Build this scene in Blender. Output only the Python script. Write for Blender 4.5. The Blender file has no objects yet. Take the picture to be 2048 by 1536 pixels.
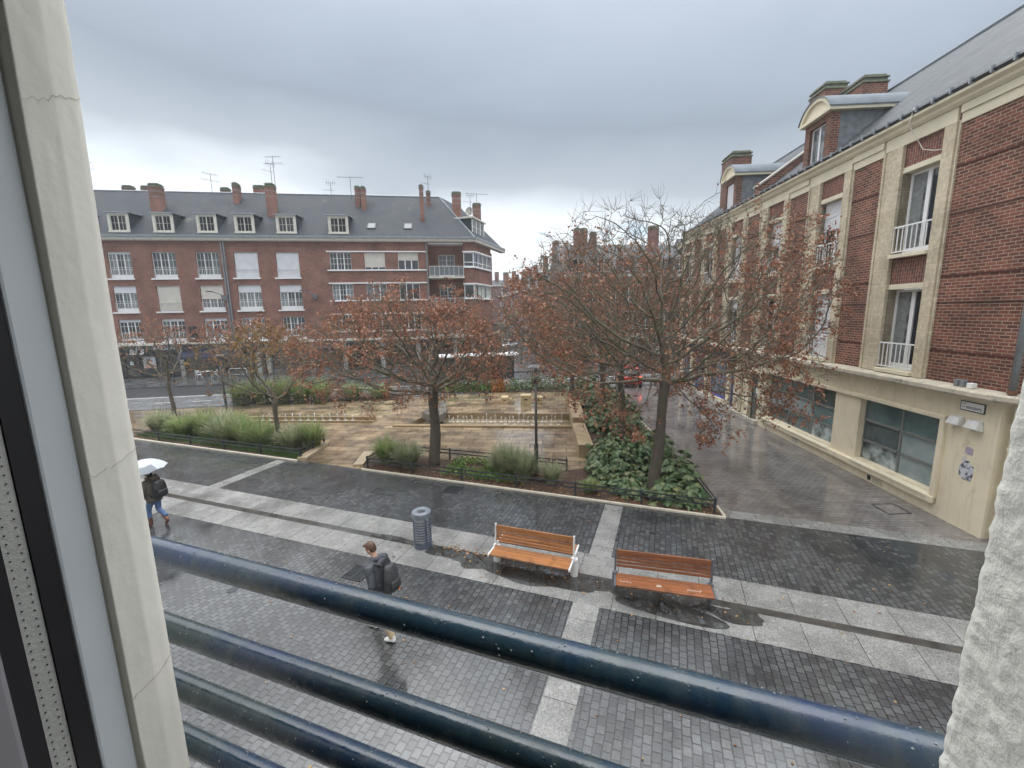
import bpy, math, random
import numpy as np
from math import sin, cos, tan, pi, radians as R, sqrt, atan2
from mathutils import Vector, Matrix
from mathutils.geometry import tessellate_polygon

scene = bpy.context.scene
COL = scene.collection
rnd = random.Random(7)

# ------------------------------------------------------------------ camera
EYE = 5.8
FOC, PITCH, ROLL = 848.4, R(9.566), R(-1.018)      # focal length in pixels of a 2048 px wide picture
cam_d = bpy.data.cameras.new('camera')
cam_d.sensor_width = 36
cam_d.lens = FOC / 2048 * 36
cam_d.clip_start = 0.02
cam_d.clip_end = 2000
cam = bpy.data.objects.new('camera', cam_d)
COL.objects.link(cam)
cam.matrix_world = Matrix.Translation((0, 0, EYE)) @ Matrix.Rotation(pi / 2 - PITCH, 4, 'X') @ Matrix.Rotation(ROLL, 4, 'Z')
scene.camera = cam
scene.render.resolution_x, scene.render.resolution_y = 1024, 768

# ------------------------------------------------------------------ world and light
SUN_EL, SUN_AZ = R(46), R(-56)                    # azimuth clockwise from +Y
world = bpy.data.worlds.new('World')
scene.world = world
world.use_nodes = True


def N(nt, t, **kw):
    n = nt.nodes.new('ShaderNode' + t)
    for k, v in kw.items():
        if k in n.inputs:
            n.inputs[k].default_value = v
        else:
            setattr(n, k, v)
    return n


def ramp(nt, fac, stops, interp='LINEAR'):
    r = nt.nodes.new('ShaderNodeValToRGB')
    r.color_ramp.interpolation = interp
    el = r.color_ramp.elements
    while len(el) < len(stops):
        el.new(0.5)
    for e, (p, c) in zip(el, stops):
        e.position = p
        e.color = (*c, 1) if len(c) == 3 else c
    nt.links.new(fac, r.inputs[0])
    return r.outputs[0]


def build_world():
    nt = world.node_tree
    nt.nodes.clear()
    L = nt.links.new
    out = N(nt, 'OutputWorld')
    sky = N(nt, 'TexSky', sky_type='NISHITA', sun_disc=False, sun_elevation=SUN_EL, sun_rotation=SUN_AZ)
    bg1 = N(nt, 'Background', Strength=0.1)
    L(sky.outputs[0], bg1.inputs[0])
    tc = N(nt, 'TexCoord')
    sep = N(nt, 'SeparateXYZ')
    L(tc.outputs['Generated'], sep.inputs[0])
    # cloud sheet: project the direction onto a layer overhead so clouds flatten towards the horizon
    nz = N(nt, 'TexNoise', Scale=1.9, Detail=4.0, Roughness=0.5)
    mp = N(nt, 'Mapping')
    mp.inputs['Scale'].default_value = (1, 1, 2.4)
    L(tc.outputs['Generated'], mp.inputs[0])
    L(mp.outputs[0], nz.inputs[0])
    m1 = N(nt, 'Math', operation='MULTIPLY_ADD')
    L(sep.outputs[0], m1.inputs[0]); m1.inputs[1].default_value = 0.08
    L(sep.outputs[2], m1.inputs[2])
    m2 = N(nt, 'Math', operation='MULTIPLY_ADD')
    L(nz.outputs[0], m2.inputs[0]); m2.inputs[1].default_value = 0.20
    L(m1.outputs[0], m2.inputs[2])
    m3 = N(nt, 'Math', operation='SUBTRACT')
    L(m2.outputs[0], m3.inputs[0]); m3.inputs[1].default_value = 0.10
    c = ramp(nt, m3.outputs[0], [(0.0, (.72, .77, .82)), (.15, (.86, .90, .92)), (.205, (.74, .785, .815)), (.275, (.37, .41, .455)),
                                 (.37, (.255, .295, .345)), (.47, (.345, .395, .465)), (.58, (.45, .50, .575)), (.645, (.62, .67, .73)), (.74, (1.9, 1.95, 2.0)), (1, (3.3, 3.35, 3.4))])
    bg2 = N(nt, 'Background', Strength=1.0)
    L(c, bg2.inputs[0])
    # gaps of blue between the clouds, low over the roofs
    nz2 = N(nt, 'TexNoise', Scale=5.0, Detail=6.0, Roughness=0.6)
    L(mp.outputs[0], nz2.inputs[0])
    gap = ramp(nt, nz2.outputs[0], [(.56, (0, 0, 0)), (.68, (1, 1, 1))])
    low = ramp(nt, m3.outputs[0], [(.04, (1, 1, 1)), (.21, (.7, .7, .7)), (.25, (0, 0, 0))])
    mm = N(nt, 'Math', operation='MULTIPLY')
    L(gap, mm.inputs[0]); L(low, mm.inputs[1])
    mx = N(nt, 'MixShader')
    L(mm.outputs[0], mx.inputs[0]); L(bg2.outputs[0], mx.inputs[1])
    bg3 = N(nt, 'Background', Strength=1.0)
    bg3.inputs[0].default_value = (.50, .68, .86, 1)
    L(bg3.outputs[0], mx.inputs[2])
    mx2 = N(nt, 'MixShader')
    mx2.inputs[0].default_value = 0.93
    L(bg1.outputs[0], mx2.inputs[1]); L(mx.outputs[0], mx2.inputs[2])
    L(mx2.outputs[0], out.inputs[0])


build_world()
sun_d = bpy.data.lights.new('sun', 'SUN')
sun_d.energy = 0.6
sun_d.angle = R(65)
sun_d.color = (1, .97, .92)
sun = bpy.data.objects.new('sun', sun_d)
COL.objects.link(sun)
sun.rotation_euler = (pi / 2 - SUN_EL, 0, pi - SUN_AZ)
sun.location = (0, 0, 60)
_sd = Vector((sin(SUN_AZ) * cos(SUN_EL), cos(SUN_AZ) * cos(SUN_EL), sin(SUN_EL)))
sun.rotation_euler = (-_sd).to_track_quat('-Z', 'Y').to_euler()

vs = scene.view_settings
vs.view_transform = 'Standard'
vs.look = 'None'
vs.exposure = 0.6
vs.gamma = 1
scene.cycles.max_bounces = 6
scene.cycles.diffuse_bounces = 3
scene.cycles.glossy_bounces = 3
scene.cycles.transmission_bounces = 3
scene.cycles.transparent_max_bounces = 6
scene.cycles.use_denoising = True
scene.cycles.sample_clamp_indirect = 6

# ------------------------------------------------------------------ measuring helpers
HC = R(110.23)                                     # heading of the paving bands and of the camera's own facade
CU = Vector((sin(HC), cos(HC), 0))
CV = Vector((-cos(HC), sin(HC), 0))
HA, HB = R(3.5), R(81.9)                           # headings of the right-hand street front and of the front across the square


def ray(px, py):
    a0, b0 = px - 1024, py - 768
    a = a0 * cos(ROLL) + b0 * sin(ROLL)
    b = -a0 * sin(ROLL) + b0 * cos(ROLL)
    x, z, y = a / FOC, -b / FOC, 1.0
    return Vector((x, y * cos(PITCH) + z * sin(PITCH), -y * sin(PITCH) + z * cos(PITCH)))


def G(px, py, z=0.0):
    "point of the level z that shows at this place of the photograph"
    r = ray(px, py)
    return r * ((z - EYE) / r.z) + Vector((0, 0, EYE))


def AT(px, py, Y):
    r = ray(px, py)
    return r * (Y / r.y) + Vector((0, 0, EYE))


def UV(u, v, z=0.0):
    return CU * u + CV * v + Vector((0, 0, z))


# ------------------------------------------------------------------ mesh helpers
class MB:
    def __init__(s):
        s.v, s.f, s.m = [], [], []

    def add(s, vs, fs, mi=0):
        o = len(s.v)
        s.v += [tuple(p) for p in vs]
        s.f += [tuple(i + o for i in f) for f in fs]
        s.m += [mi] * len(fs)

    def box(s, x0, x1, y0, y1, z0, z1, mi=0):
        x0, x1 = min(x0, x1), max(x0, x1); y0, y1 = min(y0, y1), max(y0, y1); z0, z1 = min(z0, z1), max(z0, z1)
        s.add([(x0, y0, z0), (x1, y0, z0), (x1, y1, z0), (x0, y1, z0), (x0, y0, z1), (x1, y0, z1), (x1, y1, z1), (x0, y1, z1)],
              [(0, 3, 2, 1), (4, 5, 6, 7), (0, 1, 5, 4), (1, 2, 6, 5), (2, 3, 7, 6), (3, 0, 4, 7)], mi)

    def hexa(s, p, mi=0):
        "8 corners: bottom ring then top ring"
        s.add(p, [(0, 3, 2, 1), (4, 5, 6, 7), (0, 1, 5, 4), (1, 2, 6, 5), (2, 3, 7, 6), (3, 0, 4, 7)], mi)

    def bar(s, p, q, w, h, up=(0, 0, 1), mi=0):
        p, q = Vector(p), Vector(q)
        d = (q - p).normalized()
        a = d.cross(Vector(up))
        if a.length < 1e-4:
            a = d.cross(Vector((1, 0, 0)))
        a.normalize()
        b = a.cross(d)
        a, b = a * w / 2, b * h / 2
        s.hexa([p - a - b, p + a - b, q + a - b, q - a - b, p - a + b, p + a + b, q + a + b, q - a + b], mi)

    def tube(s, pts, rs, n=8, cap=True, mi=0, flat=None):
        pts = [Vector(p) for p in pts]
        if not hasattr(rs, '__len__'):
            rs = [rs] * len(pts)
        vs, fs = [], []
        ref = None
        for i, p in enumerate(pts):
            d = pts[min(i + 1, len(pts) - 1)] - pts[max(i - 1, 0)]
            d = d.normalized() if d.length > 1e-9 else Vector((0, 0, 1))
            if ref is None:
                ref = d.orthogonal().normalized()
            a = ref - d * ref.dot(d)
            a = a.normalized() if a.length > 1e-6 else d.orthogonal().normalized()
            ref = a
            b = d.cross(a)
            for k in range(n):
                t = 2 * pi * k / n
                vs.append(p + a * (rs[i] * cos(t)) + b * (rs[i] * sin(t)))
        for i in range(len(pts) - 1):
            for k in range(n):
                k2 = (k + 1) % n
                fs.append((i * n + k, i * n + k2, (i + 1) * n + k2, (i + 1) * n + k))
        if cap:
            fs.append(tuple(range(n - 1, -1, -1)))
            fs.append(tuple((len(pts) - 1) * n + k for k in range(n)))
        s.add(vs, fs, mi)

    def loft(s, rings, n=16, mi=0):
        "level rings: (x, y, z, rx, ry)"
        vs, fs = [], []
        for (x, y, z, rx, ry) in rings:
            for k in range(n):
                t = 2 * pi * k / n
                vs.append((x + rx * cos(t), y + ry * sin(t), z))
        m = len(rings)
        for i in range(m - 1):
            for k in range(n):
                k2 = (k + 1) % n
                fs.append((i * n + k, i * n + k2, (i + 1) * n + k2, (i + 1) * n + k))
        fs.append(tuple(range(n - 1, -1, -1)))
        fs.append(tuple((m - 1) * n + k for k in range(n)))
        s.add(vs, fs, mi)

    def ell(s, c, r, n=14, m=9, mi=0):
        rings = []
        for i in range(m):
            a = -pi / 2 + pi * (i + .35) / (m - .3)
            rings.append((c[0], c[1], c[2] + r[2] * sin(a), r[0] * cos(a), r[1] * cos(a)))
        s.loft(rings, n, mi)

    def prism(s, poly, z0, z1, mi=0):
        n = len(poly)
        area = sum(poly[i][0] * poly[(i + 1) % n][1] - poly[(i + 1) % n][0] * poly[i][1] for i in range(n))
        if area < 0:
            poly = poly[::-1]
        vs = [(p[0], p[1], z0) for p in poly] + [(p[0], p[1], z1) for p in poly]
        fs = [tuple(range(n - 1, -1, -1)), tuple(range(n, 2 * n))]
        fs += [(i, (i + 1) % n, (i + 1) % n + n, i + n) for i in range(n)]
        s.add(vs, fs, mi)

    def extr(s, prof, x0, x1, mi=0):
        "profile in (y, z) swept along x"
        n = len(prof)
        vs = [(x0, p[0], p[1]) for p in prof] + [(x1, p[0], p[1]) for p in prof]
        area = sum(prof[i][0] * prof[(i + 1) % n][1] - prof[(i + 1) % n][0] * prof[i][1] for i in range(n))
        fs = [tuple(range(n)), tuple(range(2 * n - 1, n - 1, -1))]
        fs += [(i, i + n, (i + 1) % n + n, (i + 1) % n) for i in range(n)]
        if (area > 0) == (x1 > x0):
            fs = [f[::-1] for f in fs]
        s.add(vs, fs, mi)

    def quad(s, a, b, c, d, mi=0):
        s.add([a, b, c, d], [(0, 1, 2, 3)], mi)

    def sheet(s, poly, z, mi=0, holes=()):
        loops = [[Vector((p[0], p[1], 0)) for p in poly]] + [[Vector((p[0], p[1], 0)) for p in h] for h in holes]
        tris = tessellate_polygon(loops)
        vs = [(p.x, p.y, z) for lp in loops for p in lp]
        fs = []
        for t in tris:
            a, b, c = (vs[i] for i in t)
            up = (b[0] - a[0]) * (c[1] - a[1]) - (b[1] - a[1]) * (c[0] - a[0])
            fs.append(tuple(t) if up > 0 else tuple(reversed(t)))
        s.add(vs, fs, mi)

    def build(s, name, mats, parent=None, smooth=False, bevel=0, loc=None, rot=None, segs=2):
        me = bpy.data.meshes.new(name)
        me.from_pydata(s.v, [], s.f)
        mats = mats if isinstance(mats, (list, tuple)) else [mats]
        for m in mats:
            me.materials.append(m)
        if len(mats) > 1:
            me.polygons.foreach_set('material_index', s.m)
        if smooth:
            me.polygons.foreach_set('use_smooth', [True] * len(s.f))
        me.update()
        o = bpy.data.objects.new(name, me)
        COL.objects.link(o)
        if parent:
            o.parent = parent
        if loc is not None:
            o.location = loc
        if rot is not None:
            o.rotation_euler = rot
        if bevel:
            b = o.modifiers.new('bevel', 'BEVEL')
            b.width = bevel; b.segments = segs; b.limit_method = 'ANGLE'; b.angle_limit = R(40)
        return o


def tag(o, label=None, cat=None, group=None, kind=None):
    if label: o['label'] = label
    if cat: o['category'] = cat
    if group: o['group'] = group
    if kind: o['kind'] = kind
    return o


def thing(name, label, cat, loc=(0, 0, 0), rz=0.0, group=None):
    o = bpy.data.objects.new(name, None)
    o.empty_display_size = .3
    COL.objects.link(o)
    o.location = loc
    o.rotation_euler = (0, 0, rz)
    return tag(o, label, cat, group)


def child_empty(name, parent, loc=(0, 0, 0), rz=0.0):
    o = bpy.data.objects.new(name, None)
    COL.objects.link(o)
    o.parent = parent
    o.location = loc
    o.rotation_euler = (0, 0, rz)
    return o


def dup(o, parent=None, loc=None, rz=None, label=None, **kw):
    "copy of an object with copies of its parts and their parts"
    c = o.copy()
    COL.objects.link(c)
    c.parent = parent
    if loc is not None: c.location = loc
    if rz is not None: c.rotation_euler = (0, 0, rz)
    if label: c['label'] = label
    for k in list(o.children):
        dup(k, c)
    return c


def text_mesh(body, size, depth=0.01, shear=0.0, align='CENTER', bold=0.0):
    cu = bpy.data.curves.new('lettering', 'FONT')
    cu.body = body
    cu.size = size
    cu.extrude = depth
    cu.shear = shear
    cu.offset = bold
    cu.align_x = align
    cu.align_y = 'CENTER'
    o = bpy.data.objects.new('lettering', cu)
    COL.objects.link(o)
    dg = bpy.context.evaluated_depsgraph_get()
    dg.update()
    me = bpy.data.meshes.new_from_object(o.evaluated_get(dg))
    bpy.data.objects.remove(o)
    return me


def lettering(body, size, mat, parent, loc, rz=0.0, **kw):
    "upright writing that reads from the local -Y side"
    me = text_mesh(body, size, **kw)
    me.materials.clear()
    me.materials.append(mat)
    o = bpy.data.objects.new('lettering', me)
    COL.objects.link(o)
    o.parent = parent
    o.location = loc
    o.rotation_euler = (pi / 2, 0, rz)
    return o


def wall_holes(mb, x0, x1, z0, z1, holes, y=0.0, depth=0.25, mi=0, mr=None):
    "upright wall facing -Y with rectangular openings (x0, x1, z0, z1) and their reveals"
    xs = sorted({x0, x1} | {h[0] for h in holes} | {h[1] for h in holes})
    zs = sorted({z0, z1} | {h[2] for h in holes} | {h[3] for h in holes})
    mr = mi if mr is None else mr
    for i in range(len(xs) - 1):
        for j in range(len(zs) - 1):
            cx, cz = (xs[i] + xs[i + 1]) / 2, (zs[j] + zs[j + 1]) / 2
            if any(h[0] < cx < h[1] and h[2] < cz < h[3] for h in holes):
                continue
            mb.quad((xs[i], y, zs[j]), (xs[i + 1], y, zs[j]), (xs[i + 1], y, zs[j + 1]), (xs[i], y, zs[j + 1]), mi)
    for a, b, c, d in holes:
        e = y + depth
        mb.quad((a, y, c), (a, e, c), (a, e, d), (a, y, d), mr)
        mb.quad((b, e, c), (b, y, c), (b, y, d), (b, e, d), mr)
        mb.quad((a, y, d), (a, e, d), (b, e, d), (b, y, d), mr)
        mb.quad((a, e, c), (a, y, c), (b, y, c), (b, e, c), mr)
# ------------------------------------------------------------------ materials
def new_mat(name):
    m = bpy.data.materials.new(name)
    m.use_nodes = True
    nt = m.node_tree
    return m, nt, nt.nodes['Principled BSDF']


def MIX(nt, fac, a, b, mode='MIX'):
    n = nt.nodes.new('ShaderNodeMix')
    n.data_type = 'RGBA'
    n.blend_type = mode
    for k, v in ((0, fac), (6, a), (7, b)):
        if isinstance(v, (int, float)):
            n.inputs[k].default_value = v
        elif isinstance(v, tuple):
            n.inputs[k].default_value = (*v, 1)
        else:
            nt.links.new(v, n.inputs[k])
    return n.outputs[2]


def coords(nt, scale=(1, 1, 1), rz=0.0, kind='Object'):
    tc = N(nt, 'TexCoord')
    mp = N(nt, 'Mapping')
    mp.inputs['Scale'].default_value = scale
    mp.inputs['Rotation'].default_value = (0, 0, rz)
    nt.links.new(tc.outputs[kind], mp.inputs[0])
    return mp.outputs[0]


def noise(nt, vec, scale, detail=4, rough=.55):
    n = N(nt, 'TexNoise', Scale=scale, Detail=detail, Roughness=rough)
    nt.links.new(vec, n.inputs[0])
    return n.outputs[0]


def bump(nt, p, h, strength=.4, dist=.01):
    b = N(nt, 'Bump', Strength=strength, Distance=dist)
    nt.links.new(h, b.inputs['Height'])
    nt.links.new(b.outputs[0], p.inputs['Normal'])


def plain(name, col, rough=.6, var=.18, scale=3.0, metal=0.0, bmp=0.0, bscale=40.0, dirt=None, spec=.5, coat=0.0):
    m, nt, p = new_mat(name)
    v = coords(nt)
    f = noise(nt, v, scale, 5)
    c = ramp(nt, f, [(.3, tuple(x * (1 - var) for x in col)), (.7, tuple(min(1, x * (1 + var)) for x in col))])
    if dirt:
        d = ramp(nt, noise(nt, v, dirt[1], 6, .65), [(dirt[2], (0, 0, 0)), (dirt[2] + .18, (1, 1, 1))])
        c = MIX(nt, d, c, dirt[0])
    nt.links.new(c, p.inputs['Base Color'])
    p.inputs['Roughness'].default_value = rough
    p.inputs['Metallic'].default_value = metal
    p.inputs['Specular IOR Level'].default_value = spec
    p.inputs['Coat Weight'].default_value = coat
    if bmp:
        bump(nt, p, noise(nt, v, bscale, 4), bmp, .01)
    return m


def brick_mat(name, c1, c2, mortar, bw=.23, bh=.075, mw=.010, rough=.8, vertical=False, stain=.35, wet=.0, msm=.1):
    m, nt, p = new_mat(name)
    tc = N(nt, 'TexCoord')
    sp = N(nt, 'SeparateXYZ')
    nt.links.new(tc.outputs['Object'], sp.inputs[0])
    ad = N(nt, 'Math', operation='ADD')
    nt.links.new(sp.outputs[0], ad.inputs[0]); nt.links.new(sp.outputs[1], ad.inputs[1])
    cb = N(nt, 'CombineXYZ')
    nt.links.new(ad.outputs[0], cb.inputs[1 if vertical else 0]); nt.links.new(sp.outputs[2], cb.inputs[0 if vertical else 1])
    b = N(nt, 'TexBrick', offset=.5)
    b.inputs['Scale'].default_value = 1
    b.inputs['Brick Width'].default_value = bw
    b.inputs['Row Height'].default_value = bh
    b.inputs['Mortar Size'].default_value = mw
    b.inputs['Mortar Smooth'].default_value = msm
    b.inputs['Bias'].default_value = -.1
    b.inputs['Color1'].default_value = (*c1, 1)
    b.inputs['Color2'].default_value = (*c2, 1)
    b.inputs['Mortar'].default_value = (*mortar, 1)
    nt.links.new(cb.outputs[0], b.inputs[0])
    f = noise(nt, tc.outputs['Object'], .7, 6, .62)
    g = ramp(nt, f, [(.32, (1 - stain,) * 3), (.66, (1.1,) * 3)])
    c = MIX(nt, 1.0, b.outputs[0], g, 'MULTIPLY')
    f2 = noise(nt, cb.outputs[0], 9, 3)
    c = MIX(nt, 1.0, c, ramp(nt, f2, [(.3, (.82,) * 3), (.7, (1.15,) * 3)]), 'MULTIPLY')
    nt.links.new(c, p.inputs['Base Color'])
    p.inputs['Roughness'].default_value = rough
    p.inputs['Specular IOR Level'].default_value = .3
    inv = N(nt, 'Math', operation='SUBTRACT')
    inv.inputs[0].default_value = 1
    nt.links.new(b.outputs['Fac'], inv.inputs[1])
    bump(nt, p, inv.outputs[0], .5, .008)
    return m


def paver_mat(name, c1, c2, mortar, bw, bh, ang, mw=.012, r0=.16, r1=.5, offset=.5, bstr=.5, stain=.4, patch=None, wetscale=.9, spec=.5, tint=None):
    m, nt, p = new_mat(name)
    v = coords(nt, rz=ang)
    b = N(nt, 'TexBrick', offset=offset)
    for k, x in (('Scale', 1), ('Brick Width', bw), ('Row Height', bh), ('Mortar Size', mw), ('Mortar Smooth', .25), ('Bias', 0)):
        b.inputs[k].default_value = x
    b.inputs['Color1'].default_value = (*c1, 1)
    b.inputs['Color2'].default_value = (*c2, 1)
    b.inputs['Mortar'].default_value = (*mortar, 1)
    # a slight wander of the joints
    wn = N(nt, 'TexNoise', Scale=1.7, Detail=2)
    nt.links.new(v, wn.inputs[0])
    va = N(nt, 'VectorMath', operation='MULTIPLY_ADD')
    nt.links.new(wn.outputs['Color'], va.inputs[0])
    va.inputs[1].default_value = (.05, .05, 0)
    nt.links.new(v, va.inputs[2])
    nt.links.new(va.outputs[0], b.inputs[0])
    f = noise(nt, v, .55, 7, .62)
    c = MIX(nt, 1.0, b.outputs[0], ramp(nt, f, [(.34, (1 - stain,) * 3), (.64, (1.2,) * 3)]), 'MULTIPLY')
    f3 = noise(nt, v, 22, 3)
    c = MIX(nt, 1.0, c, ramp(nt, f3, [(.3, (.8,) * 3), (.7, (1.2,) * 3)]), 'MULTIPLY')
    if patch:
        pf = ramp(nt, noise(nt, v, patch[1], 5, .6), [(patch[2], (0, 0, 0)), (patch[2] + .12, (1, 1, 1))])
        c = MIX(nt, pf, c, patch[0])
    nt.links.new(c, p.inputs['Base Color'])
    p.inputs['Specular IOR Level'].default_value = spec
    wf = noise(nt, v, wetscale, 5, .6)
    rr = ramp(nt, wf, [(.36, (r0,) * 3), (.66, (r1,) * 3)])
    nt.links.new(rr, p.inputs['Roughness'])
    inv = N(nt, 'Math', operation='SUBTRACT')
    inv.inputs[0].default_value = 1
    nt.links.new(b.outputs['Fac'], inv.inputs[1])
    mul = N(nt, 'Math', operation='MULTIPLY_ADD')
    nt.links.new(f3, mul.inputs[0]); mul.inputs[1].default_value = .25
    nt.links.new(inv.outputs[0], mul.inputs[2])
    bump(nt, p, mul.outputs[0], bstr, .012)
    return m


def granite_mat(name, base, ang, slab=(.86, .92), offset=0.0, mortar=(.04, .04, .04), speck=.5):
    m, nt, p = new_mat(name)
    v = coords(nt, rz=ang)
    b = N(nt, 'TexBrick', offset=offset)
    for k, x in (('Scale', 1), ('Brick Width', slab[0]), ('Row Height', slab[1]), ('Mortar Size', .006), ('Mortar Smooth', .1), ('Bias', 0)):
        b.inputs[k].default_value = x
    b.inputs['Color1'].default_value = (*(x * .92 for x in base), 1)
    b.inputs['Color2'].default_value = (*(x * 1.08 for x in base), 1)
    b.inputs['Mortar'].default_value = (*mortar, 1)
    nt.links.new(v, b.inputs[0])
    f = noise(nt, v, 38, 4, .75)
    c = MIX(nt, 1.0, b.outputs[0], ramp(nt, f, [(.34, (1 - speck,) * 3), (.5, (1,) * 3), (.66, (1 + speck,) * 3)]), 'MULTIPLY')
    f2 = noise(nt, v, 1.1, 7, .65)
    wetm = ramp(nt, f2, [(.30, (0, 0, 0)), (.70, (1, 1, 1))])
    c = MIX(nt, wetm, MIX(nt, 1.0, c, (.5, .5, .5), 'MULTIPLY'), c)
    nt.links.new(c, p.inputs['Base Color'])
    rr = ramp(nt, f2, [(.34, (.10,) * 3), (.68, (.42,) * 3)])
    nt.links.new(rr, p.inputs['Roughness'])
    inv = N(nt, 'Math', operation='SUBTRACT')
    inv.inputs[0].default_value = 1
    nt.links.new(b.outputs['Fac'], inv.inputs[1])
    bump(nt, p, inv.outputs[0], .3, .006)
    return m


def island_mat(name, cols, rough=.55, sub=0.0, spec=.4):
    "colour that differs from leaf to leaf"
    m, nt, p = new_mat(name)
    g = N(nt, 'NewGeometry')
    st = [(i / max(1, len(cols) - 1), c) for i, c in enumerate(cols)]
    c = ramp(nt, g.outputs['Random Per Island'], st)
    nt.links.new(c, p.inputs['Base Color'])
    p.inputs['Roughness'].default_value = rough
    p.inputs['Specular IOR Level'].default_value = spec
    if sub:
        tr = N(nt, 'BsdfTranslucent')
        nt.links.new(c, tr.inputs[0])
        mx = N(nt, 'MixShader')
        mx.inputs[0].default_value = sub
        out = nt.nodes['Material Output']
        nt.links.new(p.outputs[0], mx.inputs[1]); nt.links.new(tr.outputs[0], mx.inputs[2])
        nt.links.new(mx.outputs[0], out.inputs[0])
    return m


def slate_mat(name, c1, c2, bw=.22, bh=.14, lichen=None, rough=.45, spec=.4):
    m, nt, p = new_mat(name)
    p.inputs['Specular IOR Level'].default_value = spec
    tc = N(nt, 'TexCoord')
    sp = N(nt, 'SeparateXYZ')
    nt.links.new(tc.outputs['Object'], sp.inputs[0])
    cb = N(nt, 'CombineXYZ')
    ad = N(nt, 'Math', operation='ADD')
    nt.links.new(sp.outputs[0], ad.inputs[0]); nt.links.new(sp.outputs[1], ad.inputs[1])
    nt.links.new(ad.outputs[0], cb.inputs[0]); nt.links.new(sp.outputs[2], cb.inputs[1])
    b = N(nt, 'TexBrick', offset=.5)
    for k, x in (('Scale', 1), ('Brick Width', bw), ('Row Height', bh), ('Mortar Size', .014), ('Mortar Smooth', .3), ('Bias', 0)):
        b.inputs[k].default_value = x
    b.inputs['Color1'].default_value = (*c1, 1)
    b.inputs['Color2'].default_value = (*c2, 1)
    b.inputs['Mortar'].default_value = (*(x * .25 for x in c1), 1)
    nt.links.new(cb.outputs[0], b.inputs[0])
    f = noise(nt, tc.outputs['Object'], .8, 6, .65)
    c = MIX(nt, 1.0, b.outputs[0], ramp(nt, f, [(.3, (.7,) * 3), (.7, (1.3,) * 3)]), 'MULTIPLY')
    if lichen:
        lf = ramp(nt, noise(nt, tc.outputs['Object'], .55, 7, .7), [(.6, (0, 0, 0)), (.72, (.6, .6, .6))])
        c = MIX(nt, lf, c, lichen)
    nt.links.new(c, p.inputs['Base Color'])
    rr = ramp(nt, f, [(.3, (rough - .12,) * 3), (.7, (rough + .12,) * 3)])
    nt.links.new(rr, p.inputs['Roughness'])
    inv = N(nt, 'Math', operation='SUBTRACT')
    inv.inputs[0].default_value = 1
    nt.links.new(b.outputs['Fac'], inv.inputs[1])
    bump(nt, p, inv.outputs[0], .35, .01)
    return m


def glass_mat(name, col=(.02, .024, .028), rough=.04, var=None):
    m, nt, p = new_mat(name)
    p.inputs['Base Color'].default_value = (*col, 1)
    v = coords(nt)
    if var:
        f = noise(nt, v, var[1], 4)
        nt.links.new(ramp(nt, f, [(.36, col), (.64, var[0])]), p.inputs['Base Color'])
    p.inputs['Roughness'].default_value = rough
    p.inputs['Specular IOR Level'].default_value = .6
    bump(nt, p, noise(nt, v, 1.3, 2), .06, .02)
    return m


def ribbed_mat(name, col, pitch=.045, rough=.5):
    "slatted roller blind"
    m, nt, p = new_mat(name)
    tc = N(nt, 'TexCoord')
    w = N(nt, 'TexWave', wave_type='BANDS', bands_direction='Z', Scale=.314 / pitch * 1.0)
    nt.links.new(tc.outputs['Object'], w.inputs[0])
    f = noise(nt, tc.outputs['Object'], 2.0, 5)
    c = MIX(nt, 1.0, ramp(nt, w.outputs[1], [(.0, tuple(x * .8 for x in col)), (.25, col)]), ramp(nt, f, [(.3, (.9,) * 3), (.7, (1.05,) * 3)]), 'MULTIPLY')
    nt.links.new(c, p.inputs['Base Color'])
    p.inputs['Roughness'].default_value = rough
    bump(nt, p, w.outputs[1], .4, .01)
    return m


def wood_mat(name, col, rough=.28):
    m, nt, p = new_mat(name)
    v = coords(nt, (1.2, 22, 22))
    f = noise(nt, v, 1.6, 6, .6)
    v2 = coords(nt)
    f2 = noise(nt, v2, 3.5, 5, .6)
    c = ramp(nt, f, [(.3, tuple(x * .55 for x in col)), (.7, tuple(x * 1.25 for x in col))])
    c = MIX(nt, ramp(nt, f2, [(.55, (0, 0, 0)), (.72, (.75,) * 3)]), c, tuple(x * .3 for x in col))
    nt.links.new(c, p.inputs['Base Color'])
    p.inputs['Roughness'].default_value = rough
    bump(nt, p, f, .15, .004)
    return m


def bark_mat(name, c1, c2, moss):
    m, nt, p = new_mat(name)
    v = coords(nt, (9, 9, 1.6))
    f = noise(nt, v, 2.2, 7, .7)
    v2 = coords(nt)
    c = ramp(nt, f, [(.3, c1), (.7, c2)])
    c = MIX(nt, ramp(nt, noise(nt, v2, 1.4, 4), [(.45, (0, 0, 0)), (.65, (.7,) * 3)]), c, moss)
    nt.links.new(c, p.inputs['Base Color'])
    p.inputs['Roughness'].default_value = .75
    bump(nt, p, f, .8, .02)
    return m


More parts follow.
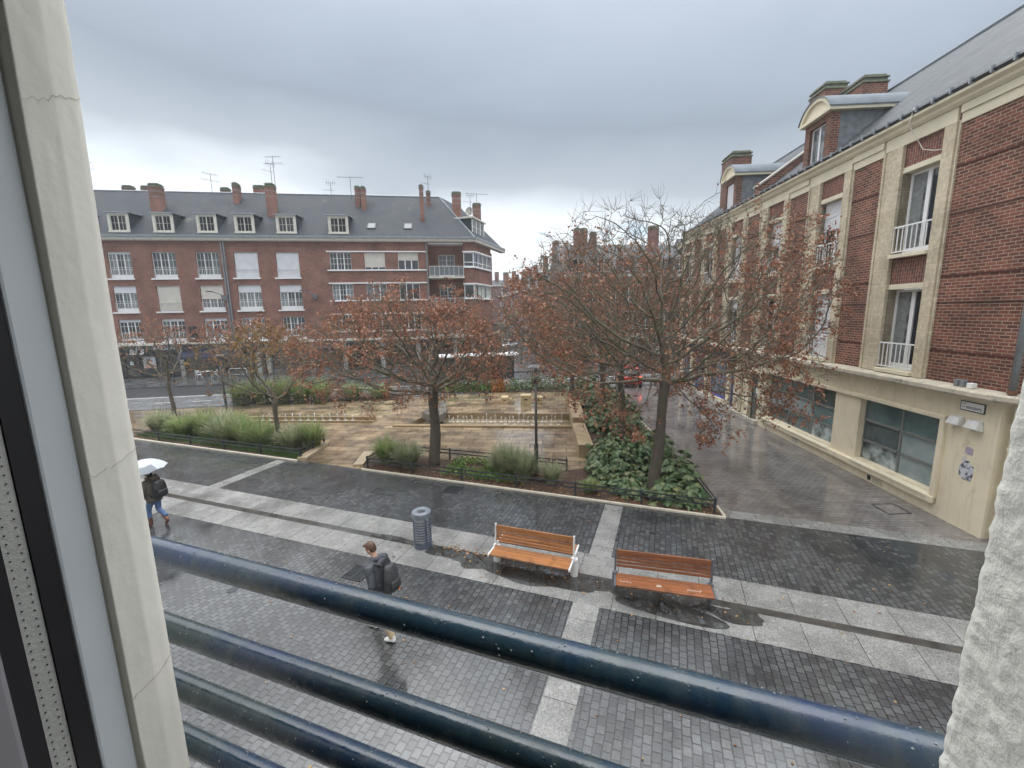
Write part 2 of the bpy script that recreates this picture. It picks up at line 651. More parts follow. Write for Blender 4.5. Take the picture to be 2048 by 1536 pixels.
M = {}
M['brick_l'] = brick_mat('brick_front', (.305, .125, .088), (.195, .083, .061), (.28, .21, .17), .22, .072, .009)
M['brick_r'] = brick_mat('brick_street', (.245, .086, .056), (.098, .040, .030), (.36, .28, .215), .235, .083, .010, stain=.45)
M['brick_rv'] = brick_mat('brick_soldier', (.25, .092, .070), (.14, .056, .046), (.33, .25, .20), .23, .083, .009, vertical=True)
M['brick_b'] = brick_mat('brick_far', (.29, .13, .105), (.21, .095, .08), (.26, .19, .16), .25, .09, .008)
M['slate'] = slate_mat('slate_front', (.046, .054, .066), (.034, .041, .050), lichen=(.12, .13, .08), rough=.7)
M['slate_r'] = slate_mat('slate_street', (.075, .083, .092), (.048, .055, .062), .22, .13, rough=.52, spec=.4)
M['slate_b'] = slate_mat('slate_far', (.075, .08, .088), (.06, .064, .07))
M['cream_plain'] = plain('cream_render', (.66, .57, .41), .8, .10, .8, bmp=.12, bscale=60, dirt=((.40, .33, .23), 1.3, .60))
def streaked(name, col, dirt, lo=.50):
    "render with rain streaks and splash marks"
    m, nt, p = new_mat(name)
    v = coords(nt)
    c = ramp(nt, noise(nt, v, .8, 5), [(.3, tuple(x * .9 for x in col)), (.7, tuple(min(1, x * 1.08) for x in col))])
    st = ramp(nt, noise(nt, coords(nt, (5, 5, .45)), 1.6, 6, .65), [(lo, (0, 0, 0)), (lo + .25, (.55,) * 3)])
    c = MIX(nt, st, c, dirt)
    bl = ramp(nt, noise(nt, v, 1.9, 7, .7), [(.56, (0, 0, 0)), (.74, (.65,) * 3)])
    c = MIX(nt, bl, c, tuple(x * .8 for x in dirt))
    nt.links.new(c, p.inputs['Base Color'])
    p.inputs['Roughness'].default_value = .78
    bump(nt, p, noise(nt, v, 60, 4), .12, .01)
    return m


M['cream'] = streaked('cream_render', (.76, .675, .505), (.52, .44, .31))
M['cream2'] = plain('cream_paint', (.68, .62, .47), .75, .08, 1.5, bmp=.08, bscale=30)
M['stone_p'] = brick_mat('pilaster_stone', (.60, .52, .385), (.53, .45, .325), (.66, .60, .48), .62, .46, .010, stain=.3)
M['stone_w'] = plain('pale_stone', (.50, .47, .41), .8, .14, 2.2, bmp=.1, dirt=((.20, .19, .16), 2.2, .58))
M['white'] = plain('white_paint', (.80, .80, .80), .42, .05, 2)
M['offwhite'] = plain('worn_white_paint', (.62, .60, .52), .55, .12, 3, dirt=((.3, .29, .22), 4, .62))
M['shutter_w'] = ribbed_mat('white_blind', (.70, .70, .73))
M['shutter_c'] = ribbed_mat('cream_blind', (.62, .58, .52))
M['glass'] = glass_mat('dark_glass')
M['glass_c'] = glass_mat('curtained_glass', (.24, .26, .26), .1, ((.07, .08, .085), 5))
M['glass_t'] = glass_mat('frosted_glass', (.16, .235, .235), .16, ((.085, .13, .135), 1.1))
M['glass_dk'] = glass_mat('dim_frosted_glass', (.045, .062, .062), .12, ((.10, .13, .13), 1.6))
M['glass_sm'] = glass_mat('smudged_glass', (.060, .085, .085), .2, ((.46, .52, .52), 2.6))
M['glass_tp'] = glass_mat('papered_glass', (.34, .40, .40), .14, ((.24, .30, .30), 1.4))
M['metal_d'] = plain('dark_painted_metal', (.035, .040, .045), .35, .2, 6)
M['metal_g'] = plain('grey_metal', (.20, .215, .225), .45, .2, 4)
M['zinc'] = plain('weathered_zinc', (.30, .33, .36), .38, .15, 2, metal=.35)
M['lead'] = plain('lead_sheet', (.17, .195, .22), .7, .15, 2, spec=.25)
M['gutter'] = plain('dark_gutter', (.045, .05, .056), .45, .2, 3)
M['chim_cap'] = plain('mossy_mortar', (.16, .17, .12), .9, .3, 6, bmp=.4)
M['black'] = plain('black_panel', (.012, .013, .015), .35, .2, 2)
M['navy'] = plain('navy_cloth', (.02, .026, .06), .6, .2, 2)
M['blue'] = plain('bright_blue_paint', (.03, .07, .38), .4, .1, 2)
M['bark'] = bark_mat('bark', (.050, .040, .032), (.15, .118, .092), (.10, .095, .062))
M['bark_s'] = bark_mat('twig_bark', (.062, .052, .038), (.155, .130, .092), (.10, .105, .058))
M['leaf_r'] = island_mat('russet_leaf', [(.16, .062, .038), (.32, .13, .074), (.46, .26, .165), (.24, .095, .058), (.38, .175, .10)], .5, .25)
M['leaf_o'] = island_mat('ochre_leaf', [(.30, .20, .05), (.24, .12, .055), (.18, .085, .05), (.38, .27, .07)], .5, .25)
M['grass_g'] = island_mat('green_blade', [(.11, .18, .05), (.21, .30, .10), (.34, .40, .17), (.46, .44, .24)], .5, .35)
M['grass_d'] = island_mat('bluish_blade', [(.13, .20, .10), (.26, .32, .17), (.42, .44, .28), (.46, .40, .25)], .5, .35)
M['lawn'] = island_mat('lawn_blade', [(.045, .11, .02), (.08, .16, .03), (.10, .17, .045)], .6, .2)
M['fatleaf'] = island_mat('lobed_leaf', [(.050, .105, .040), (.10, .165, .07), (.17, .235, .115), (.07, .125, .048), (.21, .23, .10), (.04, .08, .035)], .38, .15, .5)
M['cover'] = island_mat('lime_leaf', [(.10, .19, .03), (.16, .26, .05), (.07, .14, .03)], .5, .2)
M['orange'] = island_mat('orange_leaf', [(.45, .19, .02), (.36, .13, .02), (.20, .14, .03)], .5, .25)
M['soil'] = plain('leaf_mould', (.065, .038, .026), .9, .45, 9, bmp=.8, bscale=50, dirt=((.10, .05, .03), 14, .55))
M['wood'] = wood_mat('bench_wood', (.33, .145, .058))
M['wood_d'] = wood_mat('dark_bench_wood', (.24, .092, .042))
M['steel_w'] = plain('pale_steel', (.62, .62, .62), .35, .08, 3)
M['steel_d'] = plain('slate_steel', (.10, .105, .12), .35, .12, 3)
M['bin'] = plain('blue_grey_steel', (.085, .10, .14), .28, .15, 4)
M['water'] = plain('white_water', (.60, .58, .54), .25, .15, 30)
M['rail'] = None
# ------------------------------------------------------------------ the ground
def uvp(*q):
    return [tuple(UV(a, b))[:2] for a, b in q]


def gpoly(*q):
    return [tuple(G(a, b))[:2] for a, b in q]


AC = R(69.77)
M['pav'] = paver_mat('dark_setts', (.040, .043, .046), (.084, .089, .092), (.015, .015, .016), .142, .126, -AC, .0105, .05, .24, stain=.42, spec=1.0, bstr=.26)
M['street'] = paver_mat('street_setts', (.16, .145, .14), (.215, .20, .193), (.085, .078, .075), .24, .125, R(3.5), .008, .03, .17, stain=.4, wetscale=.45, bstr=.12, spec=.9)
M['tan'] = paver_mat('tan_flags', (.20, .145, .092), (.38, .29, .185), (.10, .075, .05), 1.05, .52, R(3.5) + R(4), .02, .03, .26, stain=.6, wetscale=.6, bstr=.18, spec=.9, patch=((.10, .085, .07), .8, .55))
M['granite'] = granite_mat('granite_slabs', (.27, .27, .26), R(20.23), (.84, 10.0))
M['granite_x'] = granite_mat('granite_cross_slabs', (.27, .27, .26), -AC, (.9, 10.0))
M['drain'] = plain('wet_channel', (.055, .052, .048), .12, .35, 3)
M['asphalt'] = plain('wet_asphalt', (.050, .052, .055), .30, .2, 2, bmp=.2, bscale=120)
M['roadgrey'] = paver_mat('grey_road_slabs', (.15, .155, .16), (.20, .205, .21), (.08, .08, .08), 1.2, .6, R(10), .012, .12, .35, stain=.3)
M['pavement'] = paver_mat('far_pavement', (.085, .088, .09), (.12, .122, .125), (.05, .05, .05), .6, .4, R(10), .01, .10, .35, stain=.4)
M['paint'] = plain('road_paint', (.62, .62, .60), .5, .12, 5)
M['kerb'] = plain('pale_kerb', (.56, .51, .42), .6, .15, 3, dirt=((.30, .26, .20), 3, .58))

basin = gpoly((860, 826), (1140, 828), (1160, 853), (812, 851))
m = MB()
big = [(-700, -300), (700, -300), (700, 900), (-700, 900)]
m.sheet(big, 0, holes=[basin])
tag(m.build('ground', M['asphalt']), kind='structure')

m = MB()
m.sheet(uvp((-40, .42), (14, .42), (9.4, 12.5), (-27, 12.5)), .004)
tag(m.build('pavement', M['pav']), kind='structure')

m = MB()
st = uvp((1.72, 12.5), (8.6, 12.5))
m.sheet([st[0], st[1], (14.4, 31), (8.0, 33.2), (7.2, 28), (6.3, 14)], .004)
tag(m.build('street_paving', M['street']), kind='structure')
m = MB()
m.sheet(uvp((1.85, 12.5), (8.6, 12.5), (8.6, 13.0), (1.82, 13.0)), .008)
tag(m.build('street_edge_slabs', M['granite']), kind='structure')

m = MB()
m.sheet(uvp((-42, 7.65), (14, 7.65), (14, 8.45), (-42, 8.45)), .008)
m.sheet(uvp((-42, 8.65), (14, 8.65), (14, 9.48), (-42, 9.48)), .008)
tag(m.build('granite_strip', M['granite']), kind='structure')
m = MB()
for a in (-1.58, -14.85, -27.9):
    m.sheet(uvp((a, 1.0), (a + .52, 1.0), (a + .52, 7.65), (a, 7.65)), .008)
    m.sheet(uvp((a, 9.48), (a + .52, 9.48), (a + .52, 12.3), (a, 12.3)), .008)
tag(m.build('granite_cross_band', M['granite_x']), kind='structure')
m = MB()
m.sheet(uvp((-42, 8.45), (14, 8.45), (14, 8.65), (-42, 8.65)), .0055)
tag(m.build('drain_channel', M['drain']), kind='structure')

# the sunken garden square in tan stone
near = lambda x: 26.6 + .182 * (x + 24.5)          # near edge of the road
gard = uvp((-25.3, 12.5), (1.72, 12.5)) + [(6.3, 14), (7.2, 28), (8, 32.4), (0, near(0) - .2), (-12, near(-12) - .2), (-26, near(-26) - .1), (-31, 24)]
m = MB()
m.sheet(gard, .004, holes=[basin])
tag(m.build('garden_paving', M['tan']), kind='structure')
M['basin_w'] = plain('basin_stone', (.27, .195, .11), .35, .2, 1.5, dirt=((.16, .11, .06), 1.5, .55))
m = MB()
nb = len(basin)
for i in range(nb):
    a, b = basin[i], basin[(i + 1) % nb]
    m.quad((*b, .004), (*a, .004), (*a, -.42), (*b, -.42))
m.sheet(basin, -.42)
tag(m.build('basin', M['basin_w']), kind='structure')
M['poolwater'] = plain('pool_water', (.23, .185, .12), .06, .2, 2)
m = MB()
m.sheet(basin, -.33)
tag(m.build('basin_water', M['poolwater']), kind='structure')
# stone lip along the front of the basin and the narrow rill to its left
m = MB()
a, b = Vector((*basin[3], 0)), Vector((*basin[2], 0))
d = (b - a).normalized(); nrm = Vector((d.y, -d.x, 0))
m.hexa([a - d * .6 + nrm * .35 + Vector((0, 0, .005)), b + nrm * .35 + Vector((0, 0, .005)), b + Vector((0, 0, .005)), a - d * .6 + Vector((0, 0, .005)),
        a - d * .6 + nrm * .35 + Vector((0, 0, .09)), b + nrm * .35 + Vector((0, 0, .09)), b + Vector((0, 0, .09)), a - d * .6 + Vector((0, 0, .09))])
tag(m.build('basin_lip', M['basin_w']), kind='structure')
r0, r1 = G(440, 843), G(748, 843)
m = MB()
m.bar(r0 + Vector((0, -.25, .06)), r1 + Vector((0, -.25, .06)), .12, .12)
m.bar(r0 + Vector((0, .35, .10)), r1 + Vector((0, .35, .10)), .16, .2)
tag(m.build('rill_edge', M['basin_w']), kind='structure')
m = MB()
m.bar(r0 + Vector((0, .05, .012)), r1 + Vector((0, .05, .012)), .46, .012)
tag(m.build('rill_water', M['poolwater']), kind='structure')

# road across the far side, far pavement with its kerb
dB = Vector((sin(R(79.7)), cos(R(79.7)), 0)); nB = Vector((-dB.y, dB.x, 0))
rp = Vector((-24.5, 26.7, 0))


def road_quad(n0, n1, z, s0=-40, s1=110):
    return [tuple(rp + dB * s0 + nB * n0)[:2], tuple(rp + dB * s1 + nB * n0)[:2], tuple(rp + dB * s1 + nB * n1)[:2], tuple(rp + dB * s0 + nB * n1)[:2]]


m = MB(); m.sheet(road_quad(0, 4.6, .006), .006)
tag(m.build('road', M['roadgrey']), kind='structure')
m = MB(); m.sheet(road_quad(4.6, 9.6, .004), .004)
tag(m.build('road_lane', M['asphalt']), kind='structure')
m = MB()
m.sheet(road_quad(4.55, 4.72, .0105), .0105)
for k in range(5):
    m.sheet(road_quad(2.2, 2.32, .0105, 0 + k * 2.4, 1.2 + k * 2.4), .0105)
tag(m.build('road_marking', M['paint']), kind='structure')
m = MB()
q = road_quad(9.6, 16, 0, -40, 32)
m.prism(q, .002, .13)
tag(m.build('far_pavement', M['pavement']), kind='structure')
m = MB()
q = road_quad(9.6, 14.5, 0, 36.5, 110)
m.prism(q, .002, .13)
tag(m.build('far_pavement', M['pavement']), kind='structure')

# planting beds: soil sheets inside stone kerbs
BED1 = [tuple(G(265, 873))[:2], tuple(G(597, 922))[:2], tuple(G(648, 889))[:2], (-12.5, 21.3), (-20.2, 25.2)]
kb = uvp((-10.72, 12.5), (1.62, 12.5))
BED2 = [kb[0], kb[1], (6.15, 14), (7.0, 28), (7.6, 32), (4.6, 31.4), (4.1, 26.5), (3.6, 20), (3.0, 16.9), (2.75, 15.1), (1.9, 14.85), tuple(G(741, 906))[:2]]
BED3 = [tuple(G(462, 806))[:2], tuple(G(812, 800))[:2], tuple(G(815, 786))[:2], tuple(G(465, 792))[:2]]
BED4 = [tuple(G(885, 786))[:2], tuple(G(1150, 783))[:2], tuple(G(1150, 771))[:2], tuple(G(885, 774))[:2]]
for i, b in enumerate((BED1, BED2, BED3, BED4)):
    m = MB(); m.sheet(b, .03 + .0001 * i)
    tag(m.build('planting_soil', M['soil']), kind='structure')
m = MB()


def kerb_run(mb, pts, w=.075, h=.07):
    for a, b in zip(pts, pts[1:]):
        a, b = Vector((*a, h / 2)), Vector((*b, h / 2))
        mb.bar(a, b, w, h)


kerb_run(m, uvp((-25.3, 12.42), (-13.9, 12.42)))
kerb_run(m, uvp((-10.72, 12.42), (1.72, 12.42)))
kerb_run(m, [tuple(UV(1.70, 12.50))[:2], (6.3, 14.1), (7.15, 28)])
tag(m.build('kerb', M['kerb'], bevel=.012), kind='structure')
m = MB()
kerb_run(m, [tuple(G(604, 921))[:2], tuple(G(652, 889))[:2]], .40, .13)
kerb_run(m, [tuple(G(716, 934))[:2], tuple(G(738, 907))[:2]], .40, .11)
tag(m.build('path_edge', plain('tan_step_stone', (.36, .285, .19), .5, .2, 2, dirt=((.20, .15, .10), 2, .55)), bevel=.015), kind='structure')
tri = gpoly((845, 838), (893, 812), (893, 838), (872, 850))
m = MB(); m.prism(tri, .005, .42)
tag(m.build('stone_wedge', plain('wet_grey_stone', (.15, .14, .12), .22, .3, 2)), 'dark wet sloping stone wedge at the end of the fountain basin', 'stone block')

# puddles on the granite round the benches
M['puddle'] = plain('puddle_water', (.045, .045, .043), .02, .5, 2.2, spec=1.0)
m = MB()


def blob(mb, u, v, a, b, z, seed, n=40):
    rr = random.Random(seed)
    ph = [rr.uniform(0, 6.28) for _ in range(5)]
    am = [rr.uniform(.06, .2) / (1 + .35 * k) for k in range(5)]
    pts = []
    for k in range(n):
        t = 2 * pi * k / n
        s = 1 + sum(am[j] * sin((j + 2) * t + ph[j]) for j in range(5))
        pts.append((u + a * s * cos(t), v + b * s * sin(t)))
    mb.sheet(uvp(*pts), z)


for i, (u, v, a, b) in enumerate([(-2.6, 8.22, 1.15, .36), (-1.35, 8.35, .75, .24), (.1, 8.18, 1.2, .40), (1.45, 8.25, .55, .20), (-4.8, 8.42, .75, .22), (-4.1, 8.3, .5, .28), (-6.4, 8.56, .8, .11)]):
    blob(m, u, v, a, b, .013 + i * .0006, i + 3)
tag(m.build('puddle', M['puddle']), kind='structure')

# ------------------------------------------------------------------ the camera's own window: walls, reveals, frame, railing
M['reveal'] = plain('painted_plaster', (.93, .90, .805), .7, .03, 5, bmp=.12, bscale=45, dirt=((.62, .58, .49), 11, .72))
M['stucco'] = plain('rough_stucco', (.90, .89, .81), .8, .04, 4, bmp=.35, bscale=110)
M['pvc'] = plain('grey_window_frame', (.70, .74, .77), .35, .04, 4)
M['gasket'] = plain('black_gasket', (.012, .011, .014), .5, .2, 8)
M['room'] = plain('dim_room', (.25, .24, .23), .9, .05, 1)

UL, UR, VO = -.822, .247, .42          # left and right arris of the opening, outer face
rot_w = R(90) - HC
own = thing('facade_wall', 'pale plastered wall with the window opening the photo looks out of', 'wall', (0, 0, 0), rot_w)
m = MB()
m.box(-18, UL - .03, .10, VO, 0, 11)
m.box(UR + .012, 16, .10, VO, 0, 11)
m.box(UL - .03, UR + .03, .10, VO, 0, EYE - 1.45)
m.box(UL - .03, UR + .03, .10, VO, EYE + 1.15, 11)
m.build('wall', M['reveal'], own)
m = MB()
for x0, x1, y0, y1, z0, z1 in ((-2.6, -2.5, -3.5, .1, EYE - 1.6, EYE + 1.3), (2.5, 2.6, -3.5, .1, EYE - 1.6, EYE + 1.3), (-2.5, 2.5, -3.6, -3.5, EYE - 1.6, EYE + 1.3),
                               (-2.5, 2.5, -3.5, .1, EYE - 1.6, EYE - 1.5), (-2.5, 2.5, -3.5, .1, EYE + 1.2, EYE + 1.3)):
    m.box(x0, x1, y0, y1, z0, z1)
m.build('room', M['room'], own)


def plaster(name, fx, mat, ny, nz, amp, seed, flip=False, v0=0.1, v1=VO, edge=0.0):
    "vertical jamb as a finely divided sheet with real unevenness, wrapped round the outer arris"
    rr = np.random.RandomState(seed)
    z = np.linspace(EYE - 1.45, EYE + 1.15, nz)
    ys = list(np.linspace(v0, v1 - .012, ny)) + [v1 - .004, v1]
    sgn = -1 if flip else 1
    base = np.zeros((len(ys) + 3, nz))

    def field(sc):
        a = rr.rand(int(len(ys) / sc) + 5, int(nz / sc) + 5)
        iy = np.arange(len(ys) + 3) / sc; iz = np.arange(nz) / sc
        y0 = iy.astype(int); z0 = iz.astype(int); fy = (iy - y0)[:, None]; fz = (iz - z0)[None, :]
        return (a[y0][:, z0] * (1 - fy) * (1 - fz) + a[y0 + 1][:, z0] * fy * (1 - fz) + a[y0][:, z0 + 1] * (1 - fy) * fz + a[y0 + 1][:, z0 + 1] * fy * fz) - .5
    base = (field(1.6) * .7 + field(3) * .6 + field(7) * .4) if nz > 400 else (field(3) * .4 + field(8) * .7)
    vs, fs = [], []
    nr = len(ys) + 3
    for i in range(nr):
        for j in range(nz):
            zz = z[j]
            u = fx(zz) + sgn * amp * base[i, j]
            if i < len(ys):
                y = ys[i]
                if not flip: u -= max(0, y - (v1 - .037)) * .30
                if not flip and i == 0: u = UL - .02
                if i == len(ys) - 2: u -= sgn * .002
                if i == len(ys) - 1: u -= sgn * .007
            else:
                k = i - len(ys) + 1
                y = v1 + .003 + amp * base[i, j] * .4
                u = fx(zz) - sgn * (.012 + .03 * k)
            vs.append((u, y, zz))
    for i in range(nr - 1):
        for j in range(nz - 1):
            f = (i * nz + j, i * nz + j + 1, (i + 1) * nz + j + 1, (i + 1) * nz + j)
            fs.append(f if not flip else f[::-1])
    mb = MB(); mb.add(vs, fs)
    return mb.build(name, mat, own, smooth=True)


plaster('right_jamb', lambda z: UR - .008 + .022 * (z - EYE + .25), M['stucco'], 70, 620, .0040, 3, True, .12)
plaster('left_jamb', lambda z: UL + .017 + .013 * min(1, max(0, (z - EYE) / .42)), M['reveal'], 26, 300, .0016, 5, False, .345)
M['crack'] = plain('plaster_crack', (.46, .43, .36), .9, .2, 9)
for zz, seed in ((EYE - .235, 2), (EYE + .285, 5), (EYE - .62, 8)):
    rc = random.Random(seed); m = MB()
    pts = []
    for i in range(14):
        q = i / 13
        yv = .349 + .068 * q
        pts.append((UL + .0188 + .013 * min(1, max(0, (zz - EYE) / .42)) - max(0, yv - (VO - .037)) * .30, yv, zz + .028 * q + rc.gauss(0, .0022)))
    m.tube(pts, .00035, 4, cap=False)
    m.build('crack', M['crack'], own)
win = thing('window_frame', 'grey plastic window frame with perforated spacer strip beside the camera', 'window', (0, 0, 0), rot_w)
m = MB(); m.box(UL - .05, UL + .006, .302, .3445, EYE - 1.45, EYE + 1.15)
m.build('outer_frame', M['pvc'], win, bevel=.004)
m = MB(); m.box(UL - .05, UL + .003, .278, .301, EYE - 1.45, EYE + 1.15)
m.build('gasket', M['gasket'], win)
m = MB(); m.box(UL - .05, UL + .000, .2520, .277, EYE - 1.45, EYE + 1.15)
sp = m.build('spacer_strip', plain('perforated_spacer', (.50, .50, .47), .35, .05, 5, bmp=.2, bscale=200), win)
m = MB()
k = 0
zz = EYE - 1.42
while zz < EYE + .6:
    for yy in (.2585, .2705):
        m.tube([(UL - .002, yy, zz + (.006 if yy > .262 else 0)), (UL + .0012, yy, zz + (.006 if yy > .262 else 0))], .0011, 6)
    zz += .0125
m.build('perforation', M['gasket'], sp)
m = MB(); m.box(UL - .05, UL + .008, .226, .251, EYE - 1.45, EYE + 1.15)
m.build('inner_gasket', M['gasket'], win)
m = MB(); m.box(UL - .08, UL + .030, .10, .225, EYE - 1.45, EYE + 1.15)
m.build('sash', plain('inner_sash', (.30, .29, .31), .45, .05, 4), win, bevel=.006)

rail = thing('balcony_railing', 'dark blue green tubular window railing wet with rain', 'railing', (0, 0, 0), rot_w)
mt, nt, p = new_mat('wet_railing_paint')
v = coords(nt)
f = noise(nt, coords(nt, (1, 1, 3)), 3.2, 6, .62)
c = ramp(nt, f, [(.36, (.014, .036, .095)), (.50, (.020, .048, .075)), (.64, (.034, .058, .066))])
f2 = noise(nt, coords(nt, (14, 3, 1.2)), 2.0, 6, .6)
c = MIX(nt, ramp(nt, f2, [(.50, (0, 0, 0)), (.72, (.5,) * 3)]), c, (.085, .105, .10))
p.inputs['Coat Weight'].default_value = .55
p.inputs['Coat Roughness'].default_value = .12
nt.links.new(c, p.inputs['Base Color'])
nt.links.new(ramp(nt, noise(nt, v, 16, 4), [(.4, (.14,) * 3), (.65, (.42,) * 3)]), p.inputs['Roughness'])
bump(nt, p, noise(nt, v, 34, 5, .65), .5, .004)
M['rail'] = mt
for k, zr in enumerate((-.515, -.710, -.865, -1.02)):
    m = MB()
    m.tube([(-1.6 + .1 * i, .55, EYE + zr) for i in range(30)], .0262, 20)
    m.build('rail', M['rail'], rail, smooth=True)
# rain drops standing on and hanging from the bars
rd = random.Random(21)
m = MB()
for k, zr in enumerate((-.515, -.710, -.865, -1.02)):
    for i in range(420):
        x = rd.uniform(-1.0, 1.0)
        a = rd.choice((rd.gauss(pi / 2, .7), rd.gauss(-pi / 2, .25)))
        s = rd.uniform(.0006, .0016)
        m.ell((x, .55 + .0262 * cos(a) * -1, EYE + zr + .0262 * sin(a)), (s * 1.3, s, s * rd.uniform(.8, 1.5)), 6, 4)
dm_, dnt, dp = new_mat('rain_drop')
dp.inputs['Base Color'].default_value = (.30, .33, .36, 1); dp.inputs['Roughness'].default_value = .05; dp.inputs['Specular IOR Level'].default_value = .9
tag(m.build('raindrops', dm_, rail, smooth=True), kind='stuff')
for x in (-1.25, 1.15):
    m = MB()
    m.box(x - .02, x + .02, .535, .565, EYE - 1.35, EYE - .5)
    m.build('post', M['rail'], rail, bevel=.004)
    m = MB()
    m.box(x - .012, x + .012, .40, .56, EYE - 1.2, EYE - 1.16)
    m.build('wall_bracket', M['rail'], rail)
# ------------------------------------------------------------------ shared window builder
def casement(parent, x0, x1, z0, z1, y, leaves=3, rows=3, cols=2, solid=0.0, mats=('white', 'glass'), fw=.055, mull=.09, mun=.025, panes=None, name='window', label=None):
    "frame with glazing bars as one mesh, the glass set behind it as its sub-part; local -Y is outside"
    m = MB()
    d0, d1 = y, y + .06
    m.box(x0, x0 + fw, d0, d1, z0, z1); m.box(x1 - fw, x1, d0, d1, z0, z1)
    m.box(x0 + fw, x1 - fw, d0, d1, z1 - fw, z1); m.box(x0 + fw, x1 - fw, d0, d1, z0, z0 + fw + solid)
    ix0, ix1, iz0, iz1 = x0 + fw, x1 - fw, z0 + fw + solid, z1 - fw
    lw = (ix1 - ix0) / leaves
    for i in range(1, leaves):
        xx = ix0 + lw * i
        m.box(xx - mull / 2, xx + mull / 2, d0 - .006, d1 - .006, iz0, iz1)
    for i in range(leaves):
        a = ix0 + lw * i + (mull / 2 if i else 0); b = ix0 + lw * (i + 1) - (mull / 2 if i < leaves - 1 else 0)
        for c in range(1, cols):
            xx = a + (b - a) * c / cols
            m.box(xx - mun / 2, xx + mun / 2, d0 + .008, d1 - .012, iz0, iz1)
        for r in range(1, rows):
            zz = iz0 + (iz1 - iz0) * r / rows
            for c in range(cols):
                xa = a + (b - a) * c / cols + (mun / 2 if c else 0); xb = a + (b - a) * (c + 1) / cols - (mun / 2 if c < cols - 1 else 0)
                m.box(xa, xb, d0 + .010, d1 - .014, zz - mun / 2, zz + mun / 2)
    w = m.build(name, M[mats[0]], parent)
    if label: w['label'] = label
    if panes:
        for i in range(leaves):
            g = MB()
            g.box(ix0 + lw * i, ix0 + lw * (i + 1) - .001, d0 + .03, d0 + .036, iz0 - .01, iz1 + .01)
            g.build('pane', M[panes[i]], w)
    else:
        g = MB()
        g.box(ix0, ix1, d0 + .03, d0 + .036, iz0 - .01, iz1 + .01)
        g.build('pane', M[mats[1]], w)
    return w


def guard(parent, x0, x1, z0, z1, y, n=12, r=.012, mat='white', name='guard_rail'):
    m = MB()
    m.box(x0, x1, y - .015, y + .015, z1 - .03, z1)
    m.box(x0, x1, y - .012, y + .012, z0, z0 + .025)
    for i in range(n + 1):
        xx = x0 + .012 + (x1 - x0 - .024) * i / n
        m.box(xx - r / 2 * 1.3, xx + r / 2 * 1.3, y - r / 2, y + r / 2, z0 + .025, z1 - .03)
    return m.build(name, M[mat], parent)


def blind(parent, x0, x1, z0, z1, y, mat='shutter_w'):
    m = MB()
    m.box(x0, x1, y, y + .03, z0, z1)
    m.box(x0, x1, y - .01, y + .035, z0 - .04, z0)
    return m.build('roller_shutter', M[mat], parent)


def antenna(pt, hgt, kind=0, rz=0.0, where='chimneys', lab=None):
    m = MB()
    m.tube([(0, 0, 0), (0, 0, hgt)], .025, 5)
    if kind == 0:
        for k, (zz, L_) in enumerate(((hgt - .1, 1.5), (hgt - .75, 1.9))):
            m.tube([(-L_ / 2, 0, zz), (L_ / 2, 0, zz + .1)], .016, 4)
            for i in range(7):
                xx = -L_ / 2 + L_ * i / 6
                m.tube([(xx, -.22 - .02 * i, zz), (xx, .22 + .02 * i, zz)], .010, 4)
    elif kind == 1:
        m.tube([(-1.4, 0, hgt), (1.4, 0, hgt - .12)], .02, 4)
        for i in range(10):
            xx = -1.3 + 2.6 * i / 9
            m.tube([(xx, -.25, hgt - .06 + .0 * i), (xx, .25, hgt - .06)], .010, 4)
    else:
        m.tube([(-.5, 0, hgt - .05), (.5, 0, hgt - .05)], .018, 4)
        for s in (-1, 1):
            m.tube([(.4 * s, 0, hgt - .35), (.4 * s, 0, hgt + .3)], .012, 4)
            m.tube([(.2 * s, 0, hgt - .35), (.2 * s, 0, hgt + .3)], .012, 4)
        m.tube([(-.9, 0, hgt - .8), (.3, 0, hgt - .8)], .016, 4)
    o = m.build('tv_antenna', M['gutter'], None, loc=pt, rot=(0, 0, rz))
    return tag(o, lab or 'thin metal television aerial on a tall mast among the %s' % where, 'antenna', 'rooftop television aerials')


def chimney(parent, x, y, w, d, z0, z1, brick, pots=0, bands=True, flash=True):
    m = MB()
    m.box(x - w / 2, x + w / 2, y - d / 2, y + d / 2, z0, z1 - .35)
    c = m.build('chimney', M[brick], parent)
    m = MB()
    m.box(x - w / 2 - .05, x + w / 2 + .05, y - d / 2 - .05, y + d / 2 + .05, z1 - .35, z1 - .26)
    m.box(x - w / 2 + .02, x + w / 2 - .02, y - d / 2 + .02, y + d / 2 - .02, z1 - .26, z1 - .14)
    m.box(x - w / 2 - .04, x + w / 2 + .04, y - d / 2 - .04, y + d / 2 + .04, z1 - .14, z1 - .07)
    m.box(x - w / 2 + .06, x + w / 2 - .06, y - d / 2 + .06, y + d / 2 - .06, z1 - .07, z1 + .04)
    m.build('chimney_cap', M['chim_cap'], c, bevel=.02)
    if bands:
        m = MB()
        for zz in (z1 - .75, z1 - 1.25):
            if zz > z0 + .6:
                t = .012
                m.box(x - w / 2 - t, x + w / 2 + t, y - d / 2 - t, y - d / 2 + .002, zz, zz + .04)
                m.box(x + w / 2 - .002, x + w / 2 + t, y - d / 2 + .003, y + d / 2, zz, zz + .04)
        m.build('strap', M['zinc'], c)
    return c


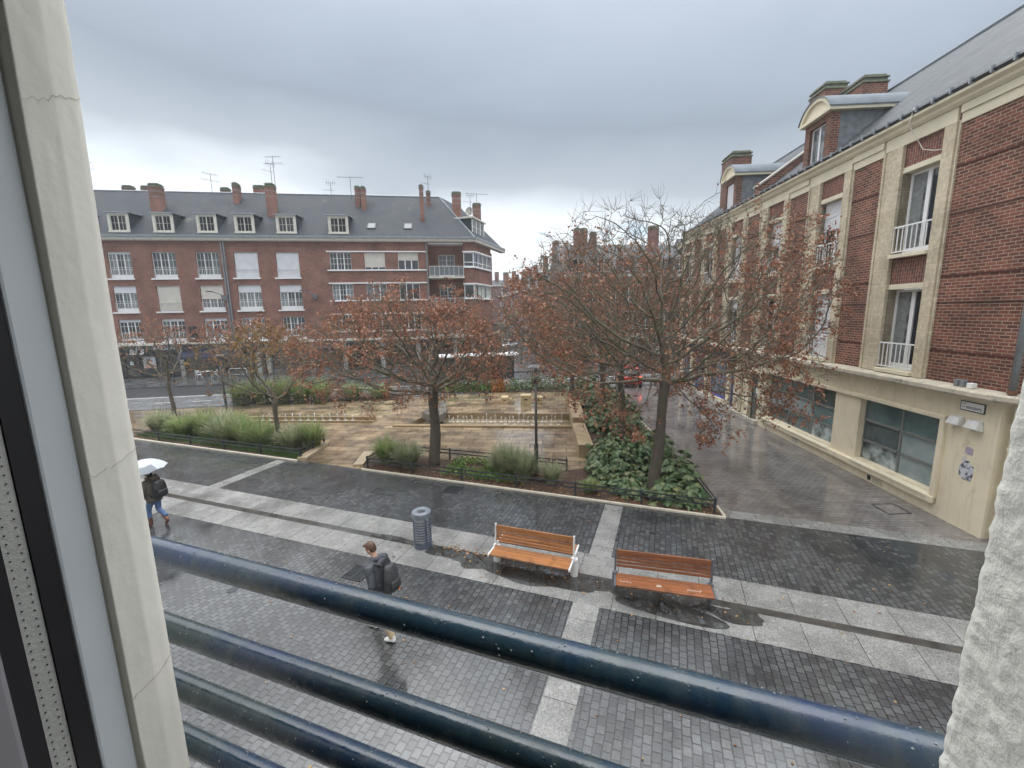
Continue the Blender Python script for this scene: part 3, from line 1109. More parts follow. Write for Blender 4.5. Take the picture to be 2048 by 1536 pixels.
# ------------------------------------------------------------------ the long brick building across the square
P0 = G(300, 757)
bl = thing('apartment_building', 'long red brick block with slate roof, dormers and shops across the square', 'building', (P0.x, P0.y, 0), R(90) - HB)
colA = [(-5.75, -3.75), (-1.95, 0.02), (1.78, 3.83), (5.6, 7.68), (9.0, 11.16), (12.82, 14.95)]
Z3, Z2, Z1 = (9.62, 12.05), (6.48, 8.92), (3.58, 5.76)
colB = [(17.86, 19.92), (21.2, 23.25), (24.52, 26.56)]
B3, B2, B1 = (10.35, 12.05), (7.32, 8.95), (4.2, 5.85)
holes = [(a, b, *z) for a, b in colA for z in (Z3, Z2, Z1)] + [(a, b, *z) for a, b in colB for z in (B3, B2, B1)]
XC = 32.3                                          # corner of the building
m = MB()
wall_holes(m, -14, 27.6, 3.45, 13.05, holes, 0, .28)
# recessed balconies, then the corner with its bay
lg = [(28.6, 30.3, 9.62, 12.0), (28.6, 30.3, 6.4, 8.8), (28.6, 30.3, 3.6, 5.6)]
wall_holes(m, 27.6, 31.2, 3.45, 13.05, lg, 1.5, .2)
m.quad((27.6, 0, 3.45), (27.6, 1.5, 3.45), (27.6, 1.5, 13.05), (27.6, 0, 13.05))
m.quad((31.2, 1.5, 3.45), (31.2, 0, 3.45), (31.2, 0, 13.05), (31.2, 1.5, 13.05))
SD = Vector((.44, .898, 0))                        # direction of the side street in local axes
zb = [(3.45, 7.3), (8.95, 10.5), (12.2, 13.05)]
for a, b in zb:
    m.quad((31.2, 0, a), (XC, 0, a), (XC, 0, b), (31.2, 0, b))
    e = Vector((XC, 0, 0)) + SD * 5.0
    m.quad((XC, 0, a), (e.x, e.y, a), (e.x, e.y, b), (XC, 0, b))
e5 = Vector((XC, 0, 0)) + SD * 5.0
e9 = Vector((XC, 0, 0)) + SD * 8.6
inn = Vector((-.898, .44, 0))
p1 = e5 + inn * 1.2; p2 = e9 + inn * 1.2
m.quad((e5.x, e5.y, 3.45), (p1.x, p1.y, 3.45), (p1.x, p1.y, 13.05), (e5.x, e5.y, 13.05))
m.quad((p1.x, p1.y, 3.45), (p2.x, p2.y, 3.45), (p2.x, p2.y, 13.05), (p1.x, p1.y, 13.05))
m.quad((-14, 12, 0), (-14, 0, 3.45), (-14, 0, 13.05), (-14, 12, 13.05))
wl = m.build('wall', M['brick_l'], bl)

# windows: front of the left part
st3 = [.05, .07, 0, 0, 1.0, 1.0]
st2 = [.3, .25, .93, .52, .27, .28]
st1 = [.1, .10, .09, .10, .04, .0]
for (zz, st, row) in ((Z3, st3, 3), (Z2, st2, 2), (Z1, st1, 1)):
    for i, (a, b) in enumerate(colA):
        s = st[i]
        cur = None
        if (row, i) in ((3, 1), (2, 4), (2, 5), (1, 4)):
            cur = ['glass_c', 'glass', 'glass_c'] if row == 3 else (['glass_c', 'glass_c', 'glass_c'] if i == 4 else ['glass_c', 'glass', 'glass'])
        if cur is None: cur = [rnd.choice(('glass', 'glass', 'glass', 'glass_c', 'glass_dk')) for _ in range(3)]
        w = casement(bl, a, b, zz[0], zz[1], .16, 3, 3, 2, .30, panes=cur)
        if s > 0:
            blind(w, a + .02, b - .02, zz[1] - (zz[1] - zz[0]) * (s if s < 1 else .985), zz[1], .11, 'shutter_c' if (row, i) in ((2, 2), (2, 3)) else 'shutter_w')
        guard(w, a + .01, b - .01, zz[0] + .06, zz[0] + .86, .045, 14, .014, 'offwhite' if i == 2 and row == 2 else 'white')
        m = MB(); m.box(a - .22, b + .12, -.13, .16, zz[0] - .13, zz[0] - .002)
        m.build('sill', M['white'], w)
# right part
for (zz, row) in ((B3, 3), (B2, 2), (B1, 1)):
    for i, (a, b) in enumerate(colB):
        cur = ['glass_c', 'glass', 'glass_c'] if (row, i) == (2, 0) else (['glass_c'] * 3 if (row, i) == (2, 1) else None)
        w = casement(bl, a, b, zz[0], zz[1], .14, 3, 3 if i == 0 else 1, 2 if i == 0 else 1, .0, panes=cur)
        if row == 3 and i == 1: blind(w, a + .02, b - .02, zz[0] + .28, zz[1], .09, 'shutter_c')
        if row == 3 and i == 2: blind(w, a + .02, b - .02, zz[0] + .95, zz[1], .09, 'shutter_c')
m = MB()
for zz in (12.06, 10.23, 8.96, 7.20, 5.86, 4.08):
    m.box(17.6, 27.5, -.16 if zz in (10.23, 7.2, 4.08) else -.12, .10, zz, zz + .12)
m.build('string_course', M['white'], bl, bevel=.01)
m = MB()
for zz in (12.2, 8.95 - .14, 10.5, 7.3 - .02):
    z_ = {12.2: 12.06, 10.5: 10.5, }.get(zz, zz)
    m.box(31.1, XC + .05, -.12, .10, z_, z_ + .14)
    a = Vector((XC, 0, 0)) - inn * .05; b = e5 - inn * .05
    m.bar((a.x, a.y, z_ + .07), (b.x, b.y, z_ + .07), .24, .14)
m.box(27.5, 31.28, .101, 1.6, 12.9, 13.04)
m.build('bay_band', M['white'], bl)
# bay glazing
for z0, z1, nm in ((10.64, 12.06, 0), (7.42, 8.81, 1)):
    m = MB(); g = MB(); cu = MB()
    for k in range(5):
        q = Vector((XC, 0, 0)) + SD * (4.95 * k / 4) + inn * .08
        m.bar((q.x, q.y, z0), (q.x, q.y, z1), .09, .07, (SD.x, SD.y, 0))
    m.box(31.2, 31.28, .05, .12, z0, z1)
    q0 = Vector((XC, 0, 0)) + inn * .08; q1 = e5 + inn * .08
    for zz in ((z0 + .04, z1 - .04) + ((z0 + .45,) if nm == 0 else ())):
        m.bar((q0.x, q0.y, zz), (q1.x, q1.y, zz), .08, .07)
        m.box(31.2, XC, .05, .12, zz - .035, zz + .035)
    w = m.build('bay_window', M['white'], bl)
    i0 = q0 + inn * .05; i1 = q1 + inn * .05
    g.quad((i0.x, i0.y, z0), (i1.x, i1.y, z0), (i1.x, i1.y, z1), (i0.x, i0.y, z1))
    g.quad((31.2, .13, z0), (i0.x, .13, z0), (i0.x, .13, z1), (31.2, .13, z1))
    g.build('pane', M['glass'], w)
    if nm == 1:
        for f0, f1 in ((.02, .16), (.30, .42), (.44, .60), (.72, .98)):
            a = i0.lerp(i1, f0) - inn * .012; b = i0.lerp(i1, f1) - inn * .012
            cu = MB()
            cu.quad((a.x, a.y, z0), (b.x, b.y, z0), (b.x, b.y, z1), (a.x, a.y, z1))
            cu.build('curtain', plain('pale_curtain', (.50, .53, .47), .8, .2, 6), w)
# loggia doors and balconies
for k, (a, b, z0, z1) in enumerate(lg):
    casement(bl, a, b, z0, z1, 1.58, 2, 4, 2, .25)
    zf = z0 - .18
    bal = MB()
    bal.box(27.55, 31.25, -.55, 1.5, zf, zf + .16)
    bo = bal.build('balcony', M['offwhite'], bl)
    m = MB()
    for i in range(8):
        xx = 27.7 + 3.45 * i / 7
        m.box(xx - .02, xx + .02, -.50, -.46, zf + .16, zf + 1.15)
    m.box(27.68, 31.2, -.51, -.45, zf + 1.15, zf + 1.2)
    m.box(27.68, 31.2, -.495, -.465, zf + .25, zf + .29)
    m.build('guard_rail', M['steel_w'], bo)
    g = MB(); g.box(27.72, 31.15, -.474, -.468, zf + .30, zf + 1.13)
    g.build('guard_panel', glass_mat('balcony_glass', (.10, .115, .12), .2), bo)

# eaves, gutter, roof
zc = 13.05
eL = [(-14, -.42), (XC + .18, -.42), (XC + .18 + .44 * 15, -.42 + .898 * 15)]
m = MB()
m.extr([(-.42, zc + .10), (-.36, zc), (.25, zc), (.25, zc + .38), (-.42, zc + .38)], -14, XC + .1)
a = Vector((XC + .02, -.30, 0)); b = a + SD * 9.2
m.bar((a.x, a.y, zc + .19), (b.x, b.y, zc + .19), .62, .38)
m.build('cornice', M['stone_w'], bl)
m = MB()
m.extr([(-.52, zc + .34), (-.40, zc + .34), (-.40, zc + .50), (-.54, zc + .50)], -14, XC + .2)
a = a - inn * .30 + Vector((.0, 0, 0)); b = b - inn * .30
m.bar((a.x, a.y, zc + .42), (b.x, b.y, zc + .42), .14, .16)
m.build('gutter', M['zinc'], bl)
ZE, ZR, YR = zc + .42, 18.85, 5.5
TR = (ZR - ZE) / (YR + .40)
R1 = (28.9, YR)
R3 = (R1[0] + .44 * 6.3, R1[1] + .898 * 6.3)
m = MB()
m.add([(-14, -.40, ZE), (XC + .16, -.40, ZE), (*R1, ZR), (-14, YR, ZR)], [(0, 1, 2, 3)])
ee = Vector((XC + .16, -.40, 0)) + SD * 9
m.add([(XC + .16, -.40, ZE), (ee.x, ee.y, ZE), (*R3, ZR), (*R1, ZR)], [(0, 1, 2, 3)])
m.add([(-14, YR, ZR), (*R1, ZR), (*R3, ZR), (20, 18, ZE), (-14, 12, ZE)], [(0, 1, 2), (0, 2, 3, 4)])
rf = m.build('roof', M['slate'], bl)
m = MB()
m.tube([(-14, YR, ZR + .02), (*R1, ZR + .02)], .07, 6)
m.tube([(XC + .16, -.40, ZE + .02), (*R1, ZR + .02), (*R3, ZR + .02)], .05, 6)
m.build('ridge_capping', M['zinc'], rf)


def roof_hit(zf):
    "depth and height on the roof slope of what shows at facade height zf"
    D = 42.3
    y = (ZE + TR * .40 - zf) / ((zf - EYE) / D - TR)
    return y, ZE + TR * (y + .40)


for k, (a, b) in enumerate([(-5.2, -3.5), (-1.45, .28), (2.3, 4.05), (6.08, 7.82), (9.4, 11.17), (13.17, 14.99), (18.0, 19.9)]):
    yb, zb_ = .10, ZE + TR * .5
    zt = zb_ + 1.62
    yt = (zt - ZE) / TR - .40
    m = MB()                                       # slate cheeks
    m.extr([(yb + .02, zb_ - .05), (yt, zt - .002), (yb + .02, zt - .002)], a + .02, b - .02)
    d = m.build('dormer', M['slate'], rf)
    m = MB()
    m.hexa([(a - .14, yb - .22, zt), (b + .14, yb - .22, zt), (b + .14, yt + .2, zt + .10), (a - .14, yt + .2, zt + .10),
            (a - .14, yb - .22, zt + .09), (b + .14, yb - .22, zt + .09), (b + .14, yt + .2, zt + .2), (a - .14, yt + .2, zt + .2)])
    m.build('dormer_roof', M['zinc'], d)
    m = MB()
    m.box(a, a + .2, yb - .06, yb + .06, zb_, zt - .001); m.box(b - .2, b, yb - .06, yb + .06, zb_, zt - .001)
    m.box(a + .2, b - .2, yb - .06, yb + .06, zt - .18, zt - .001); m.box(a - .04, b + .04, yb - .12, yb + .06, zb_ - .14, zb_)
    m.build('dormer_frame', M['offwhite'], d)
    ww = casement(d, a + .21, b - .21, zb_ + .003, zt - .19, yb - .01, 2, 2, 2, .05, ('offwhite', 'glass'))
for xf in (22.0, 25.65):
    y, z = roof_hit(14.55)
    m = MB()
    n_ = Vector((0, -TR, 1)).normalized()
    t_ = Vector((0, 1, TR)).normalized()
    c = Vector((xf, y, z)) + n_ * .05
    hx, ht = Vector((.42, 0, 0)), t_ * .48
    m.hexa([c - hx - ht - n_ * .05, c + hx - ht - n_ * .05, c + hx + ht - n_ * .05, c - hx + ht - n_ * .05, c - hx - ht + n_ * .05, c + hx - ht + n_ * .05, c + hx + ht + n_ * .05, c - hx + ht + n_ * .05])
    s = m.build('skylight', M['gutter'], rf)
    m = MB(); hx, ht, c = hx * .8, ht * .82, c + n_ * .054
    m.quad(c - hx - ht, c + hx - ht, c + hx + ht, c - hx + ht)
    m.build('skylight_pane', glass_mat('skylight_glass', (.10, .12, .14), .1), s)
# dormer on the side-street slope
q = Vector((XC, 0, 0)) + SD * 3.2 + inn * .75
dd = child_empty('dormer', rf, (q.x, q.y, 0), atan2(SD.y, SD.x))
m = MB()
m.box(-1.75, 1.75, 0, 3.2, ZE + .6, ZE + 2.35)
m.build('dormer_wall', M['slate'], dd)
m = MB(); m.box(-1.95, 1.95, -.25, 3.4, ZE + 2.36, ZE + 2.52)
m.box(-1.75, 1.75, -.06, -.002, ZE + .6, ZE + .8)
for k in range(4):
    m.box(-1.75 + k * 1.12, -1.75 + k * 1.12 + .14, -.06, -.002, ZE + .8, ZE + 2.35)
m.build('dormer_frame', M['offwhite'], dd)
for k in range(3):
    casement(dd, -1.61 + k * 1.12, -.63 + k * 1.12, ZE + .82, ZE + 2.3, -.055, 1, 2, 2, .03)
# chimneys (facade-plane x, width, bottom and top as they show)
for x, w, d, zfb, zft in ((2.75, .95, .9, 15.5, 18.15), (9.7, .50, .9, 16.4, 18.35), (12.8, .82, .8, 15.3, 18.4), (20.85, .5, .7, 16.3, 18.3), (21.4, .42, .8, 16.0, 18.3), (27.12, .42, .5, 15.05, 18.6), (27.7, .44, .5, 16.5, 18.0)):
    y, z = roof_hit(zfb)
    zt = EYE + (zft - EYE) * (42.3 + y) / 42.3
    k = (42.3 + y) / 42.3
    xc = x * k + (k - 1) * -9
    xc = x + (x - 36) * 0 + y * (x - 27.3) / 44.0
    chimney(rf, xc, y + d / 2, w, d, z - .6, zt, 'brick_l')
for x, w in ((-9.3, 1.1), (-4.6, 1.2), (-.6, .9), (.9, .8), (7.6, .8), (8.8, .7), (10.6, 1.1)):
    chimney(rf, x * 1.17 - 3.2, YR + 2.0, w, .8, ZR - 3, ZR + (1.0 if w > .75 else .45) + (.3 if x == 10.6 else 0), 'brick_l', bands=False)
for (px, py, Y, w, zb_, zt, d) in ((914, 435, 49.5, .95, 14.5, 18.9, .9), (954, 440, 54.5, .95, 15.5, 18.9, .9)):
    p = AT(px, py, Y)
    lp = Matrix.Rotation(-(R(90) - HB), 4, 'Z') @ (p - Vector((P0.x, P0.y, 0)))
    chimney(rf, lp.x, lp.y, w, d, zb_, zt, 'brick_l')

# rainwater pipes
for xx, two in ((8.05, True), (27.45, False)):
    m = MB()
    for dx in ((0, .22) if two else (0,)):
        m.tube([(xx + dx, -.16, zc + .05), (xx + dx, -.14, 3.6)], .075, 8)
        for zz in (11.5, 9.2, 6.9, 4.6):
            m.tube([(xx + dx, -.145, zz), (xx + dx, -.145, zz + .12)], .09, 8)
    m.build('downpipe', M['metal_g'], bl, smooth=False)

# ground floor: ledge, fascia, shops
m = MB()
m.extr([(-.42, 3.24), (.3, 3.24), (.3, 3.45), (-.42, 3.42)], -14, XC + .3)
a = Vector((XC, -.1, 0)); b = a + SD * 9
m.bar((a.x, a.y, 3.34), (b.x, b.y, 3.34), .6, .20)
m.build('ledge', M['offwhite'], bl)
m = MB()
m.box(-14, XC - .2, .9, 1.1, 0, 3.24)
a = Vector((XC - .3, .9, 0)); b = a + SD * 9
m.bar((a.x, a.y, 1.62), (b.x, b.y, 1.62), .2, 3.24)
m.build('shop_back', M['black'], bl)
pil = [-9.0, -4.9, 3.1, 6.6, 10.2, 11.1, 15.3, 18.6, 22.4, 26.1, 30.0, XC - .35]
M['pillar'] = plain('grey_stone_pillar', (.36, .35, .33), .7, .15, 2)
for x in pil:
    m = MB(); m.box(x - .2, x + .2, -.02, .9, 0, 3.24)
    m.build('pillar', M['pillar'], bl)
shops = [(-14, 3.05, 'black'), (3.35, 6.35, 'navy'), (6.85, 10.0, 'shopb'), (11.35, 15.05, 'shopg'), (15.55, 18.35, 'shopg'), (18.85, 22.15, 'black'), (22.65, 25.85, 'shopb'), (26.35, 29.75, 'black')]
M['shopb'] = plain('brown_fascia', (.10, .062, .045), .5, .2, 2)
M['shopg'] = plain('grey_fascia', (.14, .145, .15), .5, .2, 2)
for i, (a, b, mm) in enumerate(shops):
    m = MB(); m.box(a, b, -.10, .05, 2.50, 3.22)
    s = m.build('shop_fascia', M[mm], bl)
    if i == 0:
        lettering("al's", 1.05, M['white'], s, (-.75, -.115, 2.72), shear=.25, bold=.02)
        lettering('MASCULIN', .40, M['white'], s, (3.2 - 1.45, -.115, 2.93), bold=.012)
    if i == 2:
        lettering('COS', .55, M['offwhite'], s, (7.6, -.115, 2.85), bold=.01)
    m = MB()
    nx = max(2, int((b - a) / 1.3))
    for k in range(nx + 1):
        x = a + (b - a) * k / nx
        m.box(x - .04, x + .04, .30, .38, .02, 2.5)
    m.box(a + .04, b - .04, .301, .379, .02, .45 if i else .25)
    m.box(a + .04, b - .04, .301, .379, 2.1, 2.16)
    w = m.build('shop_window', M['black' if i in (0, 5, 7) else 'shopg'], bl)
    g = MB(); g.box(a, b, .39, .40, .02, 2.5)
    g.build('pane', glass_mat('shop_glass', (.035, .034, .032), .05, ((.12, .09, .065) if i not in (0, 5) else (.03, .03, .03), .9)), w)
m = MB()
m.add([(3.4, -.12, 2.62), (8.9, -.12, 2.62), (8.9, -1.3, 2.05), (3.4, -1.3, 2.05), (3.4, -1.3, 1.88), (8.9, -1.3, 1.88)], [(0, 3, 2, 1), (3, 4, 5, 2)])
m.build('awning', M['navy'], bl)

# things fixed to the front
pm, pnt, pp = new_mat('portrait_poster')
pv = coords(pnt)
pf = noise(pnt, pv, 2.6, 3)
pnt.links.new(ramp(pnt, pf, [(.35, (.42, .23, .17)), (.5, (.60, .42, .34)), (.62, (.50, .53, .58))]), pp.inputs['Base Color'])


def on_front(x, y, z):
    return Matrix.Translation((P0.x, P0.y, 0)) @ Matrix.Rotation(R(90) - HB, 4, 'Z') @ Vector((x, y, z))


post = thing('portrait_poster', 'square portrait poster of a short-haired man in the dark shop window', 'poster', on_front(.05, .22, 1.0), R(90) - HB)
m = MB(); m.box(-.55, .55, 0, .03, 0, 1.12); m.build('board', plain('poster_grey', (.45, .47, .52), .5, .06, 2), post)
m = MB()
m.add([(-.50, -.004, .02), (.50, -.004, .02), (.46, -.004, .30), (.22, -.004, .46), (-.16, -.004, .46), (-.44, -.004, .34)], [(0, 1, 2, 3, 4, 5)])
m.build('shoulders', plain('poster_skin_warm', (.52, .30, .23), .5, .25, 6), post)
m = MB()
for sc, y_, zz, mm in ((1, -.006, .66, 0),):
    m.add([(.17 * cos(t * pi / 8) - .04, y_, zz + .22 * sin(t * pi / 8)) for t in range(16)], [tuple(range(16))])
m.build('face', plain('poster_skin', (.56, .34, .26), .5, .12, 6), post)
m = MB()
m.add([(.19 * cos(t * pi / 9) - .04, -.009, .72 + .20 * sin(t * pi / 9)) for t in range(10)], [tuple(range(10))])
m.build('hair', plain('poster_hair', (.06, .04, .03), .5, .2, 9), post)
nt_ = thing('paper_notice', 'small white paper notice taped in the dark shop window', 'notice', on_front(-1.55, .26, 1.35), R(90) - HB)
m = MB(); m.box(-.14, .14, 0, .01, 0, .34); m.build('sheet', M['white'], nt_)
m = MB(); m.box(-.08, .08, -.004, 0, .08, .26); m.build('print', plain('green_print', (.16, .30, .24), .6, .3, 30), nt_)
hs = thing('hanging_sign', 'black projecting box sign beside a first floor window of the brick block', 'sign', on_front(4.75, -.1, 3.75), R(90) - HB)
m = MB(); m.box(-.28, .28, -.55, -.25, .25, 1.25); m.box(-.03, .03, -.25, .1, .9, .95); m.build('box', M['black'], hs, bevel=.03)
m = MB(); m.box(-.14, .14, -.562, -.552, .05, .22); m.build('plate', M['white'], hs)
for xx, lab in ((7.55, 'grey street lamp on a short arm beside the double downpipe'), (15.9, 'grey street lamp on a short arm on the blank brick wall')):
    wl_ = thing('wall_lamp', lab, 'lamp', on_front(xx, 0, 7.7), R(90) - HB, 'street lamps on the brick front')
    m = MB(); m.tube([(.3, 0, .0), (.05, -.5, .35), (-.35, -1.2, .55)], .04, 6); m.build('arm', M['metal_g'], wl_)
    m = MB(); m.hexa([(.12, -.25, -.25), (.48, -.25, -.25), (.48, -.02, -.25), (.12, -.02, -.25), (.02, -.4, .25), (.58, -.4, .25), (.58, -.02, .25), (.02, -.02, .25)]); m.build('bracket', M['metal_g'], wl_)
    m = MB(); m.hexa([(-.75, -1.45, .52), (-.2, -1.45, .52), (-.2, -1.05, .52), (-.75, -1.05, .52), (-.65, -1.4, .66), (-.25, -1.4, .62), (-.25, -1.1, .62), (-.65, -1.1, .66)]); m.build('lamp_head', M['metal_d'], wl_, bevel=.03)
for px, py, Y, hh, kd, rz, lab in ((178, 388, 49.5, 3.6, 0, .3, 'aerial beside the plaster jamb at the left end of the slate roof'), (424, 380, 49.5, 2.0, 0, 1.0, 'small aerial on the chimney behind the ridge over the fifth dormer'),
                                   (552, 385, 48.0, 3.9, 0, .1, 'tallest twin-boom aerial beside the brick chimney over the sixth dormer'), (546, 385, 48.3, 3.2, 2, .9, 'aerial with a bent upper boom sharing the tall chimney'),
                                   (663, 392, 49.5, 1.7, 2, .2, 'short aerial with a gridded head standing alone on the ridge'), (703, 395, 48.6, 2.4, 1, .05, 'wide flat aerial with one long boom beside the paired chimney'),
                                   (857, 395, 49.5, 2.5, 2, .7, 'aerial clipped to the slim twin chimneys near the roof end'), (941, 425, 54.0, 2.3, 2, .3, 'aerial above the satellite dish at the roof corner'), (954, 420, 54.5, 2.2, 1, .1, 'flat boom aerial on the last chimney at the corner')):
    p = AT(px, py, Y)
    antenna(p - Vector((0, 0, .3)), hh, kd, rz, lab=lab)


def dish(p, r, rz, lab):
    t = thing('satellite_dish', lab, 'satellite dish', p, rz, 'satellite dishes')
    m = MB()
    for i in range(5):
        pass
    prof = [(r * k / 5, .10 * (k / 5) ** 2) for k in range(6)]
    vs = [(0, 0, 0)]; fs = []
    for k in range(1, 6):
        for j in range(14):
            a_ = 2 * pi * j / 14
            vs.append((prof[k][0] * cos(a_), -prof[k][1], prof[k][0] * sin(a_)))
    for j in range(14):
        fs.append((0, 1 + j, 1 + (j + 1) % 14))
    for k in range(4):
        for j in range(14):
            fs.append((1 + k * 14 + j, 1 + (k + 1) * 14 + j, 1 + (k + 1) * 14 + (j + 1) % 14, 1 + k * 14 + (j + 1) % 14))
    m.add(vs, fs)
    m.build('reflector', M['offwhite'], t)
    m = MB(); m.tube([(0, 0, -r), (0, -.35, -.05)], .02, 5); m.tube([(0, .05, 0), (0, .5, -.3)], .03, 5); m.build('arm', M['gutter'], t)


dish(AT(288, 405, 46.5), .42, .5, 'white satellite dish beside the broad chimney on the slate roof')
dish(AT(939, 423, 54.2), .5, -.3, 'grey satellite dish below the aerials at the roof corner')
# balcony plants
# ------------------------------------------------------------------ the brick and stone building along the street on the right
br = thing('corner_building', 'brick and pale stone building with tall windows along the wet street', 'building', (11.65, 9.8, 0), R(-93.5))
PIT, NB_, SE = 3.75, 6, 22.8                       # local x = -distance along the front; local +Y goes into the building
ZL, ZT = 3.74, 11.0


def bx(mb, s0, s1, y0, y1, z0, z1, mi=0):
    mb.box(-s1, -s0, y0, y1, z0, z1, mi)


# brick skin: plain panels, panels between the floors, each a hair behind the stone
m = MB()
hol = []
for k in range(NB_):
    o = PIT * k
    hol.append((-(o + 3.8), -(o + 2.5), ZL, 10.98))
wall_holes(m, -SE, .15, ZL, 10.98, hol, 0, .45)
m.quad((.15, 0, ZL), (2.6, 5.0, ZL), (2.6, 5.0, 10.98), (.15, 0, 10.98))
m.quad((-SE, 0, 0), (-SE, 0, 10.98), (-SE, 11, 10.98), (-SE, 11, 0))
m.build('wall', M['brick_r'], br)
# thin strips crossing the plain panels, recess shade put into their dark colour
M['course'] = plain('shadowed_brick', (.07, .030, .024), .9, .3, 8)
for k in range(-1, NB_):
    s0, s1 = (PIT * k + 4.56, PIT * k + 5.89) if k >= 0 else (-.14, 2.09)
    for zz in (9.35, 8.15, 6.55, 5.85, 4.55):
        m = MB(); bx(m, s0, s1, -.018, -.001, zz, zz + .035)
        m.build('course_shade', M['course'], br)
M['frz'] = M['cream2']
w2 = [(.0, 'curt'), (.42, ''), (.46, ''), (.95, ''), (.3, ''), (.2, '')]
w1 = [(.0, 'curt'), (.985, ''), (.0, ''), (.25, ''), (.0, ''), (.0, '')]
for k in range(NB_):
    o = PIT * k
    m = MB()                                       # stone: one pilaster on each side with a stepped reveal
    bx(m, o + 2.16, o + 2.50, -.10, .30, ZL, 10.5)
    bx(m, o + 2.10, o + 2.159, -.05, .02, ZL, 10.5)
    m.build('pilaster', M['stone_p'], br, bevel=.012)
    m = MB()
    bx(m, o + 3.80, o + 4.22, -.10, .30, ZL, 10.5)
    bx(m, o + 4.221, o + 4.46, -.055, .02, ZL, 10.5)
    bx(m, o + 4.461, o + 4.55, -.085, .02, ZL, 10.5)
    m.build('pilaster', M['stone_p'], br, bevel=.012)
    for za, zb_ in ((9.86, 10.499), (6.43, 7.22)):  # soldier-course brick panels over each window
        m = MB(); bx(m, o + 2.501, o + 3.799, .02, .30, za, zb_)
        m.build('spandrel', M['brick_rv'], br)
    for zz in (9.70, 6.29):
        m = MB(); bx(m, o + 2.501, o + 3.799, -.02, .30, zz, zz + .155)
        m.build('lintel', M['cream2'], br, bevel=.01)
    for zz in (7.225, 3.745):
        m = MB(); bx(m, o + 2.505, o + 3.795, -.17, .42, zz, zz + .11)
        m.build('sill', M['cream2'], br, bevel=.01)
    for (z0, z1, (st, cu)) in ((7.34, 9.69, w2[k]), (3.86, 6.28, w1[k])):
        xa, xb = -(o + 3.795), -(o + 2.505)
        w = casement(br, xa, xb, z0, z1, .24, 2, 1, 1, .10, panes=(['glass_c', 'glass'] if k == 0 else ['glass', 'glass']), fw=.075, mull=.13)
        if cu:
            m = MB()
            nfold = 9
            vs = []
            for i in range(nfold * 4 + 1):
                xx = xa + .10 + .36 * i / (nfold * 4)
                vs += [(xx, .262 + .004 * sin(i * 1.57), z0 + .2), (xx, .262 + .004 * sin(i * 1.57), z1 - .1)]
            m.add(vs, [(2 * i, 2 * i + 2, 2 * i + 3, 2 * i + 1) for i in range(nfold * 4)])
            m.build('curtain', plain('grey_curtain', (.20, .21, .21), .8, .25, 8), w, smooth=True)
        if st > 0:
            blind(w, xa + .02, xb - .02, z1 - (z1 - z0) * st, z1 - .005, .18)
        m = MB()
        m.box(xa - .03, xb + .03, -.085, -.05, z0 + .78, z0 + .82)
        m.box(xa - .03, xb + .03, -.08, -.055, z0 + .06, z0 + .09)
        for i in range(9):
            xx = xa + (xb - xa) * i / 8
            m.box(xx - .011, xx + .011, -.075, -.055, z0 + .09, z0 + .78)
        for xx in (xa + .02, xb - .02):
            m.box(xx - .012, xx + .012, -.054, .2, z0 + .785, z0 + .81)
        m.build('guard_rail', M['white'], w)
# frieze, cornice, gutter
m = MB()
for k in range(-1, NB_):
    o = PIT * k
    s0, s1 = (o + 4.56, o + 5.90) if k >= 0 else (-.15, 2.1)
    bx(m, s0, s1, -.05, .02, 10.42, 10.66); bx(m, s0, s1, -.10, .02, 10.661, 10.86)
    if k >= 0:
        bx(m, o + 2.2, o + 4.5, -.07, .02, 10.501, 10.86)
m.build('frieze', M['cream2'], br, bevel=.008)
m = MB()
m.extr([(-.12, 10.862), (.3, 10.862), (.3, 11.13), (-.34, 11.13), (-.34, 11.06), (-.22, 10.99), (-.20, 10.93)], .4, -SE)
m.build('cornice', M['cream2'], br)
m = MB()
m.extr([(-.30, 11.135), (-.10, 11.135), (-.10, 11.27), (-.36, 11.27), (-.40, 11.20)], .4, -SE)
gt = m.build('gutter', M['gutter'], br)
for i in range(46):
    s = .1 + i * .5
    m = MB(); bx(m, s, s + .035, -.43, -.10, 11.13, 11.285)
    m.build('gutter_bracket', M['zinc'], gt)
# slate roof with a raised party wall
YR2, ZE2 = 5.6, 11.2
TR2 = .80
ZR2 = ZE2 + TR2 * (YR2 + .1)
m = MB()
m.extr([(-.22, ZE2 + .02), (YR2, ZR2), (11.0, ZE2)], 2.4, -SE)
rf2 = m.build('roof', M['slate_r'], br)
m = MB(); m.tube([(2.4, YR2, ZR2 + .02), (-SE, YR2, ZR2 + .02)], .08, 6)
m.build('ridge_capping', M['lead'], rf2)
m = MB()
n1 = .38
m.extr([(-.30, ZE2 + .05), (-.30, ZE2 + .40), (3.2, ZE2 + TR2 * 3.3 + .30), (3.2, ZE2 + TR2 * 3.3 - .3)], -11.9, -12.3)
pw = m.build('party_wall', M['brick_r'], rf2)
m = MB()
m.extr([(-.36, ZE2 + .37), (-.36, ZE2 + .46), (3.24, ZE2 + TR2 * 3.3 + .38), (3.24, ZE2 + TR2 * 3.3 + .305)], -11.84, -12.36)
m.build('coping', M['stone_w'], pw)


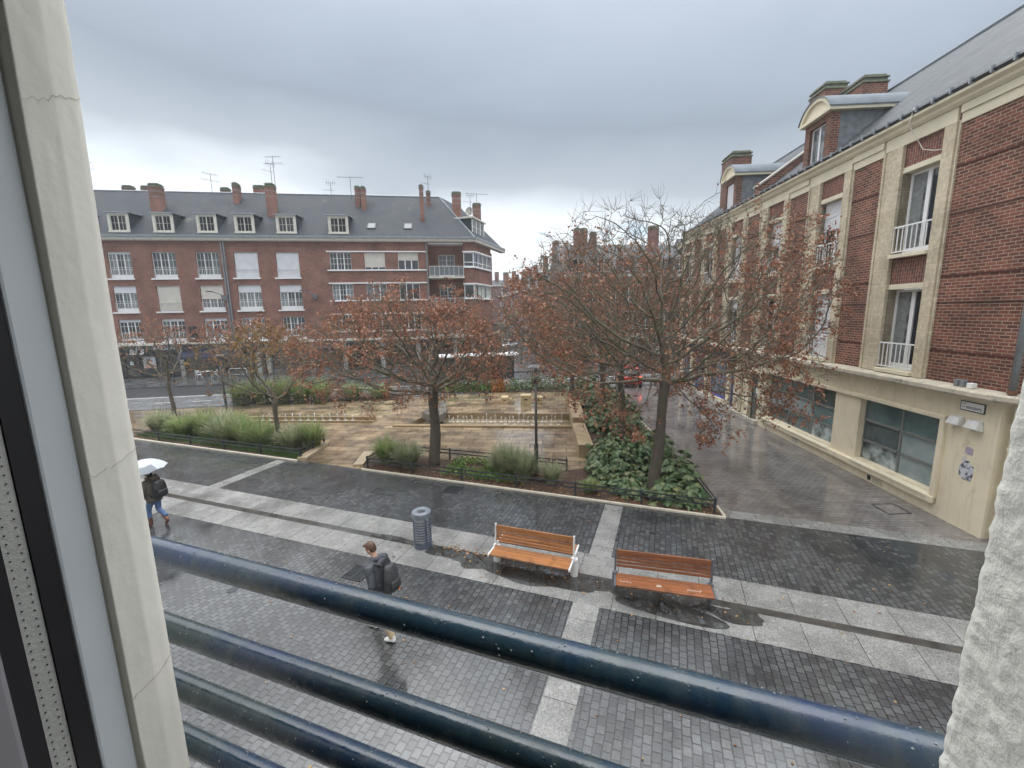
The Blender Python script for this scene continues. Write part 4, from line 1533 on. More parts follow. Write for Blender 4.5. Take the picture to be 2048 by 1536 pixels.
def arch_dormer(s0, s1, closed):
    a, b = -s1, -s0
    w = b - a
    cx = (a + b) / 2
    z0, z1 = 11.42, 12.98
    d = MB()
    yb_ = (z1 - ZE2) / TR2
    d.box(a, a + .30, -.02, .30, z0 - .15, z1); d.box(b - .30, b, -.02, .30, z0 - .15, z1)
    d.box(a + .30, b - .30, -.02, .30, z1 - .22, z1); d.box(a + .3, b - .3, -.02, .30, z0 - .15, z0 - .06)
    dm = d.build('dormer', M['brick_r'], rf2)
    c = MB()
    c.extr([(.301, z0 - .2), (yb_ + .2, z1 + .02), (.301, z1 + .02)], a + .03, b - .03)
    c.build('dormer_cheek', plain('pale_slate', (.16, .175, .185), .4, .3, 5), dm)
    # segmental pediment: cornice, tympanum and arch ring
    m = MB()
    m.box(a - .16, b + .16, -.20, yb_, z1 + .001, z1 + .12)
    m.build('dormer_cornice', M['cream2'], dm, bevel=.012)
    rise, n = .62, 18
    hw = w / 2 + .16
    rad = (hw * hw + rise * rise) / (2 * rise)
    cz = z1 + .12 + rise - rad
    a0 = math.asin(hw / rad)
    outer = [(cx + rad * sin(-a0 + 2 * a0 * i / n), cz + rad * cos(-a0 + 2 * a0 * i / n)) for i in range(n + 1)]
    inner = [(cx + (x - cx) * .84, z1 + .121 + (z - z1 - .12) * .78) for x, z in outer]
    m = MB()
    for i in range(n):
        (xa, za), (xb, zb2), (xc, zc2), (xd, zd) = inner[i], inner[i + 1], outer[i + 1], outer[i]
        m.hexa([(xa, -.20, za), (xb, -.20, zb2), (xb, .05, zb2), (xa, .05, za), (xd, -.20, zd), (xc, -.20, zc2), (xc, .05, zc2), (xd, .05, zd)])
    m.build('pediment_arch', M['cream2'], dm)
    m = MB()
    m.add([(x, -.10, z) for x, z in inner], [tuple(range(n, -1, -1))])
    m.build('tympanum', M['cream'], dm)
    m = MB()
    yk = (z1 + .5 - ZE2) / TR2 + .3
    vs = []
    for (x, z) in outer:
        x2, z2 = cx + (x - cx) * 1.03, z + .03
        vs += [(x2, -.24, z2), (x2, yk, z2)]
    m.add(vs, [(2 * i, 2 * i + 1, 2 * i + 3, 2 * i + 2) for i in range(n)])
    vs2 = [(p[0], p[1], p[2] - .035) for p in vs]
    m.add(vs2, [(2 * i, 2 * i + 2, 2 * i + 3, 2 * i + 1) for i in range(n)])
    m.add([vs[2 * i] for i in range(n + 1)] + [vs2[2 * i] for i in range(n + 1)], [(i, i + 1, n + 2 + i, n + 1 + i) for i in range(n)])
    m.build('dormer_roof', M['lead'], dm, smooth=False)
    w_ = casement(dm, a + .301, b - .301, z0 - .055, z1 - .221, .10, 2, 1, 1, .04, ('white', 'glass_c'), .05, .08)
    if closed:
        dm2 = blind(dm, a + .32, b - .32, z0 - .05, z1 - .24, .06, 'shutter_w')
    m = MB()
    m.box(a + .24, b - .24, -.09, .10, z0 - .16, z0 - .06)
    m.build('dormer_sill', M['lead'], dm)


arch_dormer(7.42, 8.98, False)
arch_dormer(15.05, 16.6, True)
for s, y, w, d, z0, z1, in ((14.4, 4.0, 1.25, 1.1, 13.2, 16.9), (13.0, 4.7, 1.75, 1.1, 13.6, 16.35), (19.7, 1.9, 1.5, 1.2, 12.3, 15.55)):
    chimney(rf2, -s, y, w, d, z0, z1, 'brick_r', bands=False)
    m = MB()
    for f_ in (.50, .66, .84):
        pass
# ground floor in cream render
m = MB()
SH = [(1.42, 4.38, .62, 2.72), (5.60, 10.30, .62, 2.72), (11.15, 12.05, .02, 2.55), (13.75, 14.35, .12, 2.75), (14.75, 17.2, .42, 2.75), (17.7, 19.9, .42, 2.75), (20.4, 22.2, .42, 2.75)]
wall_holes(m, -SE, 0, 0, 3.50, [(-b, -a, c, d) for a, b, c, d in SH], 0, .28)
m.box(0, .32, .28, .60, 0, 3.50)                    # set-back corner return
m.box(-.002, .0, .001, .279, 0, 3.5)
m.build('ground_floor_wall', M['cream'], br)
m = MB()
m.quad((.32, .45, 0), (7.0, 2.9, 0), (7.0, 2.9, 3.5), (.32, .45, 3.5))
m.build('side_wall', M['cream'], br)
m = MB()
# ledge that runs round the rounded corner
prof = [(-.40, 3.56), (-.34, 3.50), (.02, 3.50), (.02, 3.735), (-.36, 3.70), (-.40, 3.66)]
path = [(-SE, 0, 0), (-.35, 0, 0), (-.10, .03, 18), (.15, .14, 40), (.40, .34, 62), (7.0, 2.95, 70)]
rings = []
for (x, y, a) in path:
    nx, ny = sin(R(a)) * .0 + sin(R(a)), -cos(R(a))
    rings.append([(x + nx * -p_[0] * (1 if a == 0 else 1), y + ny * -p_[0] * 1.0, p_[1]) for p_ in prof])
npf = len(prof)
vs = [q for r_ in rings for q in r_]
fs = []
for i in range(len(rings) - 1):
    for j in range(npf):
        j2 = (j + 1) % npf
        fs.append((i * npf + j, (i + 1) * npf + j, (i + 1) * npf + j2, i * npf + j2))
m.add(vs, fs)
m.build('ledge', plain('stained_ledge', (.50, .45, .36), .75, .2, 3, dirt=((.13, .12, .10), 3.5, .56)), br)
m = MB()                                           # moulded frame round the two shop windows
bx(m, 1.26, 1.415, -.10, .02, .34, 2.86); bx(m, 10.31, 10.45, -.10, .02, .34, 2.86)
bx(m, 1.26, 10.45, -.14, .02, .34, .55)
bx(m, 1.26, 10.45, -.105, -.001, 2.721, 2.865)
m.build('window_surround', M['cream'], br, bevel=.03)
m = MB()
m.extr([(-.17, .55), (.26, .62), (.26, .56), (-.17, .50)], -1.42, -4.38)
m.extr([(-.17, .55), (.26, .62), (.26, .56), (-.17, .50)], -5.60, -10.30)
m.build('window_sill', M['cream2'], br)
M['mull'] = plain('grey_glazing_bar', (.19, .20, .19), .4, .2, 5)
for (s0, s1, cols_, zs_, pp_) in ((1.42, 4.38, 2, (1.27, 1.98), ('glass_tp', 'glass_tp', 'glass_t', 'glass_sm', 'glass_dk', 'glass_t')), (5.60, 10.30, 3, (1.27, 1.98), ('glass_sm', 'glass_t', 'glass_dk', 'glass_t', 'glass_tp', 'glass_t', 'glass_dk', 'glass_tp', 'glass_t'))):
    m = MB()
    wd = (s1 - s0) / cols_
    for i in range(cols_ + 1):
        s = s0 + wd * i
        t = .035
        bx(m, max(s0, s - t), min(s1, s + t), .20, .26, .63, 2.72)
    for i in range(cols_):
        for zz in zs_:
            bx(m, s0 + wd * i + .036, s0 + wd * (i + 1) - .036, .17, .255, zz - .035, zz + .035)
    w = m.build('shop_window', M['mull'], br)
    for i in range(cols_):
        zz = [.62] + list(zs_) + [2.72]
        for j in range(3):
            g = MB(); bx(g, s0 + wd * i + .01, s0 + wd * (i + 1) - .01, .235, .24, zz[j] + .01, zz[j + 1] - .01)
            g.build('pane', M[pp_[i * 3 + j]], w)
# door and the blue-framed shop
m = MB()
bx(m, 11.15, 11.22, .18, .24, .02, 2.55); bx(m, 11.98, 12.05, .18, .24, .02, 2.55); bx(m, 11.22, 11.98, .18, .24, 2.48, 2.55); bx(m, 11.22, 11.98, .18, .24, .02, .14)
dr = m.build('door', M['metal_d'], br)
g = MB(); bx(g, 11.22, 11.98, .205, .21, .14, 2.48); g.build('pane', M['glass_t'], dr)
m = MB(); bx(m, 11.45, 11.68, .195, .203, 1.45, 1.78); m.build('notice', M['white'], dr)
m = MB(); bx(m, 11.30, 11.33, .12, .17, 1.0, 1.4); m.build('handle', M['steel_w'], dr)
M['shopin'] = glass_mat('busy_shop_glass', (.05, .06, .09), .06, ((.22, .27, .36), 3.5))
for (s0, s1, z0, z1) in SH[3:]:
    m = MB()
    bx(m, s0, s0 + .06, .14, .20, z0, z1); bx(m, s1 - .06, s1, .14, .20, z0, z1)
    bx(m, s0 + .06, s1 - .06, .14, .20, z0, z0 + .14); bx(m, s0 + .06, s1 - .06, .14, .20, z1 - .06, z1)
    w = m.build('shop_window', M['blue'], br)
    g = MB(); bx(g, s0 + .06, s1 - .06, .165, .17, z0 + .14, z1 - .06); g.build('pane', M['shopin'], w)
m = MB()
bx(m, 13.6, 22.4, -.09, -.002, 2.84, 3.46)
m.build('shop_fascia', M['navy'], br)
m = MB()
bx(m, 10.9, 13.6, -.20, -.002, 0, .22); bx(m, 13.6, 22.4, -.12, -.002, 0, .30)
m.build('plinth', M['stone_w'], br, bevel=.02)
for s in (12.9, 17.45, 20.15):
    m = MB(); bx(m, s - .2, s + .2, -.16, -.003, .31, 2.83)
    m.build('shop_pillar', M['cream2'], br, bevel=.05)
# vents near the foot of the wall
m = MB(); bx(m, 3.05, 3.55, -.012, .0, .06, .26)
v_ = m.build('vent_plate', M['cream2'], br)
for i in range(18):
    pass
m = MB()
for i in range(5):
    for j in range(3):
        bx(m, 3.1 + i * .08, 3.125 + i * .08, -.016, -.011, .09 + j * .055, .115 + j * .055)
bx(m, 3.56, 3.70, -.010, .0, .08, .24)
m.build('vent_hole', M['black'], v_)
m = MB(); bx(m, 7.6, 8.0, -.015, .0, .08, .26)
m.build('vent_plate', M['stone_w'], br)
# rainwater pipes at the corner
m = MB()
m.tube([(.33, -.10, 11.05), (.28, -.10, 10.2), (.22, -.10, 6.0), (.22, -.10, 3.74)], .065, 10)
m.build('downpipe', M['metal_g'], br, smooth=True)
m = MB(); m.tube([(.22, -.10, 3.73), (.22, -.10, 3.82)], .085, 10)
m.build('pipe_collar', plain('rusty_iron', (.16, .07, .04), .8, .3, 8), br)
m = MB()
m.tube([(.20, .14, 3.5), (.20, .14, .85)], .062, 10)
m.tube([(.20, .14, 2.35), (.20, .14, 2.43)], .082, 10); m.tube([(.20, .14, .95), (.20, .14, 1.08)], .078, 10)
m.build('downpipe', M['cream2'], br)
m = MB(); m.tube([(.20, .14, .84), (.20, .14, .0)], .055, 10)
m.build('drain_shoe', plain('old_iron', (.20, .14, .09), .8, .35, 5), br)

# things on the right-hand building
Mr = Matrix.Translation((11.65, 9.8, 0)) @ Matrix.Rotation(R(-93.5), 4, 'Z')


def on_right(s, y, z):
    return Mr @ Vector((-s, y, z))


sg = thing('street_sign', 'small framed street name plate on the cream wall under the ledge', 'sign', on_right(.68, -.004, 3.23), R(-93.5))
m = MB(); m.box(-.31, .31, -.02, 0, -.125, .125); m.build('frame', M['metal_d'], sg)
m = MB(); m.box(-.285, .285, -.026, -.0205, -.10, .10); pl = m.build('plate', M['white'], sg)
M['ink'] = plain('grey_ink', (.10, .11, .12), .6, .05, 3)
lettering('RUE', .05, M['ink'], pl, (-.20, -.028, .055), depth=.001)
lettering('DES', .05, M['ink'], pl, (-.22, -.028, -.035), depth=.001)
lettering('SERGENTS', .085, M['ink'], pl, (.05, -.028, -.035), depth=.001, bold=.002)
for s, lab in ((.98, 'white wedge wall light nearer the shop window'), (.50, 'white wedge wall light nearer the cream rain pipe')):
    wlg = thing('wall_light', lab, 'lamp', on_right(s, -.003, 2.80), R(-93.5), 'white wedge wall lights')
    m = MB()
    m.hexa([(-.17, -.20, -.09), (.17, -.20, -.09), (.17, 0, -.14), (-.17, 0, -.14), (-.13, -.14, .12), (.13, -.14, .12), (.13, 0, .14), (-.13, 0, .14)])
    m.build('housing', plain('white_lamp_housing', (.66, .66, .64), .5, .15, 4), wlg, bevel=.015)
    m = MB(); m.hexa([(-.14, -.17, -.096), (.14, -.17, -.096), (.14, -.02, -.136), (-.14, -.02, -.136), (-.14, -.17, -.093), (.14, -.17, -.093), (.14, -.02, -.132), (-.14, -.02, -.132)]); m.build('diffuser', M['metal_g'], wlg)
ps = tag(None or MB().build('x', M['white']), 'x', 'x') if False else None
pmat, pnt, pp = new_mat('torn_poster')
pv = coords(pnt)
pnt.links.new(ramp(pnt, noise(pnt, pv, 8, 5, .6), [(.40, (.05, .05, .075)), (.46, (.22, .22, .28)), (.52, (.62, .62, .66)), (.68, (.55, .56, .60)), (.74, (.16, .12, .14))], 'LINEAR'), pp.inputs['Base Color'])
m = MB(); rr = random.Random(4)
ol = [(-.17, -.22), (-.05, -.30), (.08, -.29), (.15, -.33), (.19, -.05), (.18, .10), (.10, .12), (.05, .22), (-.03, .20), (-.08, .30), (-.14, .24), (-.12, .12), (-.18, .0)]
m.add([(x, -.004, z) for x, z in ol] + [(x, 0, z) for x, z in ol], [tuple(range(13))] + [(i, i + 13, (i + 1) % 13 + 13, (i + 1) % 13) for i in range(13)])
tag(m.build('torn_poster', pmat, None, loc=on_right(.60, -.003, 1.62), rot=(0, 0, R(-93.5))), 'torn black and white paste-up with ragged edges on the cream corner wall', 'poster')
m = MB()
ol = [(-.10, -.07), (-.02, -.11), (.10, -.10), (.10, .06), (.0, .10), (-.09, .09)]
m.add([(x, -.004, z) for x, z in ol] + [(x, 0, z) for x, z in ol], [tuple(range(6))] + [(i, i + 6, (i + 1) % 6 + 6, (i + 1) % 6) for i in range(6)])
tag(m.build('sticker', plain('mauve_paper', (.40, .33, .42), .7, .25, 14), None, loc=on_right(.60, -.003, 2.10), rot=(0, 0, R(-93.5))), 'small faded mauve sticker above the torn paste-up', 'sticker')
for s, yy, w, lab in ((1.0, -.16, .10, 'grey junction box furthest along the ledge above the street name plate'), (.85, -.16, .10, 'grey junction box between its twin and a white box on the ledge'), (.62, -.18, .14, 'white junction box on the ledge nearest the metal rain pipe')):
    m = MB(); m.box(-w / 2, w / 2, -.07, .07, 0, .17 if w < .12 else .13)
    tag(m.build('junction_box', M['metal_g' if w < .12 else 'white'], None, loc=on_right(s, yy, 3.725), rot=(0, 0, R(-93.5)), bevel=.015), lab, 'junction box', 'junction boxes on the ledge')
m = MB(); m.box(-.17, .17, -.09, .05, 0, .36)
tag(m.build('meter_box', M['white'], None, loc=on_right(-.62, .05, 3.85), rot=(0, 0, R(-93.5 + 60)), bevel=.01), 'white meter box on the brick wall beside the metal rain pipe', 'box')
m = MB()
pts = [on_right(3.25, -.36, 11.3), on_right(3.32, -.40, 10.9), on_right(3.28, -.16, 10.5), on_right(3.1, -.10, 10.15), on_right(2.75, -.12, 10.0), on_right(2.45, -.14, 9.92)]
m.tube(pts, .012, 6)
tag(m.build('loose_cable', M['offwhite'], None, smooth=True), 'loose white cable hanging from the gutter over the cornice', 'cable')
# ------------------------------------------------------------------ buildings farther off
def house(name, label, origin, heading, length, depth, eave, ridge, rows, nwin, ww, brick='brick_b', gf='shopg', ndorm=0, chims=(), gfh=3.2, fasc=None, roof='slate_b', group=None, skip=()):
    h = thing(name, label, 'building', (origin[0], origin[1], 0), R(90) - heading, group)
    step = length / nwin
    wins = [(step * (i + .5) - ww / 2, step * (i + .5) + ww / 2, a, b) for (a, b) in rows for i in range(nwin) if (i, a) not in skip]
    m = MB()
    wall_holes(m, 0, length, gfh, eave, wins, 0, .2)
    m.quad((length, 0, 0), (length, depth, 0), (length, depth, eave), (length, 0, eave))
    m.quad((0, depth, 0), (0, 0, 0), (0, 0, eave), (0, depth, eave))
    m.quad((length, depth, 0), (0, depth, 0), (0, depth, eave), (length, depth, eave))
    for x, f in ((0, 0), (length, 1)):
        t = [(x, 0, eave), (x, depth, eave), (x, depth / 2, ridge - .1)]
        m.add(t if f else t[::-1], [(0, 1, 2)])
    m.build('wall', M[brick], h)
    for i, (a, b, c, d) in enumerate(wins):
        casement(h, a, b, c, d, .10, 2, 2, 1, .0, ('white', 'glass_c' if (i * 7) % 3 == 0 else 'glass'))
    m = MB()
    for (a, b, c, d) in wins:
        pass
    m.extr([(-.3, eave - .02), (.02, eave - .1), (.02, eave + .22), (-.3, eave + .22)], -.1, length + .1)
    m.build('cornice', M['offwhite'], h)
    m = MB()
    m.extr([(-.25, eave + .225), (depth / 2, ridge), (depth + .25, eave + .225)], -.05, length + .05)
    rf_ = m.build('roof', M[roof], h)
    t = (ridge - eave) / (depth / 2)
    for i in range(ndorm):
        x = length * (i + .5) / ndorm
        z0, z1 = eave + .55, eave + 2.0
        m = MB(); m.extr([(.18, z0 - .2), ((z1 - eave) / t, z1), (.18, z1)], x - .75, x + .75)
        d = m.build('dormer', M[roof], rf_)
        m = MB(); m.box(x - .88, x + .88, -.05, (z1 - eave) / t + .2, z1 + .001, z1 + .1)
        m.build('dormer_roof', M['zinc'], d)
        casement(d, x - .7, x + .7, z0, z1 - .02, .10, 2, 1, 1, .0, ('white', 'glass'), .09, .1)
    for (x, w, zt, yf) in chims:
        chimney(rf_, x, depth * yf, w, .7, ridge - 2.5, zt, brick, bands=False)
    m = MB(); m.box(.02, length - .02, .25, .4, 0, gfh)
    g = m.build('shop_front', M['glass'], h)
    m = MB()
    m.box(0, length, -.12, .2, gfh - .55, gfh + .02)
    m.build('shop_fascia', M[fasc or gf], h)
    n = max(2, int(length / 3.2))
    for i in range(n + 1):
        x = length * i / n
        m = MB(); m.box(max(0, x - .18), min(length, x + .18), -.05, .24, 0, gfh - .56)
        m.build('pillar', M['offwhite' if fasc else 'pillar'], h)
    return h


hS = R(168.3)
hd = Vector((sin(hS), cos(hS), 0))
o1 = Vector((.6, 88.5, 0))
house('terrace_house', 'brick terrace house with three dormers and tall chimneys down the side street', o1, hS, 20, 9, 9.6, 13.4, [(6.9, 8.6), (3.9, 5.7)], 9, .95, ndorm=4, chims=((2.5, 1.0, 15.0, .45), (10.5, 1.1, 15.6, .42), (17.0, 1.5, 17.2, .40)), group='terrace houses down the side street')
house('terrace_house', 'farther brick terrace house with white balcony loggia down the side street', o1 - hd * 17.2, hS, 17, 9, 9.4, 13.0, [(6.4, 8.6), (3.6, 5.6)], 4, 2.0, ndorm=2, chims=((3, 1.0, 14.6, .45), (13.2, 1.6, 14.9, .5)), group='terrace houses down the side street')
house('brick_block', 'far red brick block with a row of chimneys closing the side street', (-9.5, 122, 0), R(85), 22, 10, 13.2, 15.2, [(9.8, 11.6), (6.4, 8.2)], 8, 1.1, chims=((2.5, 1.4, 17.0, .3), (6, 1.2, 17.4, .4), (8.6, 1.6, 17.2, .3), (11, 1.2, 17.6, .4), (14, 1.8, 17.2, .3)))
house('corner_house', 'brick house with grey mansard roof behind the trees at the end of the street', (6.0, 47.5, 0), R(84), 14.5, 10, 9.5, 13.6, [(6.7, 8.6), (3.7, 5.7)], 7, 1.25, ndorm=5, chims=((2.6, 1.5, 15.2, .35), (4.4, .7, 15.0, .45), (11.6, 1.1, 15.6, .4)), gf='shopb', fasc='offwhite')
house('street_house', 'brick house with pale ground floor beyond the end of the wet street', (20.9, 49.5, 0), R(88), 18, 10, 10.4, 14.4, [(7.2, 9.2), (4.0, 6.2)], 7, 1.3, ndorm=4, chims=((3, 1.2, 16.2, .4), (12, 1.2, 16.2, .4)), fasc='offwhite')
m = MB()
for i in range(9):
    pass
bs = thing('hanging_shop_sign', 'curved cream sign of a shop hanging over the side street', 'sign', AT(1045, 617, 66), .2)
m = MB()
n = 14
for i in range(n):
    a0, a1 = pi + pi * i / n, pi + pi * (i + 1) / n
    m.hexa([(1.3 * cos(a0), -.05, 1.3 * sin(a0) * .8), (1.3 * cos(a1), -.05, 1.3 * sin(a1) * .8), (1.3 * cos(a1), .05, 1.3 * sin(a1) * .8), (1.3 * cos(a0), .05, 1.3 * sin(a0) * .8),
            (.95 * cos(a0), -.05, .85 * sin(a0) * .8), (.95 * cos(a1), -.05, .85 * sin(a1) * .8), (.95 * cos(a1), .05, .85 * sin(a1) * .8), (.95 * cos(a0), .05, .85 * sin(a0) * .8)])
m.box(-1.35, 1.35, -.04, .04, .01, .09)
m.build('arc', plain('mustard_sign', (.50, .44, .20), .6, .15, 3), bs)
for px, py, Y, hh, kd, lab in ((1090, 530, 70, 3.6, 0, 'tall aerial on the terrace chimney beside the bare twigs'), (1083, 527, 70, 2.8, 2, 'shorter aerial left of the tall one on the terrace chimney'),
                               (1020, 550, 120, 4.0, 0, 'faint far aerial over the brick block closing the side street'), (1014, 550, 120, 3.2, 1, 'faint flat aerial left of the far one over the brick block')):
    antenna(AT(px, py, Y) - Vector((0, 0, 1)), hh + 1, kd, .4, lab=lab)

# ------------------------------------------------------------------ trees
def grow(base, fork, center, rad, natt, seg, infl, kill, seed, zmin=None, bias=.6, lean=(0, 0), extra=()):
    rs = np.random.RandomState(seed)
    a = rs.normal(size=(natt * 2, 3))
    a /= np.linalg.norm(a, axis=1)[:, None]
    r = rs.rand(natt * 2) ** (1 / 3.0 * bias)
    # uneven outline
    ph = rs.rand(4) * 6.28
    az = np.arctan2(a[:, 1], a[:, 0])
    wob = 1 + .13 * np.sin(2 * az + ph[0]) + .12 * np.sin(3 * az + ph[1] + 2 * a[:, 2]) + .08 * np.sin(5 * az + ph[2])
    pts = a * (r * wob)[:, None] * np.array(rad) + np.array(center)
    if zmin is not None:
        pts = pts[pts[:, 2] > zmin]
    att = pts[:natt]
    for (cx, cy, cz, rx, ry, rz, k) in extra:
        att = np.vstack([att, np.array([cx, cy, cz]) + rs.uniform(-1, 1, (k, 3)) * np.array([rx, ry, rz])])
    nodes = []
    par = []
    nt_ = max(2, int((fork - base[2]) / seg))
    for i in range(nt_ + 1):
        t = i / nt_
        nodes.append((base[0] + lean[0] * t + .03 * sin(7 * t + seed), base[1] + lean[1] * t + .03 * cos(5 * t + seed), base[2] + (fork - base[2]) * t)); par.append(i - 1)
    ntrunk = len(nodes) - 1
    nodes = [np.array(n) for n in nodes]
    P = np.array(nodes)
    near_d = np.full(len(att), 1e9); near_i = np.zeros(len(att), int)

    def upd(idx0):
        Q = P[idx0:]
        if len(Q) == 0: return
        d = np.linalg.norm(att[:, None, :] - Q[None, :, :], axis=2)
        j = d.argmin(1); dm = d[np.arange(len(att)), j]
        b = dm < near_d
        near_d[b] = dm[b]; near_i[b] = j[b] + idx0
    upd(ntrunk)
    for it in range(140):
        if len(att) == 0: break
        ok = near_d < infl if it > 6 else near_d < 1e8
        if not ok.any(): break
        idx = near_i[ok]
        vec = att[ok] - P[idx]
        vec /= np.linalg.norm(vec, axis=1)[:, None] + 1e-9
        u_, inv = np.unique(idx, return_inverse=True)
        acc = np.zeros((len(u_), 3)); np.add.at(acc, inv, vec)
        acc += rs.normal(size=acc.shape) * .45 * np.maximum(.6, np.linalg.norm(acc, axis=1)[:, None] * .25)
        acc /= np.linalg.norm(acc, axis=1)[:, None] + 1e-9
        new = P[u_] + acc * seg
        n0 = len(P)
        # no doubling back on an existing child
        P = np.vstack([P, new]); par += list(u_)
        upd(n0)
        keep = near_d > kill
        att = att[keep]; near_d = near_d[keep]; near_i = near_i[keep]
        if len(P) > 16000: break
    return P, np.array(par), ntrunk


def tree(name, label, base, fork, center, rad, natt=900, seg=.22, infl=2.2, kill=.36, r_trunk=.14, seed=1, twigs=2, twig_len=.30, leaf=None, nleaf=3000, lsize=.075, leaf_fn=None, zmin=None, tip=.0045, lean=(0, 0), droop=.25, bias=.6, group=None, sides=5, leafmat='leaf_r', clump=5, extra=()):
    P, par, nt_ = grow(base, fork, center, rad, natt, seg, infl, kill, seed, zmin, bias, lean, extra)
    n = len(P)
    ch = [[] for _ in range(n)]
    for i in range(1, n):
        ch[par[i]].append(i)
    r = np.zeros(n)
    EX = 2.35
    for i in range(n - 1, -1, -1):
        s = sum(r[c] ** EX for c in ch[i])
        r[i] = max(tip, (s + (tip * .55) ** EX) ** (1 / EX))
    k = r_trunk / r[nt_]
    mx_ = r.max()
    r = tip + (r - tip) * (r_trunk - tip) / (r[nt_] - tip)
    for i in range(nt_ + 1):
        t = i / nt_
        r[i] = r_trunk * (1.0 + .30 * (1 - t) ** 3 + .05 * sin(9 * t + seed))
    root = thing(name, label, 'tree', (0, 0, 0), 0, group)
    mt_ = MB()
    done = set()
    stack = [(0, None)]
    trunk_pts = list(range(nt_ + 1))
    mt_.tube([P[i] for i in trunk_pts], [r[i] for i in trunk_pts], 14, cap=True)
    mb = MB()
    stack = [(c, nt_) for c in ch[nt_]]
    for i in range(nt_):
        stack += [(c, i) for c in ch[i] if c != i + 1]
    while stack:
        i, p = stack.pop()
        pts, rs_ = [P[p], P[i]], [min(r[p], r[i] * 1.25), r[i]]
        cur = i
        while ch[cur]:
            cs = sorted(ch[cur], key=lambda c: -r[c])
            for c in cs[1:]:
                stack.append((c, cur))
            cur = cs[0]
            pts.append(P[cur]); rs_.append(r[cur])
        rs_[-1] *= .6
        mx = max(rs_)
        mb.tube(pts, rs_, 8 if mx > .04 else (5 if mx > .012 else 3), cap=False)
    # fine twigs at the thin ends
    rr = random.Random(seed * 13 + 1)
    ends = []
    cen = np.array(center)
    thin = [i for i in range(nt_ + 1, n) if r[i] < .013]
    for i in thin:
        nk = twigs if not ch[i] else (1 if rr.random() < .30 * twigs else 0)
        for _ in range(nk):
            d = P[i] - P[par[i]]
            d = d / (np.linalg.norm(d) + 1e-9)
            o = (P[i] - cen) / np.array(rad)
            o = o / (np.linalg.norm(o) + 1e-9)
            d = d * .7 + o * .35 + np.array([rr.gauss(0, .55), rr.gauss(0, .55), rr.gauss(0, .45)])
            d /= np.linalg.norm(d) + 1e-9
            pts = [P[i]]
            L_ = twig_len * rr.uniform(.5, 1.35)
            dz = -droop if P[i][2] < center[2] else droop * .5
            for s in range(3):
                d = d + np.array([rr.gauss(0, .18), rr.gauss(0, .18), rr.gauss(0, .15) + dz * .35])
                d /= np.linalg.norm(d)
                pts.append(pts[-1] + d * L_ / 3)
            mb.tube(pts, [tip * .9, tip * .8, tip * .7, tip * .4], 3, cap=False)
            ends.append((pts[-1], pts[-2], d))
        if not ch[i]:
            ends.append((P[i], P[par[i]], None))
    mt_.build('trunk', M['bark'], root, smooth=True)
    mb.build('branches', M['bark_s'], root, smooth=True)
    if nleaf:
        lf = MB()
        wts = [max(0.0, leaf_fn(e[0])) if leaf_fn else 1.0 for e in ends]
        # clumps: some twig ends keep many leaves, most keep none
        wts = [w * (rr.random() ** 2.0) * max(.03, .5 + .5 * sin(2.1 * e[0][0] + 1.3 * e[0][2] + seed) + .45 * sin(2.7 * e[0][1] - 2.3 * e[0][2]) + .3 * sin(6 * e[0][0] + 5 * e[0][2])) for w, e in zip(wts, ends)]
        tot = sum(wts)
        vs, fs = [], []
        for e, w in zip(ends, wts):
            q = nleaf * w / tot
            q = int(q) + (1 if rr.random() < q - int(q) else 0)
            for _ in range(min(q, clump * 2)):
                t = rr.random()
                c = Vector(e[0]) * (1 - t * .8) + Vector(e[1]) * t * .8
                c += Vector((rr.gauss(0, .045), rr.gauss(0, .045), rr.gauss(-.035, .05)))
                s = lsize * rr.uniform(.6, 1.3)
                ax = Vector((rr.gauss(0, 1), rr.gauss(0, 1), rr.gauss(-.9, .7))).normalized()
                sd = ax.cross(Vector((rr.gauss(0, 1), rr.gauss(0, 1), rr.gauss(0, 1)))).normalized()
                nn = ax.cross(sd)
                b0 = len(vs)
                vs += [c, c + ax * s * .5 + sd * s * .42 + nn * s * .16, c + ax * s * 1.05 - nn * s * .06, c + ax * s * .5 - sd * s * .42 + nn * s * .16]
                fs += [(b0, b0 + 1, b0 + 2), (b0, b0 + 2, b0 + 3)]
        lf.add(vs, fs)
        lf.build('leaves', M[leafmat], root)
    return root


TG = 'plane trees of the square'
tree('bare_tree', 'largest russet tree with a straight trunk rising from the lobed shrubs', (4.43, 12.80, 0), 3.75, (4.75, 13.0, 5.95), (4.7, 3.6, 2.75), 3600, .17, 2.4, .25, .150, 5, 7, .42, nleaf=16500, lsize=.080,
     leaf_fn=lambda p: .12 + .9 * max(0, (p[0] - 5.0) / 4) + .95 * max(0, (4.9 - p[2]) / 2) + .5 * max(0, (3.5 - p[0]) / 4) - .25 * max(0, (p[2] - 6.8) / 2), zmin=3.0, tip=.0056, lean=(.28, 0), group=TG,
     extra=((6.3, 12.0, 3.1, .9, .7, .5, 60), (5.7, 11.9, 2.55, .45, .4, .35, 30), (7.6, 12.2, 3.2, .8, .8, .6, 70), (8.5, 12.5, 3.9, .7, .7, .6, 60), (2.6, 12.4, 3.3, .9, .6, .5, 50), (3.6, 12.2, 2.7, .5, .4, .4, 25)))
tree('bare_tree', 'russet tree with a stout trunk in the middle of the square by the fountain', (-3.05, 15.75, 0), 2.95, (-3.5, 15.9, 4.55), (4.0, 3.6, 1.95), 2700, .17, 2.4, .27, .185, 11, 6, .40, nleaf=20000, lsize=.078,
     leaf_fn=lambda p: .25 + .7 * max(0, (p[2] - 4.6) / 1.6) + .35 * abs(p[0] + 3.4) / 3.5, zmin=2.3, tip=.0058, lean=(.1, 0), group=TG)
